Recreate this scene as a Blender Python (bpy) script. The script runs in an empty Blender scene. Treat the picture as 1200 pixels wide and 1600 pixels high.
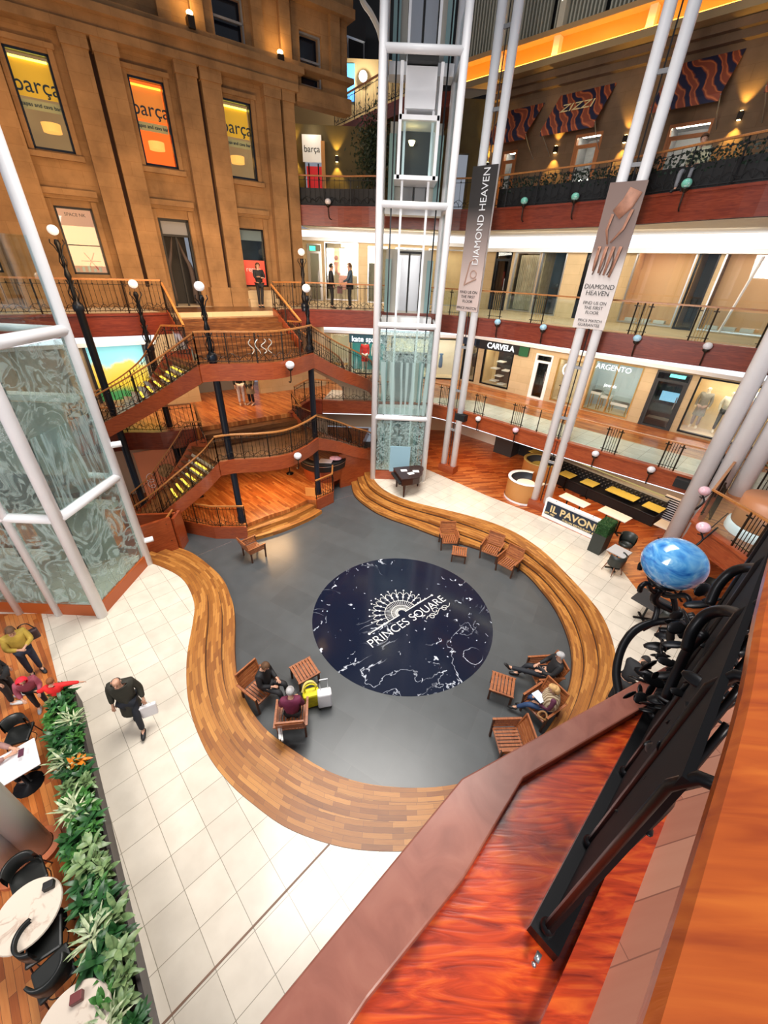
import bpy, bmesh, math, random
from mathutils import Vector, Matrix
random.seed(7)
C = bpy.context.scene.collection
PI = math.pi
# ------------------------------------------------------------------ camera
H = 8.7                      # camera height above the ground floor of the atrium
F = 615.0                    # focal length in pixels of the 1200x1600 frame
_dn = Vector(((557-600)/F, -(1790-800)/F, -1.0)).normalized()   # straight down, in camera axes
_up = -_dn
_y = Vector((0, 0, -1)) - _up*Vector((0, 0, -1)).dot(_up); _y.normalize()
_x = _y.cross(_up)
RM = Matrix((_x, _y, _up))   # world = RM @ camera axes
cam_d = bpy.data.cameras.new('camera'); cam = bpy.data.objects.new('camera', cam_d); C.objects.link(cam)
cam.matrix_world = Matrix.Translation((0, 0, H)) @ RM.to_4x4()
cam_d.sensor_fit = 'VERTICAL'; cam_d.sensor_height = 36; cam_d.lens = 36*F/1600.0
cam_d.clip_start = 0.02; cam_d.clip_end = 200
S = bpy.context.scene; S.camera = cam
# ------------------------------------------------------------------ view, world, lights
S.view_settings.view_transform = 'Standard'; S.view_settings.look = 'None'
S.view_settings.exposure = 0.0; S.view_settings.gamma = 1.0
try: S.view_settings.use_curve_mapping = False
except Exception: pass
w = bpy.data.worlds.new('world'); S.world = w; w.use_nodes = True
w.node_tree.nodes['Background'].inputs[0].default_value = (0.80, 0.86, 1.0, 1)
w.node_tree.nodes['Background'].inputs[1].default_value = 0.30

def area(name, loc, target, sx, sy, power, col=(1, 1, 1), spread=None):
    d = bpy.data.lights.new(name, 'AREA'); d.shape = 'RECTANGLE'; d.size = sx; d.size_y = sy
    d.energy = power; d.color = col
    if spread: d.spread = math.radians(spread)
    o = bpy.data.objects.new(name, d); C.objects.link(o); o.location = loc
    o.rotation_euler = (Vector(target)-Vector(loc)).to_track_quat('-Z', 'Y').to_euler()
    return o
def point(name, loc, power, col=(1, 1, 1), r=0.06):
    d = bpy.data.lights.new(name, 'POINT'); d.energy = power; d.color = col; d.shadow_soft_size = r
    o = bpy.data.objects.new(name, d); C.objects.link(o); o.location = loc; return o
def spot(name, loc, target, power, col=(1, 1, 1), ang=60, r=0.1, blend=.6):
    d = bpy.data.lights.new(name, 'SPOT'); d.energy = power; d.color = col; d.shadow_soft_size = r
    d.spot_size = math.radians(ang); d.spot_blend = blend
    o = bpy.data.objects.new(name, d); C.objects.link(o); o.location = loc
    o.rotation_euler = (Vector(target)-Vector(loc)).to_track_quat('-Z', 'Y').to_euler(); return o
WARM = (1.0, .62, .30); CREAM = (1.0, .86, .66); COOL = (.86, .93, 1.0)
area('unseen_atrium_light', (-.5, 10.0, 19), (-.5, 10.1, 0), 9, 9, 1750, (1.0, .96, .90), 90)
area('unseen_atrium_light', (-3.2, 1.0, 10.5), (5.0, 15.0, 6), 4, 3, 620, (1, .96, .92), 100)  # unseen fill hung in mid-air, added to whiten the columns
area('unseen_atrium_light', (-6.0, -2.5, 9), (-6.0, 8.0, 2), 4, 3, 260, (1, .96, .92), 100)  # unseen fill added from behind the camera
area('cafe_fill', (-8.5, -2.5, 7.5), (-8.0, 4, 1), 2.5, 1.5, 130, (1, .92, .86), 110)  # unseen lamp added to brighten the fat white columns
area('near_fill', (1.6, -2.2, 10.6), (.9, .6, 7.0), 1.6, 1.2, 95, (1, .93, .84), 120)  # unseen lamp added to brighten the near ledge and handrail
area('facade_light', (-5.2, 13.5, 9.0), (-8.5, 18, 8.2), 8, 1.5, 430, WARM)
area('facade_light', (-11.5, 11.0, 12.5), (-13, 14.8, 9.5), 5, 1.5, 150, WARM)
area('stage_light', (-5.2, 15.2, 2.2), (-4.8, 14.2, 0), 1.6, 1.2, 150, (1.0, .60, .28))
area('gallery_light', (-6.6, 17.3, 6.0), (-6.2, 16.6, 3.2), 3, 1.5, 140, (1.0, .62, .30))
area('restaurant_light', (9.2, 15.0, 2.4), (9.0, 14.4, 0), 6, 1.6, 110, (1.0, .62, .30))
area('gallery_light', (7.3, 18.0, 6.3), (8.2, 19.0, 4.2), 9, .8, 230, CREAM)  # unseen area lights added to brighten the gallery shop fronts
area('gallery_light', (7.6, 17.8, 10.0), (8.6, 19.0, 8.0), 9, .8, 190, CREAM)
area('gallery_light', (0, 21.5, 6.2), (0, 24, 4.2), 6, .8, 150, (1, .96, .9))
area('gallery_light', (-.6, 21.8, 9.9), (-.6, 24, 8.2), 5, .8, 130, (1, .94, .82))
area('gallery_light', (-9.3, 15.6, 6.2), (-10, 17, 4.6), 4, .8, 60, CREAM)
area('restaurant_light', (4.4, 19.6, 2.45), (4.2, 19.2, 0), 2.5, 1.5, 75, (1.0, .55, .25))
# ------------------------------------------------------------------ pixel ray helpers: a point seen at (u, v) on a plane of known height or a known wall
def ray(u, v): return RM @ Vector(((u-600)/F, -(v-800)/F, -1.0))
def G(u, v, z=0.0):
    r = ray(u, v); t = (z-H)/r.z; p = r*t; return Vector((p.x, p.y, z))
class Pl:
    """vertical wall plane through two plan points; s runs along it, 'off' is the distance towards the atrium"""
    def __init__(s, x0, y0, x1, y1):
        s.o = Vector((x0, y0, 0)); s.d = Vector((x1-x0, y1-y0, 0)).normalized(); s.n = Vector((s.d.y, -s.d.x, 0)); s.a = math.atan2(s.d.y, s.d.x)
    def p(s, a, z, off=0): return s.o+s.d*a+s.n*off+Vector((0, 0, z))
    def hit(s, u, v, off=0):
        r = ray(u, v); t = (s.n.dot(s.o)+off)/s.n.dot(r); q = r*t; return ((q-s.o).dot(s.d), q.z+H)
# ------------------------------------------------------------------ mesh builder
def tag(o, label=None, cat=None, group=None, kind=None):
    if label: o['label'] = label
    if cat: o['category'] = cat
    if group: o['group'] = group
    if kind: o['kind'] = kind
    return o
def thing(name, label, cat, loc=(0, 0, 0), rz=0, group=None):
    o = bpy.data.objects.new(name, None); C.objects.link(o); o.location = loc; o.rotation_euler = (0, 0, rz)
    o.empty_display_size = .1
    return tag(o, label, cat, group)
def wloc(o):
    v = Vector((0, 0, 0))
    while o is not None: v += o.location; o = o.parent
    return v
class MB:
    def __init__(s): s.bm = bmesh.new()
    def face(s, pts):
        vs = [s.bm.verts.new(p) for p in pts]; return s.bm.faces.new(vs)
    def hexa(s, b, t):
        n = len(b); vb = [s.bm.verts.new(p) for p in b]; vt = [s.bm.verts.new(p) for p in t]
        for i in range(n):
            j = (i+1) % n; s.bm.faces.new((vb[i], vb[j], vt[j], vt[i]))
        s.bm.faces.new(vb[::-1]); s.bm.faces.new(vt); return s
    def box(s, c, d, rz=0, rx=0):
        c = Vector(c); M = Matrix.Rotation(rz, 3, 'Z') @ Matrix.Rotation(rx, 3, 'X')
        x, y, z = d[0]/2, d[1]/2, d[2]/2
        f = lambda a, b, e: c+M @ Vector((a*x, b*y, e*z))
        return s.hexa([f(-1, -1, -1), f(1, -1, -1), f(1, 1, -1), f(-1, 1, -1)], [f(-1, -1, 1), f(1, -1, 1), f(1, 1, 1), f(-1, 1, 1)])
    def prism(s, poly, z0, z1):
        n = len(poly); vb = [s.bm.verts.new((p[0], p[1], z0)) for p in poly]; vt = [s.bm.verts.new((p[0], p[1], z1)) for p in poly]
        for i in range(n):
            j = (i+1) % n; s.bm.faces.new((vb[i], vb[j], vt[j], vt[i]))
        bmesh.ops.triangulate(s.bm, faces=[s.bm.faces.new(vb[::-1]), s.bm.faces.new(vt)]); return s
    def obox(s, pl, s0, s1, z0, z1, o0, o1):
        q = [pl.p(s0, 0, o1), pl.p(s1, 0, o1), pl.p(s1, 0, o0), pl.p(s0, 0, o0)]
        return s.hexa([v+Vector((0, 0, z0)) for v in q], [v+Vector((0, 0, z1)) for v in q])
    def bar(s, p, q, w, h=None, up=None):
        p = Vector(p); q = Vector(q); h = h or w; d = (q-p)
        if d.length < 1e-6: return s
        d.normalize(); u = Vector(up) if up else (Vector((0, 0, 1)) if abs(d.z) < .95 else Vector((0, 1, 0)))
        a = d.cross(u).normalized(); b = a.cross(d).normalized()
        f = lambda o, i, j: o+a*(i*w/2)+b*(j*h/2)
        return s.hexa([f(p, -1, -1), f(p, 1, -1), f(p, 1, 1), f(p, -1, 1)], [f(q, -1, -1), f(q, 1, -1), f(q, 1, 1), f(q, -1, 1)])
    def tube(s, pts, r, seg=8, caps=True, sy=1.0, sx=1.0):
        pts = [Vector(p) for p in pts]; n = len(pts); rings = []
        rr = r if isinstance(r, (list, tuple)) else [r]*n; a = None
        for i, p in enumerate(pts):
            d = (pts[min(i+1, n-1)]-pts[max(i-1, 0)]).normalized()
            if a is None:
                u = Vector((0, 0, 1)) if abs(d.z) < .95 else Vector((0, 1, 0)); a = d.cross(u).normalized()
            else: a = (a-d*a.dot(d)).normalized()
            b = d.cross(a)
            rings.append([s.bm.verts.new(p+(a*math.cos(t)*sx+b*math.sin(t)*sy)*rr[i]) for t in [2*PI*k/seg for k in range(seg)]])
        for i in range(n-1):
            for k in range(seg):
                l = (k+1) % seg; s.bm.faces.new((rings[i][k], rings[i][l], rings[i+1][l], rings[i+1][k]))
        if caps and seg > 2: s.bm.faces.new(rings[0][::-1]); s.bm.faces.new(rings[-1])
        return s
    def sweep(s, pts, w, h):
        """flat rectangular section kept upright along a path"""
        pts = [Vector(p) for p in pts]; n = len(pts); rings = []
        for i, p in enumerate(pts):
            d = (pts[min(i+1, n-1)]-pts[max(i-1, 0)]); d.z = 0
            if d.length < 1e-6: d = Vector((1, 0, 0))
            d.normalize(); a = Vector((d.y, -d.x, 0)); b = Vector((0, 0, 1))
            rings.append([s.bm.verts.new(p+a*(i_*w/2)+b*(j*h/2)) for i_, j in ((-1, -1), (1, -1), (1, .5), (.86, 1), (-.86, 1), (-1, .5))])
        for i in range(n-1):
            for k in range(6):
                l = (k+1) % 6; s.bm.faces.new((rings[i][k], rings[i][l], rings[i+1][l], rings[i+1][k]))
        s.bm.faces.new(rings[0][::-1]); s.bm.faces.new(rings[-1]); return s
    def band(s, pts, z0, z1, th):
        """upright band following a path; z0/z1 are offsets from the path's own height"""
        pts = [Vector(p) for p in pts]; n = len(pts); rings = []
        for i, p in enumerate(pts):
            d = (pts[min(i+1, n-1)]-pts[max(i-1, 0)]); d.z = 0
            if d.length < 1e-6: d = Vector((1, 0, 0))
            d.normalize(); a = Vector((d.y, -d.x, 0))*(th/2)
            rings.append([s.bm.verts.new(q) for q in (p-a+Vector((0, 0, z0)), p+a+Vector((0, 0, z0)), p+a+Vector((0, 0, z1)), p-a+Vector((0, 0, z1)))])
        for i in range(n-1):
            for k in range(4):
                l = (k+1) % 4; s.bm.faces.new((rings[i][k], rings[i][l], rings[i+1][l], rings[i+1][k]))
        s.bm.faces.new(rings[0][::-1]); s.bm.faces.new(rings[-1]); return s
    def ball(s, c, r, sc=(1, 1, 1), u=16, v=10):
        M = Matrix.Translation(c) @ Matrix.Diagonal((*sc, 1))
        bmesh.ops.create_uvsphere(s.bm, u_segments=u, v_segments=v, radius=r, matrix=M); return s
    def lathe(s, prof, c=(0, 0, 0), seg=24, sx=1, sy=1, a0=0, a1=2*PI):
        c = Vector(c); full = abs(a1-a0-2*PI) < 1e-4; m = seg if full else seg+1
        rings = [[s.bm.verts.new(c+Vector((max(r, .0004)*math.cos(a0+(a1-a0)*k/seg)*sx, max(r, .0004)*math.sin(a0+(a1-a0)*k/seg)*sy, z))) for k in range(m)] for r, z in prof]
        for i in range(len(prof)-1):
            for k in range(seg):
                l = (k+1) % m; s.bm.faces.new((rings[i][k], rings[i][l], rings[i+1][l], rings[i+1][k]))
        return s
    def build(s, name, m, parent=None, smooth=False, world=True, loc=None, bevel=0, shared=None):
        bmesh.ops.recalc_face_normals(s.bm, faces=s.bm.faces[:])
        me = bpy.data.meshes.new(name); s.bm.to_mesh(me); s.bm.free()
        off = Vector((0, 0, 0))
        if parent is not None and world: off = wloc(parent)
        if parent is None and loc is not None: off = Vector(loc)
        if off.length: me.transform(Matrix.Translation(-off))
        me.materials.append(m)
        if smooth: me.polygons.foreach_set('use_smooth', [True]*len(me.polygons))
        o = bpy.data.objects.new(name, me); C.objects.link(o); o.parent = parent
        if parent is None: o.location = off
        if bevel:
            b = o.modifiers.new('bevel', 'BEVEL'); b.width = bevel; b.segments = 2; b.limit_method = 'ANGLE'
        return o
    def base(s):
        xs = [v.co for v in s.bm.verts]
        n = len(xs); return Vector((sum(p.x for p in xs)/n, sum(p.y for p in xs)/n, min(p.z for p in xs)))
    def solo(s, name, m, label, cat, group=None, smooth=False, bevel=0):
        """a thing that is one mesh"""
        return tag(s.build(name, m, None, smooth, loc=s.base(), bevel=bevel), label, cat, group)
def struct(name, mb, m, smooth=False, bevel=0): return tag(mb.build(name, m, smooth=smooth, bevel=bevel), kind='structure')
def inst(src, parent, loc, rot=None, world=True, name=None):
    o = src.copy(); C.objects.link(o); o.parent = parent
    o.location = Vector(loc)-(wloc(parent) if world and parent else Vector((0, 0, 0)))
    if rot is not None: o.rotation_euler = rot
    return o
def dup(root, loc, rz=0, label=None, group=None, sc=None):
    r = root.copy(); C.objects.link(r); r.location = loc; r.rotation_euler = (0, 0, rz)
    if sc: r.scale = (sc, sc, sc)
    if label: r['label'] = label
    if group: r['group'] = group
    for ch in list(root.children):
        c = ch.copy(); C.objects.link(c); c.parent = r
        for g in ch.children:
            d = g.copy(); C.objects.link(d); d.parent = c
    return r
def text(name, body, size, m, parent, loc, rot, ext=.01, world=True, align='CENTER', bold=0.0, sx=1.0, space=1.0):
    cu = bpy.data.curves.new(name, 'FONT'); cu.body = body; cu.size = size; cu.extrude = ext; cu.align_x = align; cu.align_y = 'CENTER'; cu.offset = bold
    cu.space_character = space
    t = bpy.data.objects.new(name, cu); me = bpy.data.meshes.new_from_object(t); me.name = name
    bpy.data.objects.remove(t); me.transform(Matrix.Diagonal((sx, 1, 1, 1)))
    me.materials.clear(); me.materials.append(m)
    o = bpy.data.objects.new(name, me); C.objects.link(o); o.parent = parent
    o.location = Vector(loc)-(wloc(parent) if world and parent else Vector((0, 0, 0))); o.rotation_euler = rot
    return o
def smooth_path(pts, n=8, closed=False):
    """Catmull-Rom through the points"""
    P = [Vector(p) for p in pts]; out = []; m = len(P)
    rng = range(m) if closed else range(m-1)
    for i in rng:
        p0 = P[(i-1) % m] if closed or i > 0 else P[0]*2-P[1]; p1 = P[i]; p2 = P[(i+1) % m]
        p3 = P[(i+2) % m] if closed or i+2 < m else P[-1]*2-P[-2]
        for k in range(n):
            t = k/n
            out.append(.5*((2*p1)+(p2-p0)*t+(2*p0-5*p1+4*p2-p3)*t*t+(3*p1-p0-3*p2+p3)*t**3))
    if not closed: out.append(P[-1].copy())
    return out
def length(P): return sum((P[i+1]-P[i]).length for i in range(len(P)-1))
def resample(P, n):
    """n+1 points evenly spaced along a path"""
    P = [Vector(p) for p in P]; L = length(P); out = [P[0].copy()]; i = 0; acc = 0
    for k in range(1, n):
        t = L*k/n
        while acc+(P[i+1]-P[i]).length < t and i < len(P)-2: acc += (P[i+1]-P[i]).length; i += 1
        seg = (P[i+1]-P[i]).length or 1
        out.append(P[i].lerp(P[i+1], (t-acc)/seg))
    out.append(P[-1].copy()); return out
# ------------------------------------------------------------------ materials
def new_mat(name):
    m = bpy.data.materials.new(name); m.use_nodes = True; nt = m.node_tree
    return m, nt, nt.nodes['Principled BSDF'], nt.nodes, nt.links
def plain(name, col, rough=.5, metal=0.0, emit=0, spec=None, noise=0.0, nscale=8, bump=0, bscale=40, ecol=None, alpha=None, coat=0):
    m, nt, b, N, L = new_mat(name); b.inputs['Base Color'].default_value = (*col, 1)
    b.inputs['Roughness'].default_value = rough; b.inputs['Metallic'].default_value = metal
    if coat: b.inputs['Coat Weight'].default_value = coat
    if spec is not None: b.inputs['Specular IOR Level'].default_value = spec
    if emit: b.inputs['Emission Color'].default_value = (*(ecol or col), 1); b.inputs['Emission Strength'].default_value = emit
    tc = N.new('ShaderNodeTexCoord')
    if noise:
        n = N.new('ShaderNodeTexNoise'); n.inputs['Scale'].default_value = nscale; n.inputs['Detail'].default_value = 6; L.new(tc.outputs['Object'], n.inputs['Vector'])
        r = N.new('ShaderNodeValToRGB'); L.new(n.outputs[0], r.inputs[0])
        r.color_ramp.elements[0].position = .3; r.color_ramp.elements[1].position = .7
        r.color_ramp.elements[0].color = (*[c*(1-noise) for c in col], 1); r.color_ramp.elements[1].color = (*[min(1, c*(1+noise)) for c in col], 1)
        L.new(r.outputs[0], b.inputs['Base Color'])
    if bump:
        n = N.new('ShaderNodeTexNoise'); n.inputs['Scale'].default_value = bscale; L.new(tc.outputs['Object'], n.inputs['Vector'])
        k = N.new('ShaderNodeBump'); k.inputs['Strength'].default_value = bump; L.new(n.outputs[0], k.inputs['Height']); L.new(k.outputs[0], b.inputs['Normal'])
    return m
def ramp(N, L, src, stops):
    r = N.new('ShaderNodeValToRGB'); e = r.color_ramp.elements
    while len(e) < len(stops): e.new(.5)
    for i, (p, c) in enumerate(stops): e[i].position = p; e[i].color = (*c, 1)
    L.new(src, r.inputs[0]); return r.outputs[0]
def mapping(N, L, rot=(0, 0, 0), sc=(1, 1, 1), out='Object', loc=(0, 0, 0)):
    t = N.new('ShaderNodeTexCoord'); m = N.new('ShaderNodeMapping'); m.inputs['Rotation'].default_value = rot; m.inputs['Scale'].default_value = sc; m.inputs['Location'].default_value = loc
    L.new(t.outputs[out], m.inputs['Vector']); return m.outputs[0]
def planks(name, cols, rot=0, bw=.5, bh=.08, rough=.3, mortar=.002, gap=(.1, .04, .02), coat=.3, bump=.15):
    """strip parquet: each strip its own tone, with grain running along it"""
    m, nt, b, N, L = new_mat(name); v = mapping(N, L, (0, 0, rot))
    k = N.new('ShaderNodeTexBrick'); k.inputs['Scale'].default_value = 1; k.inputs['Brick Width'].default_value = bw; k.inputs['Row Height'].default_value = bh
    k.inputs['Mortar Size'].default_value = mortar; k.inputs['Mortar Smooth'].default_value = 0; k.offset = .37; k.offset_frequency = 2; k.inputs['Bias'].default_value = 0
    k.inputs['Color1'].default_value = (0, 0, 0, 1); k.inputs['Color2'].default_value = (1, 1, 1, 1); k.inputs['Mortar'].default_value = (.5, .5, .5, 1); L.new(v, k.inputs['Vector'])
    n = N.new('ShaderNodeTexNoise'); n.inputs['Scale'].default_value = 3; n.inputs['Detail'].default_value = 8
    mp = N.new('ShaderNodeMapping'); mp.inputs['Scale'].default_value = (1.2, 14, 14); L.new(v, mp.inputs['Vector']); L.new(mp.outputs[0], n.inputs['Vector'])
    mx = N.new('ShaderNodeMix'); mx.data_type = 'RGBA'; mx.inputs[0].default_value = .35; L.new(k.outputs['Color'], mx.inputs[6]); L.new(n.outputs[0], mx.inputs[7])
    st = [(i/(len(cols)-1)*.8+.1, c) for i, c in enumerate(cols)]
    c = ramp(N, L, mx.outputs[2], st)
    m2 = N.new('ShaderNodeMix'); m2.data_type = 'RGBA'; L.new(k.outputs['Fac'], m2.inputs[0]); L.new(c, m2.inputs[6]); m2.inputs[7].default_value = (*gap, 1)
    L.new(m2.outputs[2], b.inputs['Base Color']); b.inputs['Roughness'].default_value = rough; b.inputs['Coat Weight'].default_value = coat; b.inputs['Coat Roughness'].default_value = .15
    bp = N.new('ShaderNodeBump'); bp.inputs['Strength'].default_value = bump; bp.inputs['Distance'].default_value = .01; L.new(n.outputs[0], bp.inputs['Height']); L.new(bp.outputs[0], b.inputs['Normal'])
    return m
def grain(name, c0, c1, c2, rot=(0, 0, 0), sc=(1, 12, 12), scale=2.0, rough=.35, coat=.3, blot=None, dist=1.5):
    m, nt, b, N, L = new_mat(name); v = mapping(N, L, rot, sc)
    n = N.new('ShaderNodeTexNoise'); n.inputs['Scale'].default_value = scale; n.inputs['Detail'].default_value = 9; n.inputs['Distortion'].default_value = dist; L.new(v, n.inputs['Vector'])
    c = ramp(N, L, n.outputs[0], [(.25, c0), (.5, c1), (.75, c2)])
    if blot:
        t = N.new('ShaderNodeTexNoise'); t.inputs['Scale'].default_value = blot[1]; t.inputs['Detail'].default_value = 3; L.new(mapping(N, L), t.inputs['Vector'])
        f = ramp(N, L, t.outputs[0], [(.30, (1, 1, 1)), (.46, (0, 0, 0))])
        x = N.new('ShaderNodeMix'); x.data_type = 'RGBA'; L.new(f, x.inputs[0]); L.new(c, x.inputs[6]); x.inputs[7].default_value = (*blot[0], 1); c = x.outputs[2]
    L.new(c, b.inputs['Base Color']); b.inputs['Roughness'].default_value = rough; b.inputs['Coat Weight'].default_value = coat; b.inputs['Coat Roughness'].default_value = .2
    bp = N.new('ShaderNodeBump'); bp.inputs['Strength'].default_value = .12; bp.inputs['Distance'].default_value = .01; L.new(n.outputs[0], bp.inputs['Height']); L.new(bp.outputs[0], b.inputs['Normal'])
    return m
def tiles(name, col, size, rot, mortar=(.3, .26, .2), msize=.005, rough=.3, var=.06, h=None, offset=0.0, loc=(0, 0, 0)):
    m, nt, b, N, L = new_mat(name); v = mapping(N, L, (0, 0, rot), loc=loc)
    k = N.new('ShaderNodeTexBrick'); k.inputs['Scale'].default_value = 1; k.inputs['Brick Width'].default_value = size; k.inputs['Row Height'].default_value = h or size
    k.inputs['Mortar Size'].default_value = msize; k.inputs['Mortar Smooth'].default_value = .1; k.offset = offset
    k.inputs['Color1'].default_value = (*[c*(1-var) for c in col], 1); k.inputs['Color2'].default_value = (*[min(1, c*(1+var)) for c in col], 1); k.inputs['Mortar'].default_value = (*mortar, 1)
    L.new(v, k.inputs['Vector'])
    n = N.new('ShaderNodeTexNoise'); n.inputs['Scale'].default_value = 2.5; n.inputs['Detail'].default_value = 6; L.new(v, n.inputs['Vector'])
    f = ramp(N, L, n.outputs[0], [(.3, (.88, .87, .86)), (.7, (1, 1, 1))])
    x = N.new('ShaderNodeMix'); x.data_type = 'RGBA'; x.blend_type = 'MULTIPLY'; x.inputs[0].default_value = 1; L.new(k.outputs['Color'], x.inputs[6]); L.new(f, x.inputs[7])
    L.new(x.outputs[2], b.inputs['Base Color']); b.inputs['Roughness'].default_value = rough; return m
def schlick(N, L, k=1.0):
    """mirror share of a thin pane, the same from both sides"""
    w_ = N.new('ShaderNodeLayerWeight'); w_.inputs[0].default_value = .5; p = N.new('ShaderNodeMath'); p.operation = 'POWER'; L.new(w_.outputs['Facing'], p.inputs[0]); p.inputs[1].default_value = 4.5
    a = N.new('ShaderNodeMath'); a.operation = 'MULTIPLY_ADD'; a.inputs[1].default_value = .8*k; a.inputs[2].default_value = .05*k; L.new(p.outputs[0], a.inputs[0]); return a
def glass(name, tint=(.9, .97, .97), gl=.10, rough=.02):
    """thin architectural glass: mostly clear with a mirror coat"""
    m = bpy.data.materials.new(name); m.use_nodes = True; N = m.node_tree.nodes; L = m.node_tree.links; N.clear()
    o = N.new('ShaderNodeOutputMaterial'); t = N.new('ShaderNodeBsdfTransparent'); t.inputs[0].default_value = (*tint, 1)
    g = N.new('ShaderNodeBsdfGlossy'); g.inputs['Roughness'].default_value = rough
    a = schlick(N, L, gl*10)
    x = N.new('ShaderNodeMixShader'); L.new(a.outputs[0], x.inputs[0]); L.new(t.outputs[0], x.inputs[1]); L.new(g.outputs[0], x.inputs[2]); L.new(x.outputs[0], o.inputs[0]); return m
def etched(name, kind, scale=3.0, frost=(.62, .76, .76), thr=.5, rot=(0, 0, 0), sc=(1, 1, 1), clear=(.86, .95, .93), op=.5):
    """glass with a sand-blasted pattern"""
    m = bpy.data.materials.new(name); m.use_nodes = True; N = m.node_tree.nodes; L = m.node_tree.links; N.clear()
    o = N.new('ShaderNodeOutputMaterial'); v = mapping(N, L, rot, sc)
    if kind == 'wave':
        n = N.new('ShaderNodeTexWave'); n.inputs['Scale'].default_value = scale; n.inputs['Distortion'].default_value = 9; n.inputs['Detail'].default_value = 3; n.inputs['Detail Scale'].default_value = 1.2
    else:
        n = N.new('ShaderNodeTexNoise'); n.inputs['Scale'].default_value = scale; n.inputs['Detail'].default_value = 4; n.inputs['Distortion'].default_value = 2.2
    L.new(v, n.inputs['Vector'])
    f = ramp(N, L, n.outputs[0], [(thr-.07, (.06, .06, .06)), (thr, (op, op, op)), (thr+.07, (.10, .10, .10)), (thr+.15, (.10, .10, .10)), (thr+.20, (op, op, op))])
    t = N.new('ShaderNodeBsdfTransparent'); t.inputs[0].default_value = (*clear, 1)
    g = N.new('ShaderNodeBsdfGlossy'); g.inputs['Roughness'].default_value = .03; fr = schlick(N, L)
    c = N.new('ShaderNodeMixShader'); L.new(fr.outputs[0], c.inputs[0]); L.new(t.outputs[0], c.inputs[1]); L.new(g.outputs[0], c.inputs[2])
    d = N.new('ShaderNodeBsdfDiffuse'); d.inputs[0].default_value = (*frost, 1); tl = N.new('ShaderNodeBsdfTranslucent'); tl.inputs[0].default_value = (*frost, 1)
    dd = N.new('ShaderNodeMixShader'); dd.inputs[0].default_value = .4; L.new(d.outputs[0], dd.inputs[1]); L.new(tl.outputs[0], dd.inputs[2])
    x = N.new('ShaderNodeMixShader'); L.new(f, x.inputs[0]); L.new(c.outputs[0], x.inputs[1]); L.new(dd.outputs[0], x.inputs[2]); L.new(x.outputs[0], o.inputs[0]); return m
def glow(name, col, s): 
    m = bpy.data.materials.new(name); m.use_nodes = True; N = m.node_tree.nodes; L = m.node_tree.links; N.clear()
    o = N.new('ShaderNodeOutputMaterial'); e = N.new('ShaderNodeEmission'); e.inputs[0].default_value = (*col, 1); e.inputs[1].default_value = s; L.new(e.outputs[0], o.inputs[0]); return m
def stone(name, col, var=.25, bw=.9, bh=.38, rot=(0, 0, 0)):
    m, nt, b, N, L = new_mat(name); v = mapping(N, L, rot)
    n = N.new('ShaderNodeTexNoise'); n.inputs['Scale'].default_value = 1.1; n.inputs['Detail'].default_value = 8; n.inputs['Roughness'].default_value = .6; L.new(v, n.inputs['Vector'])
    c = ramp(N, L, n.outputs[0], [(.3, tuple(x*(1-var) for x in col)), (.55, col), (.8, tuple(min(1, x*(1+var)) for x in col))])
    s = N.new('ShaderNodeSeparateXYZ'); L.new(v, s.inputs[0]); cb = N.new('ShaderNodeCombineXYZ'); L.new(s.outputs[0], cb.inputs[0]); L.new(s.outputs[2], cb.inputs[1])
    k = N.new('ShaderNodeTexBrick'); k.inputs['Scale'].default_value = 1; k.inputs['Brick Width'].default_value = bw; k.inputs['Row Height'].default_value = bh; k.inputs['Mortar Size'].default_value = .006
    k.inputs['Color1'].default_value = (1, 1, 1, 1); k.inputs['Color2'].default_value = (.90, .88, .86, 1); k.inputs['Mortar'].default_value = (.80, .76, .70, 1); L.new(cb.outputs[0], k.inputs['Vector'])
    x = N.new('ShaderNodeMix'); x.data_type = 'RGBA'; x.blend_type = 'MULTIPLY'; x.inputs[0].default_value = 1; L.new(c, x.inputs[6]); L.new(k.outputs['Color'], x.inputs[7])
    L.new(x.outputs[2], b.inputs['Base Color']); b.inputs['Roughness'].default_value = .85
    bp = N.new('ShaderNodeBump'); bp.inputs['Strength'].default_value = .3; bp.inputs['Distance'].default_value = .02; L.new(n.outputs[0], bp.inputs['Height']); L.new(bp.outputs[0], b.inputs['Normal']); return m
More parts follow.
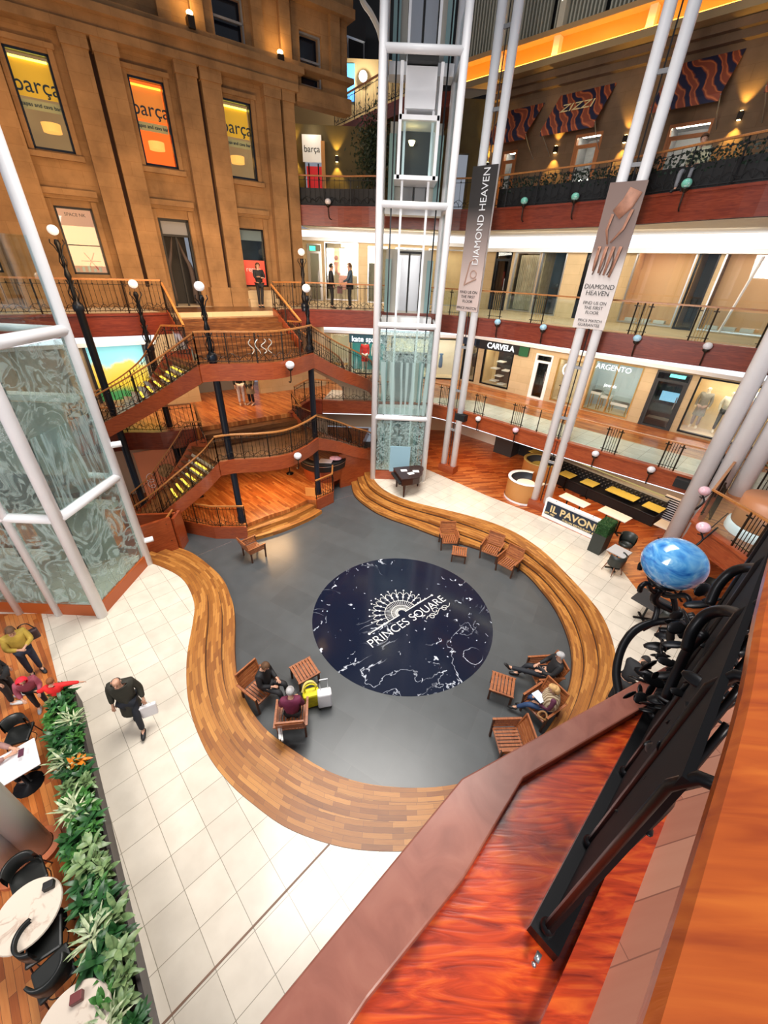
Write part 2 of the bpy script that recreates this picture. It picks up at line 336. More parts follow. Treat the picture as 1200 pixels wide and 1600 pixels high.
def marble(name, base, vein, scale=1.2, w=.03, rough=.15, extra=True):
    m, nt, b, N, L = new_mat(name); v = mapping(N, L)
    n = N.new('ShaderNodeTexNoise'); n.inputs['Scale'].default_value = scale; n.inputs['Detail'].default_value = 7; n.inputs['Distortion'].default_value = 1.6; L.new(v, n.inputs['Vector'])
    f1 = ramp(N, L, n.outputs[0], [(.5-w, (0, 0, 0)), (.5, (1, 1, 1)), (.5+w, (0, 0, 0))])
    g = N.new('ShaderNodeTexNoise'); g.inputs['Scale'].default_value = scale*.9; g.inputs['Detail'].default_value = 2; L.new(mapping(N, L, loc=(5, 3, 1)), g.inputs['Vector'])
    gate = ramp(N, L, g.outputs[0], [(.50, (0, 0, 0)), (.60, (1, 1, 1))])
    a = N.new('ShaderNodeMix'); a.data_type = 'RGBA'; a.blend_type = 'MULTIPLY'; a.inputs[0].default_value = 1; L.new(f1, a.inputs[6]); L.new(gate, a.inputs[7]); fac = a.outputs[2]
    if extra:
        q = N.new('ShaderNodeTexNoise'); q.inputs['Scale'].default_value = scale*7; q.inputs['Detail'].default_value = 3; q.inputs['Distortion'].default_value = 1; L.new(v, q.inputs['Vector'])
        f2 = ramp(N, L, q.outputs[0], [(.68, (0, 0, 0)), (.71, (.8, .8, .8))])
        s = N.new('ShaderNodeMix'); s.data_type = 'RGBA'; s.blend_type = 'ADD'; s.inputs[0].default_value = 1; L.new(fac, s.inputs[6]); L.new(f2, s.inputs[7]); fac = s.outputs[2]
    x = N.new('ShaderNodeMix'); x.data_type = 'RGBA'; L.new(fac, x.inputs[0]); x.inputs[6].default_value = (*base, 1); x.inputs[7].default_value = (*vein, 1)
    L.new(x.outputs[2], b.inputs['Base Color']); b.inputs['Roughness'].default_value = rough; return m
M = dict(
 tile=tiles('cream floor tile', (.70, .63, .53), .60, PI/4, rough=.22, loc=(0.0, 0.0, 0)),
 slate=tiles('dark slate paving', (.072, .078, .082), 1.25, .5, mortar=(.085, .087, .09), msize=.005, rough=.30, var=.12, h=.9, offset=.4),
 jarrah=planks('polished red strip flooring', [(.20, .035, .008), (.42, .10, .022), (.58, .20, .05)], rot=-.2, bw=.7, bh=.09),
 jarrah2=planks('orange strip flooring', [(.26, .06, .012), (.48, .14, .03), (.62, .25, .07)], rot=.75, bw=.7, bh=.09),
 step=planks('oak step boards', [(.22, .075, .014), (.40, .17, .035), (.60, .30, .08)], rot=.3, bw=.42, bh=.10, rough=.35),
 oldstep=grain('brown stair tread', (.055, .018, .005), (.13, .045, .012), (.24, .10, .03), sc=(1, 1, 12)),
 red=grain('red-brown stringer wood', (.20, .030, .008), (.30, .055, .014), (.38, .085, .022), sc=(1.2, 1.2, 10)),
 darkred=grain('dark red fascia wood', (.12, .016, .008), (.20, .030, .012), (.27, .05, .02), sc=(1, 1, 10)),
 rail=grain('honey handrail wood', (.28, .09, .02), (.42, .16, .04), (.52, .22, .06)),
 iron=plain('black iron', (.012, .012, .014), .35, .6),
 navyiron=plain('blue-black painted steel', (.012, .017, .028), .28, .3),
 bronze=plain('dark bronze ironwork', (.028, .018, .012), .4, .6),
 gold=plain('gilded metal', (.75, .50, .18), .3, .9),
 white=plain('white painted steel', (.88, .88, .90), .35, 0, noise=.03, nscale=2),
 offwhite=plain('off-white plaster', (.72, .68, .60), .7),
 cream=plain('cream plaster', (.70, .60, .44), .7),
 glass=glass('clear glass'), shopglass=glass('shop window glass', (.95, .97, .95), .12),
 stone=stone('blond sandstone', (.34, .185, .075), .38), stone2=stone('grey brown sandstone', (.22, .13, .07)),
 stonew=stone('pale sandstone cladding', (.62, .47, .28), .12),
 black=plain('matte black', (.008, .008, .009), .6), charcoal=plain('charcoal', (.03, .03, .032), .6),
 grey=plain('mid grey', (.25, .25, .26), .6), silver=plain('brushed steel', (.55, .56, .58), .3, .9),
 led=glow('warm led', (1, .70, .08), 1.5), cove=glow('plain white emission', (.90, .93, 1.0), 1.5), bulb=glow('lamp bulb', (1, .72, .28), 14), whitebulb=glow('white bulb', (1, .97, .92), 5),
)
# ================================================================== GROUND FLOOR AND THE SUNKEN WELL
RIM = smooth_path([(x, y, 0) for x, y in [(-8.3, 10.3), (-7.35, 9.98), (-6.35, 9.42), (-5.57, 8.47), (-5.27, 7.73), (-4.88, 6.46), (-4.3, 5.27), (-3.54, 4.31), (-2.86, 3.73), (-2.17, 3.32), (-1.49, 3.0), (-.65, 2.79), (.1, 2.73), (1.0, 2.78), (2.1, 2.98), (3.3, 3.5), (4.5, 4.45), (5.5, 5.66), (6.1, 6.44), (6.52, 7.4), (6.72, 8.5), (6.62, 9.4), (6.33, 10.56), (5.87, 11.9), (5.01, 13.1), (3.59, 14.0), (1.11, 15.02), (-.05, 15.97), (-.6, 17.1), (-.7, 17.9)]], 6)
SLE = smooth_path([(x, y, 0) for x, y in [(-7.6, 11.5), (-6.75, 11.1), (-5.44, 10.04), (-4.75, 9.1), (-4.35, 8.3), (-3.86, 6.9), (-3.4, 5.97), (-2.61, 5.06), (-1.59, 4.44), (-.7, 4.06), (.25, 3.9), (1.5, 3.95), (2.7, 4.3), (3.9, 5.1), (4.9, 6.25), (5.4, 7.2), (5.62, 8.06), (5.66, 9.08), (5.5, 10.0), (5.1, 11.1), (4.1, 12.1), (2.29, 13.0), (1.1, 13.75), (.21, 14.25), (-.57, 14.9), (-1.38, 16.02), (-1.68, 17.3), (-1.7, 18.2)]], 6)
mb = MB(); mb.prism([(p.x, p.y) for p in RIM]+[(-.7, 24.5), (16, 24.5), (16, -4), (-16, -4), (-16, 10.6), (-8.4, 10.6)], -.6, 0)
struct('floor', mb, M['tile'])
mb = MB(); mb.box((-1, 11, -.62), (22, 24, .24)); struct('floor', mb, M['slate'])
def wood_zone(poly, m, z=.006): mb = MB(); mb.prism(poly, -.02, z); return struct('floor', mb, m)
wood_zone([(1.9, 18.55), (4.65, 15.85), (6.68, 14.16), (8.4, 12.38), (8.43, 9.9), (9.0, 9.21), (9.3, 8.0), (9.4, 2), (16, 2), (16, 24.4), (1.9, 24.4)], M['jarrah'])
wood_zone([(-9.6, 7.75), (-7.45, 5.5), (-6.75, 5.15), (-3.1, .3), (-6.5, -3.9), (-15.9, -3.9), (-15.9, 7.3)], M['jarrah2'])
mb = MB(); mb.bar((-.71, 2.80, .001), (-2.75, .70, .001), .03, .012); struct('trim_1', mb, plain('dark movement joint', (.18, .09, .05), .5))
# step boards follow the curve: u along it, v across it
def uvplanks(name, cols):
    m = planks(name, cols, 0, .55, .085, .48, coat=.05)
    for l in list(m.node_tree.links):
        if l.from_node.type == 'TEX_COORD': m.node_tree.links.new(l.from_node.outputs['UV'], l.to_socket)
    return m
M['stepuv'] = uvplanks('curved oak step boards', [(.20, .062, .010), (.34, .125, .020), (.52, .23, .05)])
def ring(name, A, B, f0, f1, z0, z1, m, parent, n=150):
    a = resample(A, n); b = resample(B, n); me = bmesh.new(); uv = me.loops.layers.uv.new('uv'); u = 0; last = None
    for i in range(n+1):
        p = a[i].lerp(b[i], f0); q = a[i].lerp(b[i], f1); du = (p-last[4]).length if last else 0; wd = (q-p).length
        cur = [me.verts.new((p.x, p.y, z0)), me.verts.new((p.x, p.y, z1)), me.verts.new((q.x, q.y, z1)), me.verts.new((q.x, q.y, z0)), p, u+du, wd]
        if last:
            for k in range(4):
                l = (k+1) % 4; f = me.faces.new((last[k], last[l], cur[l], cur[k]))
                vv = {0: (0, z1-z0), 1: (0, wd), 2: (wd, wd+z1-z0), 3: (wd, 0)}[k]
                for lp, (uu, w_) in zip(f.loops, ((last[5], vv[0]), (last[5], vv[1]), (cur[5], vv[1]), (cur[5], vv[0]))): lp[uv].uv = (uu, w_+f0*3.1)
        else: me.faces.new(cur[:4])
        last = cur; u += du
    me.faces.new(last[:4]); bmesh.ops.recalc_face_normals(me, faces=me.faces[:])
    d = bpy.data.meshes.new(name); me.to_mesh(d); me.free(); d.materials.append(m); o = bpy.data.objects.new(name, d); C.objects.link(o)
    if parent: d.transform(Matrix.Translation(-wloc(parent)))
    o.parent = parent; return o
t = thing('curved_steps', 'three wide curving oak steps running all round the sunken black floor', 'steps', (6.2, 9, -.5))
ring('step', RIM, SLE, -.0, .37, -.5, .012, M['stepuv'], t); ring('step', RIM, SLE, .35, .70, -.5, -.165, M['stepuv'], t); ring('step', RIM, SLE, .68, 1.0, -.5, -.335, M['stepuv'], t)
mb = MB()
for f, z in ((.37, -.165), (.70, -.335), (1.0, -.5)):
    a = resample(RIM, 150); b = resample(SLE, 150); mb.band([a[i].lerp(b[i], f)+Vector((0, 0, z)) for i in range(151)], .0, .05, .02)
mb.build('riser_foot_strip', plain('dark brown riser foot', (.05, .018, .008), .6), t)  # plain dark brown strip along the foot of each riser
# marble inlay with the arcade's fan emblem
CX, CY, CR, SZ = .71, 8.80, 2.78, -.5
inl = thing('floor_inlay', 'round navy marble floor inlay with white veins, fan emblem and PRINCES SQUARE lettering', 'floor inlay', (CX, CY, SZ))
mb = MB(); mb.lathe([(0, SZ+.006), (CR, SZ+.006), (CR, SZ-.01)], (CX, CY, 0), 96); mb.build('marble_disc', marble('navy marble', (.006, .009, .022), (.62, .66, .74), .55, .007, .12), inl)
M['inlaywhite'] = plain('white stone inlay', (.78, .77, .72), .4)
ex = Vector((6.33-.0, 0, 0)); 
q0, q1 = G(577, 1012, SZ), G(697, 935, SZ); ang = math.atan2(q1.y-q0.y, q1.x-q0.x); dx = (q1-q0).normalized(); dy = Vector((-dx.y, dx.x, 0)); tm = (q0+q1)/2; wd = (q1-q0).length
tt = text('lettering', 'PRINCES SQUARE', .42, M['inlaywhite'], inl, tm+dy*.06+Vector((0, 0, .008)), (0, 0, ang), .001, sx=.95, bold=-.004)
fo = G(628, 958, SZ)+Vector((0, 0, .010)); mb = MB()
def L2(x, y): return fo+dx*x*1.22+dy*y*1.22
for k in range(25):
    a = PI*k/24; mb.bar(L2(.10*math.cos(a), .10*math.sin(a)), L2(.44*math.cos(a), .44*math.sin(a)), .008, .004)
for k in range(13):
    a = PI*k/12; c, s_ = math.cos(a), math.sin(a); mb.bar(L2(.44*c, .44*s_), L2(.80*c, .80*s_), .012, .004); mb.ball(L2(.84*c, .84*s_), .028, (1, 1, .12), 10, 4); mb.ball(L2(.58*c, .58*s_), .035, (1, 1, .12), 10, 4)
    if k < 12:
        am = a+PI/24; pts = [L2(.62*math.cos(a)*1, .62*math.sin(a))]+[L2(r*math.cos(a+f*PI/12), r*math.sin(a+f*PI/12)) for r, f in ((.68, .12), (.74, .35), (.76, .5), (.74, .65), (.68, .88))]+[L2(.62*math.cos(a+PI/12), .62*math.sin(a+PI/12))]
        mb.tube(pts, .008, 4, False)
for r in (.44, .27, .16): mb.tube([L2(r*math.cos(PI*k/30), r*math.sin(PI*k/30)) for k in range(31)], .009, 4, False)
mb.bar(L2(-1.05, -.02), L2(-.1, -.02), .02, .004); mb.bar(L2(.1, -.02), L2(1.05, -.02), .02, .004); mb.ball(L2(-1.08, -.02), .04, (1, 1, .1), 10, 4); mb.ball(L2(1.08, -.02), .04, (1, 1, .1), 10, 4)
for (a0, d0) in ((.55, -1), (.75, 1), (1.0, -1)): mb.tube([L2(a0+.11*math.cos(t_*.5)*(1-t_*.06), -.52+d0*.05+.11*math.sin(t_*.5)*(1-t_*.06)) for t_ in range(14)], .009, 4, False)
mb.tube([L2(.35+x*.09, -.54+.05*math.sin(x*1.3)) for x in range(11)], .010, 4, False)
mb.build('fan_emblem', M['inlaywhite'], inl)
mb = MB(); mb.bar(G(297, 873, -.497), G(362, 846, -.497), .03, .006); mb.bar(G(510, 785, -.497), G(556, 772, -.497), .03, .006); struct('trim_2', mb, M['silver'])
# ================================================================== LOCAL FRAME OF THE FACADE AND THE STAIRS
FP = Pl(-7.3, 18.8, -7.3+math.cos(math.radians(36)), 18.8+math.sin(math.radians(36)))
def LS(a, b, z=0): return FP.p(a, z, b)
PL1 = Pl(7.56, 20.88, 11.47, 17.14); PL0 = Pl(-4.6, 24.2, 4.2, 24.2)
ZA, ZB, ZC, ZD = 3.17, 7.05, 10.8, 14.45
# ---------------------------------------------------------------- stage at the foot of the stairs
SE = [G(288, 815, 0), G(335, 824, 0), G(386, 824, 0)]; SF = smooth_path([(-5.35, 12.68, 0), (-4.66, 13.39, 0), (-3.99, 13.94, 0), (-3.35, 14.75, 0)], 5); SR = [G(520, 770, 0), G(521, 745, 0)]
stage = [(-9.5, 10.8), (-7.9, 11.3)]+[(p.x, p.y) for p in SE+SF]+[(-2.95, 14.75)]+[(p.x, p.y) for p in SR]+[(-1.75, 18.4), (-1.2, 24), (-5, 24), (-16, 16), (-16, 10.8)]
mb = MB(); mb.prism(stage, -.5, .0); struct('floor', mb, M['jarrah2'])
LOW = smooth_path([(-5.2, 12.2, 0), (-4.12, 12.95, 0), (-3.2, 13.85, 0), (-2.75, 14.5, 0)], 5)
t = thing('stage_steps', 'short flight of curved wooden steps from the lit stage floor down to the slate', 'steps', (-4, 13.2, -.5))
ring('step', SF, LOW, 0, .55, -.5, -.165, M['stepuv'], t, 24); ring('step', SF, LOW, .5, 1.1, -.5, -.335, M['stepuv'], t, 24)
mb = MB(); mb.band([(p[0], p[1], 0) for p in [(-7.95, 11.25)]+[(v.x, v.y-.02) for v in SE]], -.5, .04, .06); mb.band([(-2.95, 14.72, 0), (SR[0].x, SR[0].y, 0), (SR[1].x, SR[1].y, 0), (-1.75, 18.4, 0)], -.5, .04, .06); struct('trim_3', mb, M['red'])
# ---------------------------------------------------------------- upper floors
AE_R = smooth_path([(1.85, 19.25, 0), (3.42, 18.14, 0), (6.93, 14.83, 0), (10.3, 11.88, 0)], 6)
AE_N = [Vector(p) for p in ((10.75, 11.35, 0), (8.45, 9.1, 0), (8.66, 7.9, 0), (8.75, 6.9, 0), (9.3, 5.0, 0), (10.5, 3.0, 0))]
AE_C = [Vector(p) for p in ((-3.2, 18.88, 0), (-.84, 19.0, 0), (1.85, 19.25, 0))]
A_R = smooth_path([tuple(LS(1.25, 3.45)), tuple(LS(2.0, 2.7)), tuple(LS(2.9, 2.0)), (-3.2, 18.88, 0)], 6)
A_L = smooth_path([(-13.5, 11.6, 0), (-11.3, 12.9, 0), (-9.6, 13.75, 0), (-8.5, 13.9, 0), tuple(LS(-2.65, 3.45))], 6)
apoly = [(p.x, p.y) for p in A_L]+[(p.x, p.y) for p in A_R]+[(p.x, p.y) for p in AE_C[1:]]+[(p.x, p.y) for p in AE_R[1:]]+[(p.x, p.y) for p in AE_N]+[(18, 3), (18, 12), (7, 24.4), (-3, 24.4), (-18, 15), (-18, 10)]
mb = MB(); mb.prism(apoly, 2.62, ZA); struct('floor', mb, M['jarrah2'])
mb = MB(); mb.prism([(p.x, p.y) for p in AE_C]+[(p.x, p.y) for p in AE_R[1:]]+[(10.75, 11.35), (12.2, 12.7), (4.4, 19.9), (-3, 20.8)], ZA, ZA+.006); struct('floor', mb, M['tile'])
mb = MB(); mb.prism([(11.2, 10.9), (13.5, 8.6), (16, 11), (12.6, 12.8)], ZA, ZA+.007); struct('floor', mb, M['tile'])
BE_L = smooth_path([(-15, 11.2, 0), (-12.6, 12.35, 0), (-10.4, 13.7, 0), (-8.75, 14.75, 0), tuple(LS(-2.55, 2.35))], 6)
BE_C = smooth_path([tuple(LS(1.45, 2.35)), (-4.35, 18.45, 0), (-3.35, 18.95, 0), (-.73, 19.3, 0), (1.85, 19.2, 0)], 6)
BE_R = smooth_path([(1.85, 19.2, 0), (4.6, 17.75, 0), (7.0, 15.75, 0), (11.0, 12.75, 0), (14.5, 10.0, 0)], 6)
bpoly = [(p.x, p.y) for p in BE_L]+[(p.x, p.y) for p in BE_C]+[(p.x, p.y) for p in BE_R[1:]]+[(18, 12), (7, 24.4), (-3, 24.4), (-18, 15)]
mb = MB(); mb.prism(bpoly, 6.44, ZB); struct('floor', mb, M['stonew'])
CE = smooth_path([(-4.3, 21.0, 0), (-2.5, 20.9, 0), (-.8, 20.5, 0), (2.0, 20.35, 0), (3.8, 19.4, 0), (6.8, 16.3, 0), (8.2, 13.9, 0), (9.6, 11.8, 0), (13, 9, 0)], 6)
mb = MB(); mb.prism([(p.x, p.y) for p in CE]+[(18, 12), (7, 24.4), (-4.3, 24.4)], 10.17, ZC); struct('floor', mb, M['offwhite'])
mb = MB(); mb.prism([tuple(LS(-2.6, 2.33)[:2]), tuple(LS(1.5, 2.33)[:2]), tuple(LS(1.9, .45)[:2]), tuple(LS(-3.2, .45)[:2])], ZB, ZB+.008); struct('floor', mb, M['oldstep'])
def fascia(paths, z0, z1, name, m=M['darkred'], lip=True):
    mb = MB()
    for P_ in paths:
        mb.band([Vector((p.x, p.y, 0)) for p in P_], z0, z1, .16)
        if lip: mb.band([Vector((p.x, p.y, 0)) for p in P_], z1-.05, z1+.02, .24); mb.band([Vector((p.x, p.y, 0)) for p in P_], z0-.0, z0+.06, .20)
    struct(name, mb, m, bevel=0)
fascia([AE_R, [AE_R[-1]]+AE_N, AE_C], 2.57, ZA, 'trim_4', M['red']); fascia([A_L, A_R], 2.5, ZA, 'trim_5', M['darkred'])
fascia([BE_L, BE_C, BE_R], 6.38, ZB, 'trim_6', M['darkred']); fascia([CE], 10.12, ZC, 'trim_7', M['darkred'])
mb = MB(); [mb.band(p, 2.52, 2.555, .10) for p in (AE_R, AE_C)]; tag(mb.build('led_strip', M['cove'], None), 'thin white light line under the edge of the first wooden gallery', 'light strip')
# ---------------------------------------------------------------- walls
def wall_open(mb, pl, s0, s1, z0, z1, ops, o0, o1):
    ss = sorted(set([s0, s1]+[x for o in ops for x in (o[0], o[1]) if s0 < x < s1])); zz = sorted(set([z0, z1]+[x for o in ops for x in (o[2], o[3]) if z0 < x < z1]))
    for i in range(len(ss)-1):
        run = None
        for j in range(len(zz)-1):
            sm, zm = (ss[i]+ss[i+1])/2, (zz[j]+zz[j+1])/2; hole = any(o[0] < sm < o[1] and o[2] < zm < o[3] for o in ops)
            if hole:
                if run is not None: mb.obox(pl, ss[i], ss[i+1], run, zz[j], o0, o1); run = None
            elif run is None: run = zz[j]
        if run is not None: mb.obox(pl, ss[i], ss[i+1], run, z1, o0, o1)
BAYS = [-7.3, -4.33, -1.28, 1.62]; W2 = .53
ops = []
for b in BAYS: ops.append((b-W2, b+W2, 11.42, 13.62))
low = {-7.3: (8.1, 10.03), -4.33: (8.1, 10.03), -1.28: (ZB, 9.95), 1.62: (7.78, 9.85)}
for b in BAYS: ops.append((b-W2, b+W2, *low[b]))
ops += [(1.15, 2.2, 14.98, 16.15), (4.2, 5.1, 14.5, 15.9), (-2.0, -1.0, 15.4, 17)]
mb = MB(); wall_open(mb, FP, -9.2, 3.75, ZB, 14.2, ops, -.35, 0); wall_open(mb, FP, -9.2, 6.2, 14.2, 17.4, ops, -.35, .12)
for c in (-5.75, -2.70, .34, 3.30):
    for sg in (-1, 1):
        a, b = sorted((c+sg*.07, c+sg*.72))
        if c > 3: a, b = (2.6, 3.2) if sg < 0 else (3.3, 3.75)
        mb.obox(FP, a, b, 7.75, 14.2, -.3, .32); mb.obox(FP, a-.06, b+.06, ZB, 7.75, -.3, .42); mb.obox(FP, a-.03, b+.03, 13.85, 14.2, 0, .38)
for b in BAYS:
    mb.obox(FP, b-.78, b+.78, 10.32, 10.48, -.1, .22); mb.obox(FP, b-.78, b+.78, 10.22, 10.32, -.1, .12); mb.obox(FP, b-.72, b+.72, 11.22, 11.36, -.1, .18)
    mb.obox(FP, b-.72, b+.72, 13.72, 13.84, -.1, .12)
    for e in (-1, 1): mb.obox(FP, b+e*.60-.07, b+e*.60+.07, 11.36, 13.72, -.1, .07); mb.obox(FP, b+e*.62-.08, b+e*.62+.08, ZB, 10.2, -.1, .08)
mb.obox(FP, -9.2, 3.9, 14.15, 14.35, -.3, .45); mb.obox(FP, -9.2, 3.95, 14.35, 14.62, -.3, .38); mb.obox(FP, -9.2, 4.1, 14.62, 14.8, -.3, .62); mb.obox(FP, -9.2, 6.3, 14.8, 14.95, -.3, .5); mb.obox(FP, 3.9, 6.3, 13.95, 14.4, -.3, .3)
for s_ in (-.4, .6, 2.6, 3.6, 5.6): mb.obox(FP, s_-.2, s_+.2, 14.95, 17, 0, .3)
mb.obox(FP, -9.2, 6.35, 16.5, 16.75, -.3, .5); mb.obox(FP, -9.2, 6.35, 16.75, 17.6, -.3, .35)
struct('wall_left', mb, M['stone'], bevel=0)
mb = MB(); mb.obox(FP, 1.0, 2.3, ZB, ZB+.3, .05, .75); mb.obox(FP, 1.05, 2.25, ZB+.3, ZB+.6, .05, .45); struct('trim_8', mb, M['stonew'])
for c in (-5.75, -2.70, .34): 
    mb = MB(); mb.obox(FP, c-.065, c+.065, 7.76, 13.9, 0, .06); struct('trim_9' if c < -5 else 'trim_10' if c < -2 else 'trim_11', mb, plain('shade painted between pilasters %g' % c, (.05, .02, .012), .8))  # dark strip painting the shade in the pilaster gap
# return wall and the wall behind the lift
RW = Pl(*(LS(3.75, .3)[:2]), -4.3, 24.3)
mb = MB(); mb.prism([tuple(LS(3.75, .3)[:2]), (-5.05, 24.3), (-5.4, 24.3), tuple(LS(3.6, -.3)[:2])], ZB, 14.2); struct('wall_left', mb, M['stonew'])
# lower levels under the facade
mb = MB(); o_l = [(-5.4, -3.3, 3.6, 5.9), (-7.6, -6.1, 3.6, 5.9), (-1.6, 1.2, ZA, 5.7)]
wall_open(mb, FP, -11, 4.8, ZA, 6.5, o_l, -.3, -.02); struct('wall_left', mb, M['stonew'])
mb = MB(); wall_open(mb, FP, -11, 4.8, 0, 2.7, [], -.3, -.02); struct('wall_left', mb, M['cream'])
mb = MB(); mb.obox(FP, -1.6, 1.2, ZA, 5.8, -1.5, -1.4); mb.obox(FP, -2.8, 2.2, 6.35, 6.45, -1.4, .3); struct('wall_left', mb, M['grey'])
# ================================================================== CENTRE AND RIGHT WALLS WITH THEIR SHOP FRONTS
opsA = []; opsB = []
# (s0, s1, z0, z1) openings of wall_right on each level
RA = dict(w1=(-3.35, -1.55, ZA+.12, 5.35), door1=(-.35, .55, ZA, 5.35), w2=(.85, 2.05, ZA+.12, 5.3), w3=(2.5, 4.55, ZA+.08, 5.5), door2=(5.05, 6.3, ZA, 5.5), w4=(6.55, 9.4, ZA+.08, 5.5), w0=(-4.7, -3.75, ZA+.1, 5.3))
RB = dict(b1=(-3.55, -2.65, ZB, 9.6), b2=(-2.5, -1.2, ZB+.05, 9.55), b3=(-1.15, .05, ZB, 9.6), b4=(.9, 2.1, ZB, 9.6), b5=(2.85, 4.9, ZB+.05, 9.6), b6=(4.95, 5.6, ZB, 9.6), b7=(5.75, 8.0, ZB+.05, 9.6), b8=(8.1, 10.5, ZB, 9.6))
mb = MB(); wall_open(mb, PL1, -4.85, 13, ZA, 6.5, list(RA.values()), -.3, 0); wall_open(mb, PL1, -4.85, 13, ZB, 10.2, list(RB.values()), -.3, 0)
struct('wall_right', mb, M['stonew'])
mb = MB(); wall_open(mb, PL1, -4.85, 13, 0, 2.7, [], -.3, 0); struct('wall_right', mb, M['offwhite'])
mb = MB(); wall_open(mb, PL0, -.3, 8.9, 0, 2.7, [], -.3, 0); struct('wall_back', mb, M['cream'])
OA = [(1.15, 2.15, ZA+.1, 5.4), (2.25, 4.3, ZA+.1, 5.4), (4.6, 8.6, ZA, 5.4)]; OB = [(.05, .8, ZB, 9.6), (.95, 2.7, ZB+.05, 9.7), (3.2, 4.2, ZB, 9.6), (4.6, 6.0, ZB, 9.6), (6.3, 8.4, ZB, 9.6)]
mb = MB(); wall_open(mb, PL0, -.3, 8.9, ZA, 6.5, OA, -.3, 0); wall_open(mb, PL0, -.6, 8.9, ZB, 10.2, OB, -.3, 0); struct('wall_back', mb, M['stonew'])
# top gallery walls (dusky stone)
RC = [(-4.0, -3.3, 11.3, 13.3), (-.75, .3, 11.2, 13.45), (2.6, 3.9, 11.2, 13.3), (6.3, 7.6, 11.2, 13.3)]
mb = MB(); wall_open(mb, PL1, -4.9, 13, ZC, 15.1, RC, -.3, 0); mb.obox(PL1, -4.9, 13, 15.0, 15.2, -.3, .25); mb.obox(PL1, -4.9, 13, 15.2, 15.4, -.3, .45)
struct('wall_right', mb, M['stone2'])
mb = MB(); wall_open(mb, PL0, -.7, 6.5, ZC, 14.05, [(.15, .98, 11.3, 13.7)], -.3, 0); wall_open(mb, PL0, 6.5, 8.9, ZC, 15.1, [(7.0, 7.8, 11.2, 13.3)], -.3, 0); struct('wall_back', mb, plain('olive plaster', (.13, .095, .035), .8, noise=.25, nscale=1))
# upper cornice that glows gold, and the slatted screen over it
mb = MB(); mb.obox(PL1, -6.6, 13, 15.42, 15.62, -.2, .9); mb.obox(PL1, -6.6, 13, 16.25, 16.4, -.2, .75); struct('trim_12', mb, plain('tan cornice paint', (.42, .27, .12), .6))
def goldglow():
    m, nt, b, N, L = new_mat('gilded cornice band'); b.inputs['Metallic'].default_value = .6; b.inputs['Roughness'].default_value = .35; b.inputs['Base Color'].default_value = (.85, .42, .08, 1); return m
mb = MB(); mb.obox(PL1, -6.6, 13, 15.62, 16.25, -.2, .35); struct('trim_13', mb, goldglow())
mb = MB(); mb.obox(PL1, -6.6, 13, 15.62, 15.66, .78, .84); tag(mb.build('led_strip', glow('amber strip', (1, .42, .06), 6), None), 'amber light line shining up the gilded cornice on the right', 'light strip')
mb = MB(); mb.obox(PL1, -7, 13, 16.4, 21, -.5, -.4); struct('wall_right', mb, M['black'])
sc = thing('slatted_screen', 'tall screen of pale vertical slats above the gilded cornice', 'screen', tuple(PL1.p(2, 16.4, .3)))
mb = MB(); s_ = -6.5; k = 0
while s_ < 10:
    if k % 14 != 13: mb.obox(PL1, s_, s_+.06, 16.45, 19.5, .12, .3)
    s_ += .145; k += 1
mb.build('slat_panel', plain('dull green-grey slats', (.50, .48, .38), .6), sc)
for s_ in (-4.5, -2.05, 1.2, 4.6, 8.0): mb = MB(); mb.obox(PL1, s_-.12, s_+.12, 15.5, 19.5, .3, .6); mb.build('pier', M['cream'], sc)
# black sheets added to darken the roof space behind
mb = MB(); mb.obox(PL0, -6, 11, 14.5, 26, -5.2, -5.0); struct('wall_back', mb, M['black'])
mb = MB(); mb.obox(FP, -10, 9, 17.4, 26, -3.2, -3.0); struct('wall_left', mb, M['black'])
rr = thing('roof_frame', 'arched white roof ribs against the dark glass far up behind the lift', 'roof frame', (-3, 23.5, 15))
RP = Pl(-8, 24.6, 8, 24.6)
for i, px in enumerate((((556, -40), (566, 0), (580, 22), (592, 48), (598, 78)), ((476, -20), (487, 5), (498, 32)), ((505, -30), (496, 5), (497, 32)))):
    mb = MB(); mb.tube(smooth_path([RP.p(*RP.hit(*q)) for q in px], 6), .11, 6); mb.build('rib', M['offwhite'], rr)
mb = MB()
for k in range(11): mb.bar((-6+k*.8, 28.8, 15.1), (-6+k*.8, 28.8, 25), .06)
mb.build('glazing_bar', M['grey'], rr)
# white bulkheads over the shop fronts, cove light painted in as emission
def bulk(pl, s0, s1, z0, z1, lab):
    t = thing('glow_painted_bulkhead', lab, 'bulkhead', tuple(pl.p((s0+s1)/2, z0, .6)))
    mb = MB(); mb.obox(pl, s0, s1, z0+.16, z1, .02, .22); mb.build('glow_face', M['cove'], t); mb = MB(); mb.obox(pl, s0, s1, z0, z0+.14, .02, .30); mb.build('lower_edge', M['white'], t)
bulk(PL1, -4.7, 12.9, 5.60, 6.42, 'long bulkhead painted glowing white above the shop fronts of the first gallery, right side'); bulk(PL0, .3, 8.4, 5.5, 6.4, 'bulkhead painted glowing white above the green and red shop window behind the lift')
bulk(PL1, -4.4, 13, 9.55, 10.14, 'long bulkhead painted glowing white above the glass shop fronts of the second gallery, right side'); bulk(PL0, -.4, 8.4, 9.72, 10.14, 'bulkhead painted glowing white over the two men at the railing beside the lift')
bulk(FP, -11, -2.9, 5.75, 6.36, 'bulkhead painted glowing white beneath the left gallery beside the dark lamp posts')
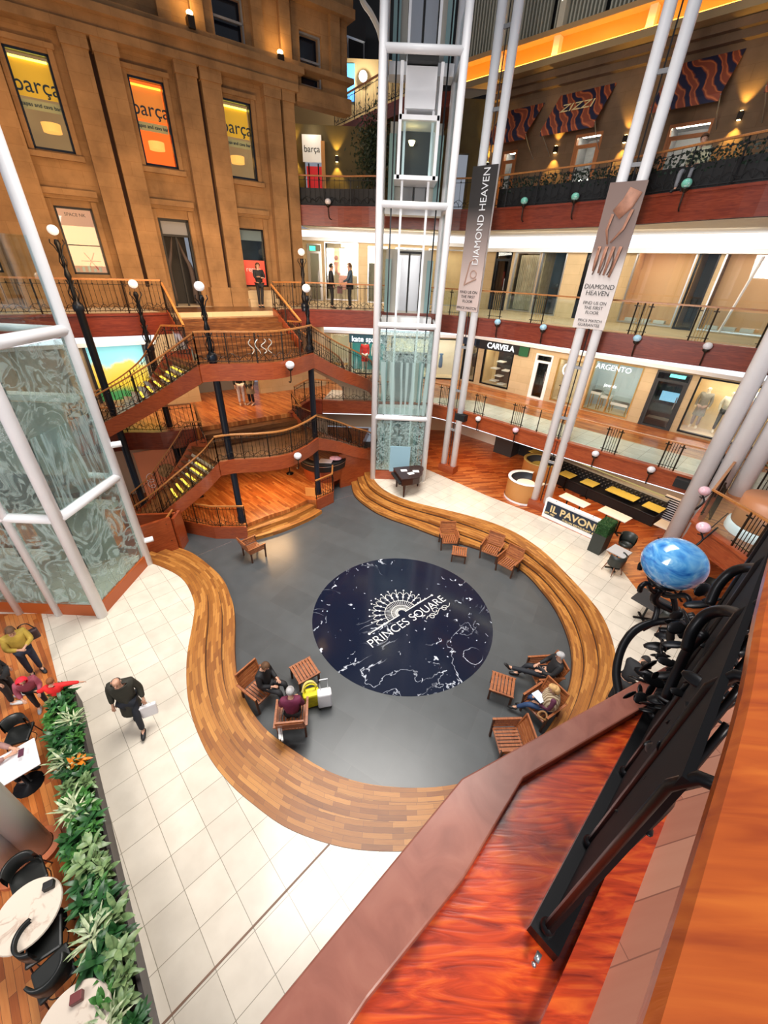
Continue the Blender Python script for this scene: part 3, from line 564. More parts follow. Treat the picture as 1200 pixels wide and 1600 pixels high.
# shop fronts: frame, glass, lit room, display
SHOPN = [0]
def front(pl, op, lab, wall, frame=M['silver'], fw=.05, door=False, depth=1.3, lit=.55, sign=None, floorc=None, wcol=None, divs=0):
    s0, s1, z0, z1 = op; SHOPN[0] += 1
    t = thing(('door_%d' if door else 'window_%d') % SHOPN[0], lab, 'door' if door else 'shop window', tuple(pl.p((s0+s1)/2, z0, 0))); t['kind'] = 'structure'
    mb = MB(); mb.obox(pl, s0, s0+fw, z0, z1, -.12, .03); mb.obox(pl, s1-fw, s1, z0, z1, -.12, .03); mb.obox(pl, s0+fw, s1-fw, z1-fw, z1, -.12, .03); mb.obox(pl, s0+fw, s1-fw, z0, z0+fw, -.12, .03)
    for k in range(1, divs+1): x = s0+(s1-s0)*k/(divs+1); mb.obox(pl, x-.02, x+.02, z0, z1, -.1, .02)
    if door: mb.obox(pl, s0+fw, s1-fw, z1-.42, z1-.32, -.1, .02); mb.obox(pl, s0+fw, s0+fw+.1, z0, z1-.42, -.08, 0); mb.obox(pl, s1-fw-.1, s1-fw, z0, z1-.42, -.08, 0)
    mb.build('window_frame' if not door else 'door_frame', frame, t)
    mb = MB(); mb.obox(pl, s0+fw, s1-fw, z0+fw, z1-fw, -.06, -.045); mb.build('pane', M['shopglass'], t)
    mb = MB(); mb.obox(pl, s0-.1, s1+.1, z0-.02, z1+.1, -depth-.05, -depth); mb.obox(pl, s0-.1, s0-.05, z0, z1+.1, -depth, -.3); mb.obox(pl, s1+.05, s1+.1, z0, z1+.1, -depth, -.3); mb.obox(pl, s0-.1, s1+.1, z1+.05, z1+.1, -depth, -.3)
    mb.build('display_wall', wall, t); mb = MB(); mb.obox(pl, s0-.05, s1+.05, z0-.08, z0, -depth, -.12); mb.build('display_floor', floorc or M['cream'], t)
    if lit:
        mb = MB(); mb.obox(pl, s0+.1, s1-.1, z1-.02, z1+.02, -.5, -.35); mb.build('light_strip', glow('shop light %d' % SHOPN[0], (1, .90, .72), lit*26), t)
    if door: mb = MB(); mb.bar(pl.p(s1-.2, z0+.9, .05), pl.p(s1-.2, z0+1.4, .05), .03); mb.build('handle', M['silver'], t)
    return t
def sign(t, pl, s, z, body, size, m, off=.05, name='lettering', **k): return text(name, body, size, m, t, pl.p(s, z, off), (PI/2, 0, pl.a), **k)
M['signw'] = glow('lit white letters', (1, 1, 1), 1.6); M['darkint'] = plain('dark shop interior', (.02, .02, .025), .6, noise=.5, nscale=3)
M['warmwall'] = plain('warm display wall', (.80, .62, .36), .7, noise=.1, nscale=2); M['peach'] = plain('peach display wall', (.80, .48, .26), .7); M['taupe'] = plain('taupe curtain', (.42, .36, .26), .7, noise=.2, nscale=4)
M['blueint'] = plain('blue dark interior', (.02, .035, .055), .5, noise=.5, nscale=2)
# --- first gallery, right
ta = front(PL1, RA['w1'], 'shoe shop window with stepped white display boxes under the CARVELA sign', M['warmwall'], M['iron'], .06)
mb = MB(); mb.obox(PL1, -3.9, -.75, 5.12, 5.55, .0, .1); mb.build('fascia_board', M['black'], ta); sign(ta, PL1, -2.35, 5.34, 'CARVELA', .38, M['signw'], .13, bold=.008)
mb = MB(); mb.obox(PL1, -1.25, -.75, 5.1, 5.55, .1, .14); mb.build('green_sign', plain('green sign', (.02, .12, .05), .4), ta)
mb = MB(); mb.obox(PL1, -3.0, -1.9, ZA+.15, 5.0, -1.1, -1.0); mb.build('display_back', M['darkint'], ta)
for i, (s_, z_) in enumerate(((-2.75, 3.45), (-2.25, 3.35), (-2.5, 3.75), (-2.8, 4.1), (-2.1, 4.1), (-2.5, 4.5))):
    o = MB().obox(PL1, s_-.2, s_+.2, z_, z_+.05, -.75, -.35).solo('display_shelf', M['white'], 'white display shelf holding a shoe in the CARVELA window, number %s from the bottom' % ['one', 'two', 'three', 'four', 'five', 'six'][i] if False else 'small white display block in the black-backed shoe shop window', 'display block', 'display blocks in the shoe shop window')
td = front(PL1, RA['door1'], 'white framed glass door beside the shoe shop window, dark inside', M['darkint'], M['white'], .08, True, lit=0)
ta = front(PL1, RA['w2'], 'bright shop window with a round clock sign and a small bronze display stand', M['cream'], M['gold'], .04)
mb = MB(); a, z = 1.35, 4.85; mb.tube([PL1.p(a+.19*math.cos(k*.2618), z+.26*math.sin(k*.2618), .03) for k in range(25)], .035, 6); mb.build('ring_sign', M['signw'], ta)
mb = MB(); mb.obox(PL1, 1.0, 1.45, 3.95, 3.98, -.7, -.4); [mb.bar(PL1.p(x, ZA+.1, -.55), PL1.p(x, 3.95, -.55), .02) for x in (1.02, 1.43)]; mb.build('stand', M['bronze'], ta)
tb = front(PL1, RA['w3'], 'jewellery shop window with lit glass cases under the ARGENTO letters', plain('pale blue display wall', (.45, .55, .62), .6), M['gold'], .05, divs=1)
sign(tb, PL1, 3.35, 5.25, 'ARGENTO', .32, M['signw'], .05); sign(tb, PL1, 3.45, 4.5, 'jewels', .22, M['signw'], .0)
for i, (a, b, z) in enumerate(((2.6, 3.05, 4.05), (3.1, 3.5, 3.95), (3.6, 4.35, 3.75))):
    t = thing('display_case', ['jewellery case with white cushions at the left of the ARGENTO window', 'middle glass jewellery case in the ARGENTO window', 'low jewellery table on thin legs at the right of the ARGENTO window'][i], 'display case', tuple(PL1.p((a+b)/2, ZA+.1, -.6)), 0, 'jewellery cases')
    MB().obox(PL1, a, b, z-.12, z, -.85, -.35).build('tray', M['white'], t); MB().obox(PL1, a, b, z, z+.2, -.85, -.35).build('glass_cover', M['shopglass'], t); mb = MB(); [mb.bar(PL1.p(x, ZA+.08, y), PL1.p(x, z-.12, y), .03) for x in (a+.03, b-.03) for y in (-.8, -.4)]; mb.build('stand_frame', M['gold'], t)
td = front(PL1, RA['door2'], 'tall glass shop door with steel-blue interior right of the jewellery window', M['blueint'], M['charcoal'], .07, True, lit=0, depth=2)
mb = MB(); mb.obox(PL1, 5.3, 6.0, 4.1, 4.5, -1.2, -1.1); mb.build('poster', plain('blue lit poster', (.25, .55, .80), .5, emit=.8), td); mb = MB(); mb.obox(PL1, 5.55, 6.1, 5.3, 5.42, .02, .05); mb.build('exit_sign', glow('teal exit sign', (.2, .9, .75), 2), td)
tc = front(PL1, RA['w4'], 'warm lit clothes shop window with dressed mannequins behind the white columns', M['warmwall'], M['iron'], .06, lit=.9, divs=1)
sign(tc, PL1, 8.3, 5.15, 'REISS', .42, M['signw'], .12, bold=.008)
ta = front(PL1, RA['w0'], 'dark boutique window with a jacket on a rail beside the central lift', M['taupe'], M['iron'], .06)
mb = MB(); mb.obox(PL1, -4.8, -3.65, 5.2, 5.55, 0, .1); mb.build('fascia_board', plain('navy sign board', (.01, .03, .07), .4), ta); sign(ta, PL1, -4.25, 5.38, 'nic', .2, M['signw'], .12)
tx = front(PL0, OA[2], 'bright fashion shop window with hanging clothes seen through the central lift', M['offwhite'], M['iron'], .06, divs=2, lit=.8)
tk = front(PL0, OA[1], 'shop front with a turquoise back wall and mannequins under the kate spade letters', plain('turquoise wall', (.05, .35, .40), .5), M['black'], .05, lit=.8)
mb = MB(); mb.obox(PL0, 2.2, 4.35, 5.0, 5.45, .0, .1); mb.build('fascia_board', plain('teal black board', (.01, .06, .08), .4), tk); sign(tk, PL0, 3.2, 5.2, 'kate spade', .40, M['signw'], .14, bold=.006)
tg = front(PL0, OA[0], 'window with large green disc decals left of the turquoise shop', M['cream'], M['gold'], .04)
for i, (a, z, r) in enumerate(((1.4, 4.6, .24), (1.85, 4.3, .36), (1.6, 3.75, .2))): MB().lathe([(0, 0), (r, 0), (r, .02)], (0, 0, 0), 28).build('green_disc', plain('vivid green decal', (.05, .62, .06), .5), tg, world=False); o = tg.children[-1]; o.rotation_euler = (PI/2, 0, PL0.a); o.location = PL0.p(a, z, .02)-wloc(tg)
# --- second gallery, right: tall dark and amber glass
cols = dict(b1=(M['darkint'], 0), b2=(M['taupe'], .25), b3=(M['blueint'], 0), b4=(M['darkint'], 0), b5=(M['peach'], .35), b6=(M['black'], 0), b7=(M['peach'], .35), b8=(M['offwhite'], .5))
labs = dict(b1='narrow black shop doorway on the second gallery, left of the pleated curtain window', b2='second gallery shop window with a pleated taupe curtain', b3='dark blue-grey glass shop window with vertical reflections on the second gallery', b4='dark shop door with a small teal exit sign over it on the second gallery', b5='wide amber shop window with white items along its floor on the second gallery', b6='narrow black glass pier at the right of the wide amber window', b7='peach coloured shop window behind the white diagonal column at the right', b8='pale shop window at the far right end of the second gallery')
for k in RB:
    t = front(PL1, RB[k], labs[k], cols[k][0], M['iron'] if k in ('b1', 'b4', 'b6') else M['silver'], .05, k in ('b1', 'b4'), lit=cols[k][1])
    if k == 'b4': mb = MB(); mb.obox(PL1, 1.5, 1.85, 9.3, 9.45, .02, .06); mb.build('exit_sign', glow('teal exit sign b', (.2, .9, .85), 2.5), t)
    if k == 'b2':
        mb = MB()
        for i in range(14): mb.lathe([(.045, 0), (.045, 2.3)], PL1.p(-2.4+i*.09, ZB+.1, -.5), 8)
        mb.build('curtain', M['taupe'], t, True)
    if k in ('b5', 'b7'):
        mb = MB(); s0 = RB[k][0]
        for i in range(3): mb.obox(PL1, s0+.2+i*.55, s0+.6+i*.55, ZB+.1, ZB+.22, -.6, -.3)
        mb.build('display_plinth', M['white'], t)
    if k == 'b7': mb = MB(); mb.bar(PL1.p(6.8, 9.5, .04), PL1.p(6.5, 7.1, .04), .06); mb.build('white_mullion', M['white'], t)
labs0 = ['glazed fire door with a green exit sign beside the sandstone corner, second gallery', 'beauty shop window with a large pink flower face poster behind the two men', 'dark curtain window next to the pink poster on the second gallery', 'cream panelled window behind the central lift on the second gallery', 'amber panelled window right behind the central lift, second gallery']
wl0 = [M['offwhite'], M['cream'], M['taupe'], M['cream'], M['warmwall']]
for i, o_ in enumerate(OB):
    t = front(PL0, o_, labs0[i], wl0[i], M['silver'], .05, i == 0, lit=(.3, .5, .1, .3, .3)[i])
    if i == 0: MB().obox(PL0, .2, .5, 9.3, 9.5, .02, .05).build('exit_sign', glow('green exit sign', (.1, .9, .5), 2), t)
    if i == 1:
        mb = MB(); mb.ball(PL0.p(1.8, 8.75, -.3), .48, (.85, .15, 1.15)); mb.ball(PL0.p(1.55, 9.15, -.28), .28, (1, .15, .8)); mb.ball(PL0.p(2.05, 9.15, -.28), .28, (1, .15, .8)); mb.ball(PL0.p(1.9, 8.0, -.28), .35, (.8, .15, 1.2)); mb.build('poster_flower', plain('pink petal print', (.85, .38, .32), .6, noise=.3, nscale=4), t, True)
MB().obox(PL0, 5.95, 6.35, 7.9, 8.9, .03, .08).solo('banner_sign', plain('teal banner', (.1, .6, .65), .5, emit=.4), 'small teal vertical sign right of the central lift on the second gallery', 'sign')
# windows of the sandstone facade
M['yblind'] = plain('lit yellow blind', (.75, .34, .01), .6, emit=.50, ecol=(1.0, .45, .0)); M['oblind'] = plain('lit orange blind', (.85, .22, .02), .6, emit=.6, ecol=(1, .24, .01))  # strip light on the blinds painted in as emission
def fwin(i, b, z0, z1, lab, frame=M['navyiron']):
    SHOPN[0] += 1; t = thing('window_%d' % SHOPN[0], lab, 'window', tuple(FP.p(b, z0, 0))); t['kind'] = 'structure'
    mb = MB(); s0, s1 = b-W2, b+W2; f = .06; mb.obox(FP, s0, s0+f, z0, z1, -.2, -.02); mb.obox(FP, s1-f, s1, z0, z1, -.2, -.02); mb.obox(FP, s0, s1, z1-f, z1, -.2, -.02); mb.obox(FP, s0, s1, z0, z0+f, -.2, -.02); mb.build('window_frame', frame, t)
    MB().obox(FP, s0+f, s1-f, z0+f, z1-f, -.13, -.12).build('pane', M['glass'], t); return t
def room(t, b, z0, z1, m, m2=None):
    mb = MB(); mb.obox(FP, b-.9, b+.9, z0-.2, z1+.2, -1.8, -1.75); mb.obox(FP, b-.9, b-.85, z0-.2, z1+.2, -1.75, -.35); mb.obox(FP, b+.85, b+.9, z0-.2, z1+.2, -1.75, -.35); mb.build('inner_wall', m, t)
    mb = MB(); mb.obox(FP, b-.9, b+.9, z0-.25, z0-.2, -1.75, -.35); mb.obox(FP, b-.9, b+.9, z1+.15, z1+.2, -1.75, -.35); mb.build('inner_floor', m2 or m, t)
for i, b in enumerate(BAYS):
    nm = ['upper bar window at the far left edge behind the white lift post', 'upper left bar window with a yellow barça blind and a drum lamp behind the glass', 'orange lit bar window between the two yellow ones', 'yellow barça blind window nearest to the central lift'][i]
    t = fwin(i, b, 11.42, 13.62, nm); room(t, b, 11.42, 13.62, M['oblind'] if i == 2 else plain('dim bar interior %d' % i, (.50, .36, .20), .6, emit=.22, ecol=(.7, .45, .2)))  # lamp warmth painted into the inner walls as emission
    bl = M['oblind'] if i == 2 else M['yblind']; MB().obox(FP, b-.47, b+.47, 12.66, 13.5, -.32, -.3).build('blind', bl, t); MB().obox(FP, b-.47, b+.47, 12.38, 12.60, -.32, -.3).build('lower_sign', plain('cream sign strip %d' % i, (.6, .42, .16), .5, emit=.2), t)
    MB().obox(FP, b-.45, b+.45, 13.45, 13.5, -.27, -.24).build('light_strip', glow('window strip %d' % i, (1, .75, .1) if i != 2 else (1, .3, .02), 5), t)
    sign(t, FP, b+.02, 12.92, 'barça', .52, M['black'], -.28); sign(t, FP, b, 12.49, 'tapas and cava bar', .13, M['black'], -.28)
    lmp = MB().lathe([(.0, 0), (.25, 0), (.26, .22), (.0, .22)], tuple(FP.p(b+.12, 12.0, -.9)), 20).solo('drum_lamp', plain('lit amber drum shade %d' % i, (.9, .4, .08), .6, emit=1.4), 'round drum lamp glowing behind the %s' % ['far left upper window', 'left yellow blind', 'orange blind', 'yellow blind nearest the lift'][i], 'lamp', 'drum lamps in the bar windows')
lo = ['lit shop window at the far left edge behind the white lift frame', 'lit beauty shop window with a red paper flower beside the left lamp post', None, 'small shop window with a red REPAIR poster behind the woman in black']
for i, b in enumerate(BAYS):
    z0, z1 = low[b]
    if i == 2:
        SHOPN[0] += 1; t = thing('door_%d' % SHOPN[0], 'dark double doorway of the sandstone facade with black curtains', 'door', tuple(FP.p(b, z0, 0))); t['kind'] = 'structure'
        mb = MB(); mb.obox(FP, b-W2, b-W2+.08, z0, z1, -.25, -.05); mb.obox(FP, b+W2-.08, b+W2, z0, z1, -.25, -.05); mb.obox(FP, b-W2, b+W2, z1-.08, z1, -.25, -.05); mb.obox(FP, b-.03, b+.03, z0, z1-.5, -.2, -.1); mb.obox(FP, b-W2, b+W2, z1-.55, z1-.48, -.2, -.08); mb.build('door_frame', M['black'], t)
        MB().obox(FP, b-W2+.08, b+W2-.08, z1-.48, z1-.08, -.18, -.14).build('fanlight', M['grey'], t); MB().obox(FP, b-W2, b+W2, z0, z1, -1.3, -1.25).build('inner_wall', M['charcoal'], t)
        for e in (-1, 1):
            mb = MB(); mb.tube(smooth_path([FP.p(b+e*.08, 9.4, -.5), FP.p(b+e*.25, 8.8, -.5), FP.p(b+e*.42, 8.3, -.5), FP.p(b+e*.44, 7.2, -.5)], 5), [.02+.008*k for k in range(16)], 8); mb.build('curtain', plain('taupe drape %d' % e, (.12, .09, .08), .8), t, True)
        continue
    t = fwin(i, b, z0, z1, lo[i], M['iron']); room(t, b, z0, z1, plain('pale pink shop wall %d' % i, (.80, .52, .38), .6, emit=.30, ecol=(.95, .60, .40)) if i < 2 else M['blueint'])  # shop light painted into the pink walls as emission
    if i < 2:
        MB().obox(FP, b-.47, b+.47, z1-.75, z1-.73, -.14, -.1).build('transom', M['iron'], t) if False else None
        MB().obox(FP, b-.47, b+.47, 8.95, 8.98, -.18, -.08).build('transom', M['iron'], t); sign(t, FP, b, 9.82, 'SPACE NK', .13, M['charcoal'], -.1)
        mb = MB()
        for k in range(6): a = k*PI/3; mb.ball(FP.p(b+.1+.16*math.cos(a), 8.5+.16*math.sin(a), -.6), .14, (1, .3, .5), 8, 6) if False else mb.bar(FP.p(b+.1, 8.5, -.6), FP.p(b+.1+.3*math.cos(a), 8.5+.3*math.sin(a), -.6), .12, .03)
        mb.solo('paper_flower', plain('red paper %d' % i, (.65, .06, .08), .6), 'red star-shaped paper flower hung inside the %s' % ['far left shop window', 'window behind the left lamp post'][i], 'decoration')
        for e in range(5): MB().obox(FP, b-.42+e*.17, b-.34+e*.17, 8.17, 8.17+.1+.05*(e % 3), -.5, -.42).solo('bottle', plain('white bottle %d%d' % (i, e), (.8, .78, .72), .4), 'small white bottle on the sill of the %s' % ['far left shop window', 'window with the red paper flower'][i], 'bottle', 'bottles in the %s' % ['far left window', 'flower window'][i])
    else:
        MB().obox(FP, b-.47, b+.47, 9.45, 9.8, -.18, -.14).build('blind', M['grey'], t); po = MB().obox(FP, b-.45, b+.47, 7.82, 8.75, -.11, -.09).build('poster', plain('red poster', (.85, .10, .06), .5, emit=.25), t); sign(t, FP, b-.05, 8.42, 'repair', .26, plain('pink print', (1, .6, .5), .5, emit=.3), -.085)
for i, (s0, s1, z0, z1) in enumerate(((1.15, 2.2, 14.98, 16.15), (4.2, 5.1, 14.5, 15.9), (-2.0, -1.0, 15.4, 17))):
    SHOPN[0] += 1; t = thing('window_%d' % SHOPN[0], ['dark sash window above the cornice, over the yellow blind nearest the lift', 'dark open window with a window box at the corner above the bar sign', 'dark window at the top left edge above the cornice'][i], 'window', tuple(FP.p((s0+s1)/2, z0, 0))); t['kind'] = 'structure'
    mb = MB(); f = .05
    for a, b_ in ((s0, s0+f), (s1-f, s1)): mb.obox(FP, a, b_, z0, z1, -.1, 0)
    mb.obox(FP, s0, s1, z0, z0+f, -.1, 0); mb.obox(FP, s0, s1, z1-f, z1, -.1, 0); mb.obox(FP, s0, s1, (z0+z1)/2-.03, (z0+z1)/2+.03, -.1, 0); mb.build('window_frame', M['grey'], t)
    MB().obox(FP, s0+f, s1-f, z0+f, z1-f, -.3, -.25).build('pane', plain('dark pane %d' % i, (.01, .012, .02), .1), t)
# picture window and cladding on the first gallery, left
t = thing('window_40', 'big picture screen of a yellow hillside and blue sky under the left gallery', 'window', tuple(FP.p(-4.3, 3.6, 0))); t['kind'] = 'structure'
mb = MB(); mb.obox(FP, -5.4, -3.3, 5.75, 5.95, -.1, .05); mb.obox(FP, -5.4, -5.3, 3.6, 5.8, -.1, .05); mb.obox(FP, -3.4, -3.3, 3.6, 5.8, -.1, .05); mb.build('window_frame', M['charcoal'], t)
def scenic():
    m, nt, b, N, L = new_mat('hillside picture'); v = mapping(N, L); s = N.new('ShaderNodeSeparateXYZ'); L.new(v, s.inputs[0])
    n = N.new('ShaderNodeTexNoise'); n.inputs['Scale'].default_value = 3; n.inputs['Detail'].default_value = 6; L.new(v, n.inputs['Vector'])
    a = N.new('ShaderNodeMath'); a.operation = 'MULTIPLY_ADD'; a.inputs[1].default_value = .5; L.new(n.outputs[0], a.inputs[0]); L.new(s.outputs[2], a.inputs[2])
    c = ramp(N, L, a.outputs[0], [(.35, (.05, .25, .08)), (.55, (.75, .55, .05)), (.85, (.85, .65, .15)), (.93, (.35, .80, .85)), (1, (.3, .78, .85))]); L.new(c, b.inputs['Base Color']); L.new(c, b.inputs['Emission Color']); b.inputs['Emission Strength'].default_value = .7; return m
mp = scenic(); o = MB().obox(FP, -5.3, -3.4, 3.6, 5.75, -.3, -.25).build('screen', mp, t)
nt = mp.node_tree
for n in nt.nodes:
    if n.type == 'MAPPING': n.inputs['Scale'].default_value = (.46, .46, .46)
MB().obox(FP, -7.6, -6.1, 3.6, 5.9, -.3, -.25).solo('stone_board', M['taupe'], 'dim stone-coloured display panel left of the hillside picture', 'display panel')
# awnings, wall lights, bar sign of the top gallery
def awning_mat(name, a, b_, c):
    m, nt, b, N, L = new_mat(name); n = N.new('ShaderNodeTexWave'); n.inputs['Scale'].default_value = .8; n.inputs['Distortion'].default_value = 8; n.inputs['Detail'].default_value = 2.5; n.inputs['Detail Scale'].default_value = 1; L.new(mapping(N, L, (0, .6, .4)), n.inputs['Vector'])
    L.new(ramp(N, L, n.outputs[0], [(.25, a), (.45, b_), (.62, c), (.85, b_)]), b.inputs['Base Color']); b.inputs['Roughness'].default_value = .7; return m
M['awn'] = awning_mat('swirled orange and navy canvas', (.02, .018, .05), (.34, .07, .03), (.75, .20, .06))
def awning(pl, s0, s1, z0, z1, lab, txt=None):
    t = thing('awning', lab, 'awning', tuple(pl.p((s0+s1)/2, z0, .5)), 0, 'swirl patterned awnings')
    mb = MB(); a, b, c, d = pl.p(s0, z1, .03), pl.p(s1, z1, .03), pl.p(s1, z0, 1.1), pl.p(s0, z0, 1.1); e = Vector((0, 0, .03)); mb.hexa([d, c, b, a], [d+e, c+e, b+e, a+e]); mb.build('canopy', M['awn'], t)
    mb = MB(); mb.hexa([d-Vector((0, 0, .15)), c-Vector((0, 0, .15)), c-pl.n*.03-Vector((0, 0, .15)), d-pl.n*.03-Vector((0, 0, .15))], [d, c, c-pl.n*.03, d-pl.n*.03]); mb.build('valance', M['awn'], t)
    mb = MB(); mb.tube([d, pl.p(s0+.05, z0-.3, .6), pl.p(s0+.05, z0-.6, .05)], .015, 6); mb.build('arm', M['silver'], t); mb = MB(); mb.tube([c, pl.p(s1-.05, z0-.3, .6), pl.p(s1-.05, z0-.6, .05)], .015, 6); mb.build('arm', M['silver'], t)
    if txt:
        al = math.atan2(z1-z0, 1.07); o = text('lettering', txt, .52, plain('pale gold print', (.75, .55, .25), .5, emit=.15), t, (a+b+c+d)/4+Vector((0, 0, .06))+pl.n*.03, (0, 0, 0), .005); o.rotation_euler = (Matrix.Rotation(pl.a, 3, 'Z') @ Matrix.Rotation(al, 3, 'X')).to_euler()  # faint glow painted into the letters
awning(PL1, -4.3, -2.4, 13.5, 14.6, 'swirled awning over the left doorway of the top gallery, beside the banner column'); awning(PL1, -1.75, .35, 13.5, 14.7, 'swirled awning lettered ZIZZI on the top gallery', 'ZIZZI'); awning(PL1, 2.15, 4.1, 13.6, 14.8, 'swirled awning right of the tall white column pair, top gallery'); awning(PL1, 5.2, 7.2, 13.6, 14.8, 'swirled awning at the right edge of the photo, top gallery')
for i, o_ in enumerate(RC):
    t = front(PL1, o_, ['narrow lit restaurant doorway under the leftmost awning', 'bright restaurant door under the ZIZZI awning', 'pair of bright restaurant doors under the third awning', 'restaurant doors at the right edge of the top gallery'][i], plain('grey room %d' % i, (.30, .30, .32), .6), plain('orange door frame %d' % i, (.5, .18, .06), .5), .07, True, lit=1.0)
    for e in (0, 1):
        MB().ball(PL1.p(o_[0]+.25+.35*e, 12.1, -.7), .07).build('pendant', M['whitebulb'], t)
def wall_light(pl, s, z, lab, grp='up-and-down wall lights'):
    t = thing('wall_light', lab, 'wall light', tuple(pl.p(s, z, .06)), 0, grp); MB().obox(pl, s-.07, s+.07, z-.1, z+.1, .0, .13).build('housing', M['bronze'], t); mb = MB(); mb.obox(pl, s-.045, s+.045, z+.1, z+.115, .03, .1); mb.obox(pl, s-.045, s+.045, z-.115, z-.1, .03, .1); mb.build('lamp', M['bulb'], t)
    q = pl.p(s, z, .3); spot('wall_light_beam', pl.p(s, z-.13, .16), pl.p(s, z-2, -.05), 110, (1, .62, .12), 75, .03); spot('wall_light_beam', pl.p(s, z+.13, .16), pl.p(s, z+2, -.05), 80, (1, .62, .12), 75, .03)
for s_, z_, l_ in ((-4.75, 12.9, 'wall light just right of the central lift, top gallery'), (-4.35, 13.1, 'wall light beside the banner column, top gallery'), (-1.5, 13.1, 'wall light between the first two awnings'), (1.2, 13.1, 'wall light behind the white column pair'), (4.6, 13.25, 'wall light right of the third awning')): wall_light(PL1, s_, z_, l_)
for s_, z_, l_ in ((-.3, 13.1, 'wall light left of the small barça sign'), (1.7, 12.9, 'wall light right of the small barça sign')): wall_light(PL0, s_, z_, l_)
for s_, z_, l_ in ((.3, 15.2, 'brass light bowl glowing on the ledge above the facade cornice'), (3.25, 14.98, 'small bright spotlight on the ledge above the facade cornice')):
    t = thing('wall_light', l_, 'wall light', tuple(FP.p(s_, z_, .5))); MB().ball(FP.p(s_, z_+.05, .5), .1, (1, 1, .6)).build('lamp', M['bulb'], t, True); MB().obox(FP, s_-.1, s_+.1, z_-.3, z_-.02, .3, .6).build('housing', M['bronze'], t); point('ledge_glow', FP.p(s_, z_+.3, .6), 18, (1, .6, .2))
SHOPN[0] += 1
t = thing('door_%d' % SHOPN[0], 'small barça doorway with a white sign and red interior between two wall lights', 'door', tuple(PL0.p(.56, 11.3, 0))); t['kind'] = 'structure'
MB().obox(PL0, .12, 1.0, 12.75, 13.7, .02, .08).build('sign_board', plain('lit white board', (.8, .72, .6), .5, emit=.5), t); sign(t, PL0, .56, 13.2, 'barça', .34, M['black'], .09); MB().obox(PL0, .1, 1.0, 11.3, 12.75, -.9, -.85).build('inner_wall', plain('red interior', (.7, .03, .03), .6, emit=.5), t); MB().obox(PL0, .98, 1.15, 10.9, 13.5, .02, .1).build('door_leaf', plain('orange door leaf', (.6, .25, .06), .5, emit=.15), t); mb = MB(); mb.obox(PL0, .3, .35, 11.3, 12.75, -.3, -.2); mb.obox(PL0, .75, .8, 11.3, 12.75, -.3, -.2); mb.build('door_frame', M['iron'], t)
point('sign_light', PL0.p(.56, 13.8, .5), 10, (1, .9, .8))
# high balcony at the corner by the lift
D0 = [Vector((-3.3, 26.8, 0)), Vector((-1.96, 24.85, 0)), Vector((-.95, 23.4, 0)), Vector((.4, 21.6, 0)), Vector((2.0, 21.2, 0))]
mb = MB(); mb.prism([(p.x, p.y) for p in D0]+[(2, 27.4), (-3.4, 27.4)], 14.05, 14.5); struct('floor', mb, M['darkred'])
mb = MB(); mb.obox(PL0, -2, 6.6, 14.5, 17.2, -3.6, -3.4); struct('wall_back', mb, plain('tan attic wall', (.42, .27, .10), .8))
t = thing('wall_light', 'star-bright white lamp on the high balcony at the corner by the lift', 'wall light', (-1.92, 27.2, 16.4)); MB().ball((-1.92, 27.2, 16.5), .2).build('lamp', M['whitebulb'], t); MB().box((-1.92, 27.45, 16.5), (.1, .3, .1)).build('bracket', M['iron'], t); point('balcony_lamp', (-1.92, 26.7, 16.5), 130, (.95, .97, 1))
MB().obox(PL0, 1.7, 2.25, 15.7, 17.0, -3.38, -3.3).solo('poster', plain('blue lit panel', (.1, .35, .8), .5, emit=1.2), 'small blue lit panel beside the star-bright lamp', 'panel')
# ground level behind the restaurant
area('cornice_glow', tuple(PL1.p(2.5, 15.70, .8)), tuple(PL1.p(2.5, 16.0, .35)), 19, .04, 160, (1, .50, .10)).rotation_euler = (Matrix.Rotation(PL1.a, 3, 'Z') @ Matrix.Rotation(PI/2+.5, 3, 'X')).to_euler()
MB().obox(PL1, -1.2, -.1, .0, 2.5, .02, .9).solo('kitchen_unit', M['charcoal'], 'dark grey cupboard block under the right gallery behind the first column', 'cabinet')
MB().obox(PL1, -.05, 2.2, .0, 2.4, .02, .12).solo('dark_panel', M['black'], 'black recess panel behind the bar at the restaurant end', 'panel')
MB().obox(PL1, -2.2, -1.0, 2.15, 2.42, 2.3, 2.4).solo('hanging_sign', plain('orange lightbox', (1, .12, .02), .5, emit=1.0), 'orange lit box hanging under the right gallery beside the first column', 'sign')
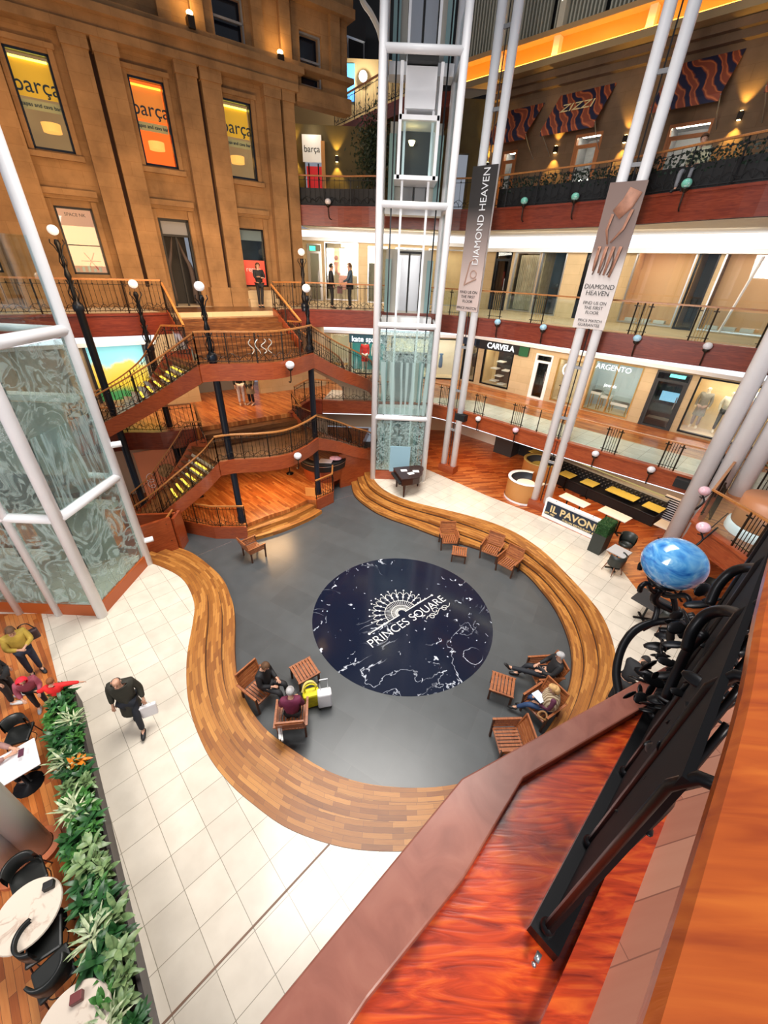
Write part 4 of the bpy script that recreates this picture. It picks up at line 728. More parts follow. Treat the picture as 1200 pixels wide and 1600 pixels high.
# ================================================================== RAILINGS
def baluster_proto(h, style):
    mb = MB(); mb.tube([(0, 0, .06), (0, 0, h-.03)], .0075, 5)
    if style == 1: mb.ball((0, 0, h-.12), .028, (1, 1, .8), 6, 5)
    if style == 2: mb.tube([(0, 0, .1), (.03, 0, .2), (-.02, 0, .32), (.02, 0, .45), (0, 0, .55)], .006, 4)
    return mb
def railing(P_, label, h=1.0, zfix=None, sp=.15, post=1.2, mrail=None, mpost=None, style='art', group=None, top=.07, name='railing', thin=False):
    """railing along a path of points at floor height"""
    P_ = [Vector(p) for p in P_]
    if zfix is not None: P_ = [Vector((p.x, p.y, zfix)) for p in P_]
    L_ = length(P_); t = thing(name, label, 'railing', tuple(P_[len(P_)//2]), 0, group); up = Vector((0, 0, h))
    mb = MB(); mb.sweep([p+up for p in P_], top, .05); mb.build('handrail', mrail or M['rail'], t, False)
    mp = mpost or M['bronze']
    n = max(2, int(L_/post)); pts = resample(P_, n)
    proto = None
    for p in pts:
        if proto is None: mb = MB(); mb.box((p.x, p.y, p.z+h/2), (.03, .03, h)); mb.ball((p.x, p.y, p.z+h*.85), .03, (1, 1, 1), 6, 5); mb.box((p.x, p.y, p.z+.1), (.09, .02, .03)); proto = mb.build('post', mp, t); p0 = p
        else: o = proto.copy(); C.objects.link(o); o.parent = t; o.location = proto.location+(p-p0)
    if style == 'art':
        mb = MB(); mb.sweep([p+Vector((0, 0, .1)) for p in P_], .02, .02); mb.sweep([p+Vector((0, 0, h-.14)) for p in P_], .015, .015); mb.build('lower_rail', mp, t)
        m_ = min(99, int(L_/sp)); q = resample(P_, m_); protos = []; b0 = q[0]
        for k, p in enumerate(q[1:-1]):
            st = k % 3
            if len(protos) <= st: mb = baluster_proto(h, st); mb.bm.transform(Matrix.Translation(p)); o = mb.build('baluster', mp, t); protos.append((o, p))
            else: s, sp_ = protos[st]; o = s.copy(); C.objects.link(o); o.parent = t; o.location = s.location+(p-sp_)
        mb = MB(); q = resample(P_, max(4, int(L_/.045)))
        mb.tube([p+Vector((0, 0, .2+.07*math.sin(i*.9)+.03*math.sin(i*.37))) for i, p in enumerate(q)], .009, 4); mb.tube([p+Vector((0, 0, .26+.06*math.sin(i*.55+2))) for i, p in enumerate(q)], .007, 4); mb.build('vine_scroll', mp, t)
    if style == 'glass':
        mb = MB(); mb.band(P_, .08, h-.08, .012); mb.build('glass_panel', M['glass'], t)
        m_ = max(2, int(L_/1.7)); q = resample(P_, m_)
        for k in range(m_):
            c = (q[k]+q[k+1])/2; d = (q[k+1]-q[k]).normalized()
            mb = MB()
            for e in (-.22, .22): mb.bar(c+d*e+Vector((0, 0, .02)), c+d*e+Vector((0, 0, h)), .035); mb.bar(c+d*(e*1.35)+Vector((0, 0, .13)), c+d*(e*.6)+Vector((0, 0, .13)), .02); mb.bar(c+d*(e*1.35)+Vector((0, 0, h-.12)), c+d*(e*.6)+Vector((0, 0, h-.12)), .03)
            mb.bar(c-d*.22+Vector((0, 0, .13)), c+d*.22+Vector((0, 0, .13)), .015); mb.build('baluster_frame', mp, t)
            for e in (-.12, -.04, .04, .12): mb = MB(); mb.bar(c+d*e+Vector((0, 0, .03)), c+d*e+Vector((0, 0, h-.02)), .014); mb.build('baluster', M['gold'] if style == 'glass' and zfix == ZB else mp, t)
    return t
A_RR = [Vector((p.x, p.y, 0)) for p in AE_R]
railing(AE_R, 'glass railing with iron bar clusters along the first gallery on the right, above the restaurant', .98, ZA, style='glass', post=40, mpost=M['bronze'], group=None)
railing([AE_R[-1], AE_N[0]], 'short railing piece of the first gallery behind the white column group at the right', .98, ZA, style='glass', post=40)
railing(AE_N[:4], 'angled glass railing of the near gallery corner at the right, by the pink globes', .98, ZA, style='glass', post=40)
railing(AE_N[0:1]+[Vector((12.5, 9.3, 0)), Vector((15, 7, 0))], 'olive handrail of the far walkway at the right edge', 1.0, ZA, style='glass', post=40, mrail=plain('olive rail', (.14, .12, .04), .35, .4))
railing(BE_R, 'long glass railing with gilded bar clusters along the second gallery on the right', 1.0, ZB, style='glass', post=40, mpost=M['bronze'])
railing(CE[18:], 'dark planted railing of the top gallery in front of the awnings', 1.0, ZC, style='art', sp=.25, post=1.2, mpost=M['black'])
railing(CE[:13], 'dark railing of the top gallery left of the lift, below the small bar sign', 1.0, ZC, style='art', sp=.2, post=1.0, mpost=M['black'])
railing(BE_C, 'curving iron railing with honey handrail where the two men stand on the second gallery', 1.0, ZB, sp=.13, post=1.0)
railing(BE_L, 'iron railing with honey handrail before the lit beauty shop, second gallery left', 1.0, ZB, sp=.14, post=1.1)
railing(A_R[4:], 'iron railing round the stair opening beside the right lower flight, first gallery', .95, ZA, sp=.14, post=1.0)
railing(A_L[8:], 'iron railing round the stair opening left of the orange gallery floor', .95, ZA, sp=.14, post=1.0)
railing(AE_C, 'iron railing on the first gallery edge left of and behind the central lift', .95, ZA, sp=.16, post=1.0)
railing(D0, 'black railing of the high corner balcony lit by the white lamp', 1.0, 14.5, sp=.12, post=1.0, mpost=M['iron'])
railing([Vector((-7.6, 11.3, 0))]+SE, 'curved iron railing at the left of the stage over the slate floor', .95, 0, sp=.13, post=.9)
railing([Vector((-2.95, 14.75, 0))]+SR+[Vector((-2.3, 17.6, 0))], 'short iron railing with an orange notice at the right corner of the stage', .95, 0, sp=.13, post=.8)
MB().obox(Pl(-3.35, 14.55, -2.85, 14.5), .0, .42, .35, .75, .04, .06).solo('notice_board', plain('orange notice', (.85, .30, .06), .5), 'small orange notice fixed on the railing at the right corner of the stage', 'sign')
# black planting and banners behind the top gallery rail
def hedge_strip(pth, z0, z1, w, label, m, seed):
    rnd = random.Random(seed); mb = MB(); L_ = length(pth); n = int(L_/.012); q = resample(pth, n)
    for i in range(len(q)-1):
        d = (q[i+1]-q[i]).normalized(); nn = Vector((d.y, -d.x, 0))
        for k in range(2):
            c = q[i]+nn*rnd.uniform(-w/2, w/2)+Vector((0, 0, rnd.uniform(z0, z1))); a = Vector((rnd.uniform(-1, 1), rnd.uniform(-1, 1), rnd.uniform(-.3, 1))).normalized()*.09; b = a.cross(Vector((rnd.random(), rnd.random(), rnd.random()))).normalized()*.035
            mb.face([c-a*.5, c+b, c+a*.5, c-b])
    return tag(mb.build('hedge', m, None), label, 'hedge', kind='stuff')
for a_, b_, l_ in ((24, None, 'dark planter trough behind the top gallery railing on the right'), (0, 13, 'dark planter trough behind the top gallery railing left of the lift')):
    pp = [Vector((p.x, p.y, ZC))+Vector((.17, .22, 0)) for p in CE[a_:b_]]; mb = MB(); mb.band(pp, .0, .62, .20); tag(mb.build('planter_trough', M['black'], None), l_, 'planter')
hp = [Vector((p.x, p.y, 0))+Vector((.16, .2, 0)) for p in CE[24:]]
hedge_strip(hp, ZC+.45, ZC+.92, .30, 'dark ivy planting along the foot of the top gallery railing', plain('dark ivy', (.012, .03, .018), .5), 3)
# ================================================================== STAIR SETS
def flight(O, I, n, parent, zdrop, led=True, rail_in=True, tread_m=None):
    o = resample(O, n); i = resample(I, n)
    for k in range(n):
        z = (o[k].z+o[k+1].z)/2; mb = MB()
        # level tread between k and k+1
        zt = O[0].z-(k+1)*(O[0].z-zdrop)/n if False else o[k].z-(o[k].z-o[k+1].z)*.5
        b = [Vector((p.x, p.y, zt-.05)) for p in (o[k], o[k+1], i[k+1], i[k])]; mb.hexa(b, [p+Vector((0, 0, .05)) for p in b]); tr = mb.build('tread', tread_m or M['oldstep'], parent)
        if led and 1 <= k <= 6:
            mb = MB(); a1, a2 = Vector((o[k+1].x, o[k+1].y, zt)), Vector((i[k+1].x, i[k+1].y, zt)); a, b_ = a1.lerp(a2, .08), a1.lerp(a2, .52); mb.bar(a+Vector((0, 0, -.0)), b_, .07, .035); mb.build('light_strip', M['led'], tr)
    mb = MB(); mb.band(resample(O, 24), -.48, .04, .09); mb.build('stringer', M['red'], parent); mb = MB(); mb.band(resample(I, 24), -.30, .12, .07); mb.build('stringer', M['red'], parent)
    # soffit
    a = resample(O, 16); b = resample(I, 16); mb = MB()
    for k in range(16): mb.hexa([a[k]-Vector((0, 0, .34)), a[k+1]-Vector((0, 0, .34)), b[k+1]-Vector((0, 0, .34)), b[k]-Vector((0, 0, .34))], [a[k]-Vector((0, 0, .28)), a[k+1]-Vector((0, 0, .28)), b[k+1]-Vector((0, 0, .28)), b[k]-Vector((0, 0, .28))])
    mb.build('soffit', M['cream'], parent)
FRONT = smooth_path([(-5.86, 12.50, 0), (-5.40, 12.76, 0), (-4.31, 13.05, 0), (-3.62, 13.48, 0), (-3.13, 14.35, 0), (-2.85, 15.2, 0)], 6)
def V3(x, y, z): return Vector((x, y, z))
def stairset(zl, zt, bt, dn, up, Lo, Li, Ro, Ri, nl, labels):
    """landing at zl, wide steps up to zt, two flights going down"""
    t = thing('staircase', labels[0], 'staircase', (-4.6, 14, zl))
    A0, A1 = LS(-2.5, bt+dn*.42+.1, 0), LS(1.35, bt+dn*.42+.1, 0)
    poly = [(p.x, p.y) for p in FRONT]+[(Ri[0].x, Ri[0].y), (A1.x, A1.y), (A0.x, A0.y), (Li[0].x, Li[0].y)]
    mb = MB(); mb.prism(poly, zl-.28, zl); mb.build('landing', M['oldstep'], t)
    for k in range(dn):
        z = zt-(zt-zl)*(k+1)/(dn+1); mb = MB(); y0 = bt+k*.42; mb.obox(FP, -2.5+.03*k, 1.35-.03*k, zl-.2 if k else zl-.3, z, y0-.03, y0+.50); mb.build('wide_step', M['oldstep'], t)
    mb = MB(); mb.band([V3(p.x, p.y, zl) for p in FRONT], -.46, .06, .10); mb.build('front_fascia', M['red'], t)
    flight(Lo, Li, nl[0], t, Lo[-1].z); flight(Ro, Ri, nl[1], t, Ro[-1].z, led=False)
    # cheek boards beside the wide steps
    for s_, e in ((-2.52, Li[0]), (1.37, Ri[0])):
        mb = MB(); mb.band([LS(s_, bt, zt), LS(s_, bt+dn*.42, zl+.25), V3(e.x, e.y, zl)], -.35, .1, .07); mb.build('stringer', M['red'], t)
    railing([V3(p.x, p.y, zl+.03) for p in FRONT], labels[1], .95, sp=.13, post=.85)
    railing([Lo[0]]+Lo[1:], labels[2], .95, sp=.15, post=1.3); railing(Ro, labels[3], .95, sp=.15, post=1.2)
    railing([LS(-2.52, bt, zt)]+[LS(-2.55, bt+dn*.42, zl+.1)]+Li, labels[4], .92, sp=.15, post=1.2); railing([LS(1.37, bt, zt)]+[LS(1.4, bt+dn*.42, zl+.1)]+Ri, labels[5], .92, sp=.15, post=1.2)
    return t
zl = 5.9
Lo = smooth_path([V3(-5.86, 12.50, zl), V3(-7.10, 12.98, 5.2), V3(-8.25, 13.02, 4.55), V3(-9.6, 12.80, 3.85), V3(-10.9, 12.3, ZA)], 5); Li = smooth_path([V3(-7.55, 14.0, zl), V3(-8.3, 14.35, 5.2), V3(-9.0, 14.45, 4.55), V3(-10.1, 14.3, 3.85), V3(-11.5, 13.8, ZA)], 5)
Ro = smooth_path([V3(-2.85, 15.2, zl), V3(-2.15, 16.55, 5.2), V3(-1.35, 17.6, 4.65), V3(-.85, 18.7, 4.1), V3(-.75, 20.2, ZA)], 5); Ri = smooth_path([V3(-4.0, 16.6, zl), V3(-3.3, 17.4, 5.2), V3(-2.7, 18.2, 4.65), V3(-2.3, 19.1, 4.1), V3(-2.2, 20.3, ZA)], 5)
stairset(zl, ZB, 2.35, 6, 0, Lo, Li, Ro, Ri, (15, 15), ['upper double staircase of red-brown wood curving from the second gallery to the first', 'iron railing with honey handrail along the front of the upper landing', 'outer railing of the upper left flight with yellow lit treads', 'outer railing of the upper right flight going down behind the central lift', 'inner railing of the upper staircase left side, twisting past a lamp post', 'inner railing of the upper staircase right side below the two men'])
zl = 2.65
Lo2 = smooth_path([V3(-5.86, 12.50, zl), V3(-6.46, 12.52, 2.05), V3(-7.4, 12.15, 1.3), V3(-8.3, 11.9, .6), V3(-9.2, 11.75, 0.02)], 5); Li2 = smooth_path([V3(-7.5, 13.95, zl), V3(-7.9, 13.75, 2.05), V3(-8.5, 13.5, 1.3), V3(-9.1, 13.3, .6), V3(-9.8, 13.1, .02)], 5)
Ro2 = smooth_path([V3(-2.85, 15.2, zl), V3(-2.2, 16.3, 2.1), V3(-1.5, 17.0, 1.6), V3(-.85, 17.7, 1.15), V3(-.6, 18.6, .55), V3(-.5, 19.4, .02)], 5); Ri2 = smooth_path([V3(-4.1, 16.7, zl), V3(-3.3, 17.3, 2.1), V3(-2.6, 17.9, 1.6), V3(-2.05, 18.5, 1.15), V3(-1.9, 19.2, .55), V3(-1.9, 19.8, .02)], 5)
stairset(zl, ZA, 3.45, 2, 0, Lo2, Li2, Ro2, Ri2, (14, 12), ['lower double staircase of red-brown wood curving from the first gallery to the ground', 'iron railing with honey handrail along the front of the lower landing over the stage', 'outer railing of the lower left flight with yellow lit treads', 'outer railing of the lower right flight ending at the central lift', 'inner railing of the lower staircase left side below the orange poster', 'inner railing of the lower staircase right side'])
a_, b_ = FRONT[11], FRONT[17]; sp = Pl(a_.x, a_.y, b_.x, b_.y); mb = MB()
for k, f in enumerate((lambda t_: (.13*math.sin(t_*6.3)*.8, t_), lambda t_: (.10*math.cos(t_*5), t_), lambda t_: (.11*math.sin(t_*9), t_), lambda t_: (.10*math.cos(t_*7+1), t_))):
    mb.tube([sp.p(.12+.19*k+f(j/12)[0]*.7, 6.25+.42*j/12, .06) for j in range(13)], .014, 5)
mb.solo('scroll_ornament', plain('pale bent metal', (.72, .68, .58), .3, .5), 'pale curly metal ornament on the railing of the upper landing', 'ornament')
# curved wooden casing under the flights and counter
mb = MB(); mb.band([V3(-2.2, 16.9, 0), V3(-1.6, 17.35, 0), V3(-1.0, 17.75, 0), V3(-.62, 17.9, 0)], -.5, 1.25, .1); struct('wall_stairs', mb, M['red'])
mb = MB(); mb.band([V3(-7.5, 11.9, 0), V3(-8.3, 11.75, 0), V3(-9.3, 11.6, 0)], -.5, .9, .1); mb.band([V3(-7.45, 11.5, 0), V3(-7.5, 12.1, 0)], -.5, .9, .1); struct('wall_stairs', mb, M['red'])
mb = MB(); mb.band([V3(-7.5, 11.45, 0), V3(-8.6, 10.4, 0)], -.5, 1.0, .12); struct('wall_stairs', mb, M['red'])
t = thing('reception_counter', 'round black-topped counter with a red wooden front under the right of the stair', 'counter', (-2.6, 17.6, 0))
cc = (-3.0, 17.3); MB().lathe([(.95, 0), (1.0, .55), (.98, .6)], (*cc, 0), 24, a0=PI*.9, a1=PI*2.1).build('front_panel', M['red'], t, True); MB().lathe([(1.08, .6), (1.12, .95), (1.12, 1.02), (.8, 1.02), (.8, .62)], (*cc, 0), 24, a0=PI*.9, a1=PI*2.1).build('counter_top', M['black'], t, True); MB().lathe([(1.13, .88), (1.14, .91)], (*cc, 0), 24, a0=PI*.9, a1=PI*2.1).build('steel_trim', M['silver'], t, True)
mb = MB(); mb.prism([(-3.1, 16.35), (-2.5, 16.35), (-2.45, 16.75), (-3.05, 16.8)], 1.03, 1.05); mb.solo('leaflet', plain('pale leaflet', (.75, .72, .78), .5), 'white and grey leaflet spread on the black counter', 'leaflet')
mb = MB(); mb.ball((-2.35, 16.75, 1.12), .22, (1.3, .8, .4)); mb.solo('scarf', plain('pink cloth', (.78, .42, .50), .7, noise=.2), 'crumpled pink cloth on the black counter', 'cloth', smooth=True)
# dark shapes, poster and cream wall under the left of the stairs
mb = MB(); mb.obox(FP, -4.9, -3.2, 0, 2.3, 2.6, 2.65); mb.solo('poster_board', plain('orange poster', (.62, .20, .09), .5, emit=.12), 'large orange poster with a round portrait under the left of the stairs', 'poster')
o = bpy.data.objects['poster_board']
mb = MB(); mb.lathe([(0, 0), (.30, 0), (.30, .02)], (0, 0, 0), 24); q = mb.build('portrait', plain('ochre portrait', (.55, .36, .16), .6, noise=.5, nscale=6), o, world=False); q.rotation_euler = (PI/2, 0, FP.a); q.location = FP.p(-3.95, 1.35, 2.68)-o.location
mb = MB(); mb.tube([FP.p(-4.6+.12*math.cos(k*.5), 1.3-.02*k+.12*math.sin(k*.5), 2.67) for k in range(30)], .012, 4); mb.build('white_scroll', M['white'], o)
mb = MB(); mb.band(smooth_path([V3(-8.9, 16.4, 0), V3(-9.7, 15.2, 0), V3(-10.9, 14.6, 0), V3(-12.4, 14.2, 0)], 5), 0, 2.45, .08); struct('wall_left', mb, M['cream'])
for x, y in ((-8.05, 14.6), (-9.35, 15.0)): mb = MB(); mb.box((x, y, 1.35), (.42, .3, 2.7), .6); mb.solo('square_pier', M['black'], 'square black pier %s the orange poster under the stairs' % ('right of' if x > -9 else 'left of'), 'pier')
# pole stand on the stage
t = thing('rope_post', 'slim black rope post standing on the stage by the counter', 'post', tuple(G(453, 740, 0))); b = G(453, 740, 0); MB().lathe([(0, 0), (.17, 0), (.17, .03), (.03, .06), (.02, .1), (.02, .95), (.03, .97), (0, 1)], b).build('pole', M['iron'], t, True)
b = G(362, 800, 0)
# ================================================================== LAMP POSTS
def lamp_post(b, ztop, lab, z0=0, arms=True):
    t = thing('lamp_post', lab, 'lamp post', (b[0], b[1], z0), 0, None); x, y = b[0], b[1]
    MB().lathe([(.15, z0), (.15, z0+.25), (.115, z0+.3), (.115, ztop-2.05), (.14, ztop-2.03), (.16, ztop-1.95), (.14, ztop-1.85)], (x, y, 0), 16).build('column', M['navyiron'], t, True)
    mb = MB(); mb.lathe([(.14, ztop-1.85), (.07, ztop-1.75), (.055, ztop-1.2), (.09, ztop-1.1), (.05, ztop-.95), (.035, ztop-.45), (.08, ztop-.32), (.05, ztop-.22)], (x, y, 0), 12)
    for k in range(4):
        a = k*PI/2+.4; mb.tube([(x+r*math.cos(a+tw), y+r*math.sin(a+tw), z) for r, tw, z in ((.04, 0, ztop-.9), (.09, .5, ztop-.75), (.05, 1.0, ztop-.55), (.11, 1.4, ztop-.38), (.17, 1.6, ztop-.30), (.15, 1.8, ztop-.22))], .016, 5)
        mb.tube([(x+r*math.cos(a+tw), y+r*math.sin(a+tw), z) for r, tw, z in ((.07, 0, ztop-1.75), (.13, .4, ztop-1.55), (.06, .9, ztop-1.35), (.11, 1.3, ztop-1.2))], .016, 5)
    mb.build('scroll_finial', M['iron'], t, True)
    MB().ball((x, y, ztop), .14, (1, 1, .9)).build('globe', plain('opal lamp globe', (.85, .85, .85), .25, emit=.35), t, True)
lamp_post((-5.56, 12.84), 8.05, 'tall dark lamp post rising through both landings, left of the two in the middle')
lamp_post((-2.98, 15.35), 8.0, 'tall dark lamp post rising through both landings beside the right flights')
lamp_post((-8.42, 14.5), 7.95, 'dark lamp post at the corner of the second gallery left of the wide steps')
lamp_post((-9.6, 13.3), 9.25, 'leftmost dark lamp post, its globe in front of the lit beauty shop')
lamp_post((-3.75, 18.75), 9.1, 'dark lamp post on the second gallery behind the right landing post', 7.0)
mb = MB(); mb.lathe([(.15, 2.9), (.15, 7)], (-7.2, 13.55, 0), 12)
# small glass globes on brackets along the galleries
def globe_lamp(x, y, z, n, lab, col, r=.15, grp=None):
    t = thing('bracket_globe', lab, 'globe lamp', (x, y, z), 0, grp); n = Vector(n).normalized(); p = Vector((x, y, z))
    mb = MB(); mb.tube(smooth_path([p-n*.25+Vector((0, 0, -.6)), p-n*.05+Vector((0, 0, -.55)), p+Vector((0, 0, -.3)), p+Vector((0, 0, -.12))], 4), .02, 6); mb.lathe([(.02, -.2), (.09, -.14), (.10, -.10), (0, -.08)], p, 12); mb.build('bracket', M['bronze'], t, True)
    MB().ball(p, r, (1, 1, .85)).build('globe', col, t, True)
def glob_mat(name, c): return marble(name, c, (.9, .9, .95), 9, .05, .08, False)
M['gpink'] = glob_mat('pink swirled glass', (.75, .45, .52)); M['gblue'] = glob_mat('pale blue swirled glass', (.35, .58, .72)); M['ggreen'] = glob_mat('sea green glass', (.18, .55, .42)); M['gwhite'] = glob_mat('milky glass', (.7, .66, .68))
def on_path(P_, z, u, v, off=.22):
    """point of a path nearest to where the photo shows (u, v)"""
    best = None
    for q in resample(P_, 200):
        c = RM.transposed() @ (Vector((q.x, q.y, z))-Vector((0, 0, H)))
        if c.z > -.1: continue
        uu = 600+F*c.x/-c.z; e = abs(uu-u)
        if best is None or e < best[0]: best = (e, q)
    q = best[1]; return q
for P_, zz, col, us in ((AE_R, ZA-.05, 'gpink', ((751, 'first gallery, first pinkish globe right of the first column', 'gwhite'), (810, 'first gallery, pink globe between the first two columns', 'gpink'), (933, 'first gallery, white globe right of the second column', 'gwhite'), (1021, 'first gallery, white globe above the banquette', 'gwhite'))),
                       (BE_R, ZB-.05, 'gblue', ((782, 'second gallery, pale blue globe right of the first banner', 'gblue'), (853, 'second gallery, pale blue globe left of the second banner', 'gblue'), (1000, 'second gallery, sky blue globe right of the second banner', 'gblue'), (1108, 'second gallery, milky blue globe at the far right', 'gwhite'))),
                       (CE, ZC+.15, 'ggreen', ((521, 'top gallery, grey globe left of the central lift', 'gwhite'), (822, 'top gallery, sea green globe under the first awning', 'ggreen'), (905, 'top gallery, light green globe under the ZIZZI awning', 'ggreen'), (1075, 'top gallery, green globe at the right', 'ggreen')))):
    for u, l_, c_ in us:
        q = on_path(P_, zz, u, 0); globe_lamp(q.x-.17, q.y-.2, zz, (-.66, -.75, 0), 'small bracket lamp: '+l_, M[c_], .13, 'small glass globe lamps along the galleries')
q = FRONT[20]; globe_lamp(q.x+.12, q.y-.2, 5.85, (.5, -.8, 0), 'milky glass globe on a bracket at the front of the upper landing', M['gwhite'], .15); globe_lamp(q.x+.12, q.y-.2, 2.6, (.5, -.8, 0), 'milky glass globe on a bracket at the front of the lower landing', M['gwhite'], .15)
# speaker boxes under the gallery
for u, l_ in ((724, 'black speaker box on the gallery fascia beside the first column'), (1070, 'black speaker box on the gallery fascia beside the white column group at the right')):
    q = on_path(AE_R, 2.9, u, 0); mb = MB(); mb.box((q.x-.15, q.y-.17, 2.95), (.5, .3, .28), -.75); mb.solo('speaker_box', M['black'], l_, 'speaker')
# ================================================================== WHITE COLUMNS
def column(x, y, ang, lab, z0=.38, z1=22, r=.155, sp=.27, n=2, top=None, base=True):
    t = thing('tube_column', lab, 'column', (x, y, 0)); d = Vector((math.cos(ang), math.sin(ang), 0))
    for k in range(n):
        e = (k-(n-1)/2)*2*sp; q = Vector((x, y, 0))+d*e; mb = MB(); mb.tube([q+Vector((0, 0, z0)), q+Vector((0, 0, z1))], r, 14); mb.build('tube', M['white'], t, True)
    mb = MB(); z = 2.2
    while z < z1: mb.box((x, y, z), (2*sp, .07, .10), ang); z += 1.85
    mb.build('spacer', M['grey'], t)
    mb = MB(); mb.bar((x, y, z0), (x, y, z1), .03); mb.build('cable', M['black'], t)
    if base: MB().box((x, y, .19), (.85, .5, .38), ang).build('plinth', M['red'], t)
    return t
column(3.15, 18.25, math.radians(-38), 'pair of white tubes standing left of the other column, carrying the dark lettered banner'); column(6.75, 14.9, math.radians(-38), 'pair of white tubes behind the restaurant sign board, carrying the photo banner of hands')
column(10.5, 11.2, math.radians(-45), 'thick group of three white tubes at the right behind the blue globe', r=.235, sp=.245, n=3)
# ================================================================== BANNERS
def banner(x, y, ang, w, z0, z1, lab, split):
    t = thing('banner', lab, 'banner', (x, y, z0), ang); d = Vector((math.cos(ang), math.sin(ang), 0)); n = Vector((d.y, -d.x, 0)); 
    return t, d, n
def bnr(colx, coly, z0, z1, w, lab):
    ang = math.radians(-38); pl = Pl(colx, coly, colx+math.cos(ang), coly+math.sin(ang)); t = thing('banner', lab, 'banner', tuple(pl.p(0, z0, .28))); return t, pl, w, z0, z1
def gradient(name, c0, c1, z0, z1):
    m, nt, b, N, L = new_mat(name); s = N.new('ShaderNodeSeparateXYZ'); g = N.new('ShaderNodeTexCoord'); L.new(g.outputs['Generated'], s.inputs[0]); L.new(ramp(N, L, s.outputs[2], [(z0, c0), (z1, c1)]), b.inputs['Base Color']); b.inputs['Roughness'].default_value = .5; return m
t, pl, w_, z0, z1 = bnr(3.15, 18.25, ZB+.35-.1, 11.85, .95, 'tall dark-to-pink banner lettered DIAMOND HEAVEN on the left column')
MB().obox(pl, -.48, .48, z0, z1, .2, .24).build('cloth', gradient('banner print fading from charcoal to blush', (.62, .48, .44), (.035, .03, .03), .25, .75), t)
o = text('lettering', 'DIAMOND HEAVEN', .40, M['white'], t, pl.p(.12, 10.35, .26), (0, 0, 0), .005); o.rotation_euler = (Matrix.Rotation(pl.a, 3, 'Z') @ Matrix.Rotation(PI/2, 3, 'X') @ Matrix.Rotation(PI/2, 3, 'Z')).to_euler(); o.scale = (.82, .9, 1)
for i, (tx, z) in enumerate((('FIND US ON', 7.98), ('THE FIRST', 7.82), ('FLOOR', 7.66), ('PRICE MATCH', 7.42))): text('lettering', tx, .14, M['charcoal'], t, pl.p(0, z, .26), (PI/2, 0, pl.a), .003)
mb = MB(); mb.tube([pl.p(.1+.13*math.cos(k*.52), 8.6+.13*math.sin(k*.52), .25) for k in range(13)], .02, 5); mb.tube([pl.p(-.2, 8.25, .25), pl.p(.25, 8.45, .25)], .03, 6); mb.tube([pl.p(-.25, 8.2, .25), pl.p(-.1, 9.0, .25), pl.p(.1, 9.1, .25)], .03, 5); mb.build('ring_print', plain('rose gold print', (.45, .28, .22), .5), t)
t, pl, w_, z0, z1 = bnr(6.75, 14.9, ZB+.15, 11.05, .95, 'photo banner of two hands with bracelets lettered DIAMOND HEAVEN on the second column')
MB().obox(pl, -.5, .5, z0, z1, .22, .26).build('cloth', gradient('banner print grey to brown', (.62, .55, .52), (.20, .13, .11), .45, .58), t)
M['skinprint'] = plain('bronze skin print', (.42, .20, .13), .6, noise=.25, nscale=5)
mb = MB(); mb.tube([pl.p(.26, 10.85, .28), pl.p(.14, 10.55, .28), pl.p(-.10, 10.28, .28)], [.20, .20, .17], 10, sx=.12); mb.tube([pl.p(-.2, 10.3, .27), pl.p(-.25, 9.9, .27), pl.p(-.12, 9.55, .27)], [.11, .09, .05], 8, sx=.2); mb.tube([pl.p(.3, 10.4, .27), pl.p(.2, 9.95, .27), pl.p(-.05, 9.6, .27)], [.12, .10, .05], 8, sx=.2); mb.build('upper_hand_print', M['skinprint'], t, True)
mb = MB()
for k in range(4): mb.tube([pl.p(-.32+k*.2, 9.5, .27), pl.p(-.34+k*.19, 9.1, .27), pl.p(-.33+k*.17, 8.85-.05*k, .27)], [.13, .12, .08], 8, sx=.2)
mb.build('lower_fingers_print', M['skinprint'], t, True); mb = MB()
for k in range(3): mb.tube([pl.p(-.32+k*.22+.07*math.sin(a), 9.45-.14*j, .31) for j, a in enumerate([0, .6, 1.2, 1.8, 2.4, 3.0])], .018, 5)
mb.build('bracelet_print', plain('dark bracelet print', (.12, .07, .05), .3, .5), t)
for tx, z, s_ in (('DIAMOND', 8.42, .19), ('HEAVEN', 8.24, .19), ('FIND US ON', 7.96, .13), ('THE FIRST', 7.82, .13), ('FLOOR', 7.68, .13), ('PRICE MATCH', 7.44, .12), ('GUARANTEE', 7.31, .12)): text('lettering', tx, s_, M['charcoal'], t, pl.p(0, z, .28), (PI/2, 0, pl.a), .003)
# ================================================================== LIFTS
def bars(mb, pts, r): mb.tube(pts, r, 10)
t = thing('lift_shaft', 'tall white steel lift shaft with etched glass rising in the centre', 'lift', (.6, 18.2, 0))
X0, X1, Y0, Y1 = -.62, 1.80, 17.05, 19.25
for x, y in ((X0, Y0), (X1, Y0), (X0, Y1), (X1, Y1)): mb = MB(); mb.tube([(x, y, 0), (x, y, 21)], .125, 14); mb.build('corner_post', M['white'], t, True)
for z in (3.05, 6.78, 10.55, 14.2, 17.8):
    mb = MB(); mb.tube([(X0, Y0, z), (X1, Y0, z)], .11, 10); mb.tube([(X0, Y1, z), (X1, Y1, z)], .08, 8); mb.tube([(X0, Y0, z), (X0, Y1, z)], .08, 8); mb.tube([(X1, Y0, z), (X1, Y1, z)], .08, 8); mb.build('cross_beam', M['white'], t, True)
M['etch1'] = etched('etched tree glass', 'noise', 5, thr=.50, sc=(1, 1, .8)); M['etch2'] = etched('etched stripes glass', 'wave', 1.0, thr=.55, sc=(1, 1, .12), rot=(0, 0, 0)); M['etch3'] = etched('etched leaf glass', 'noise', 2.2, thr=.5)
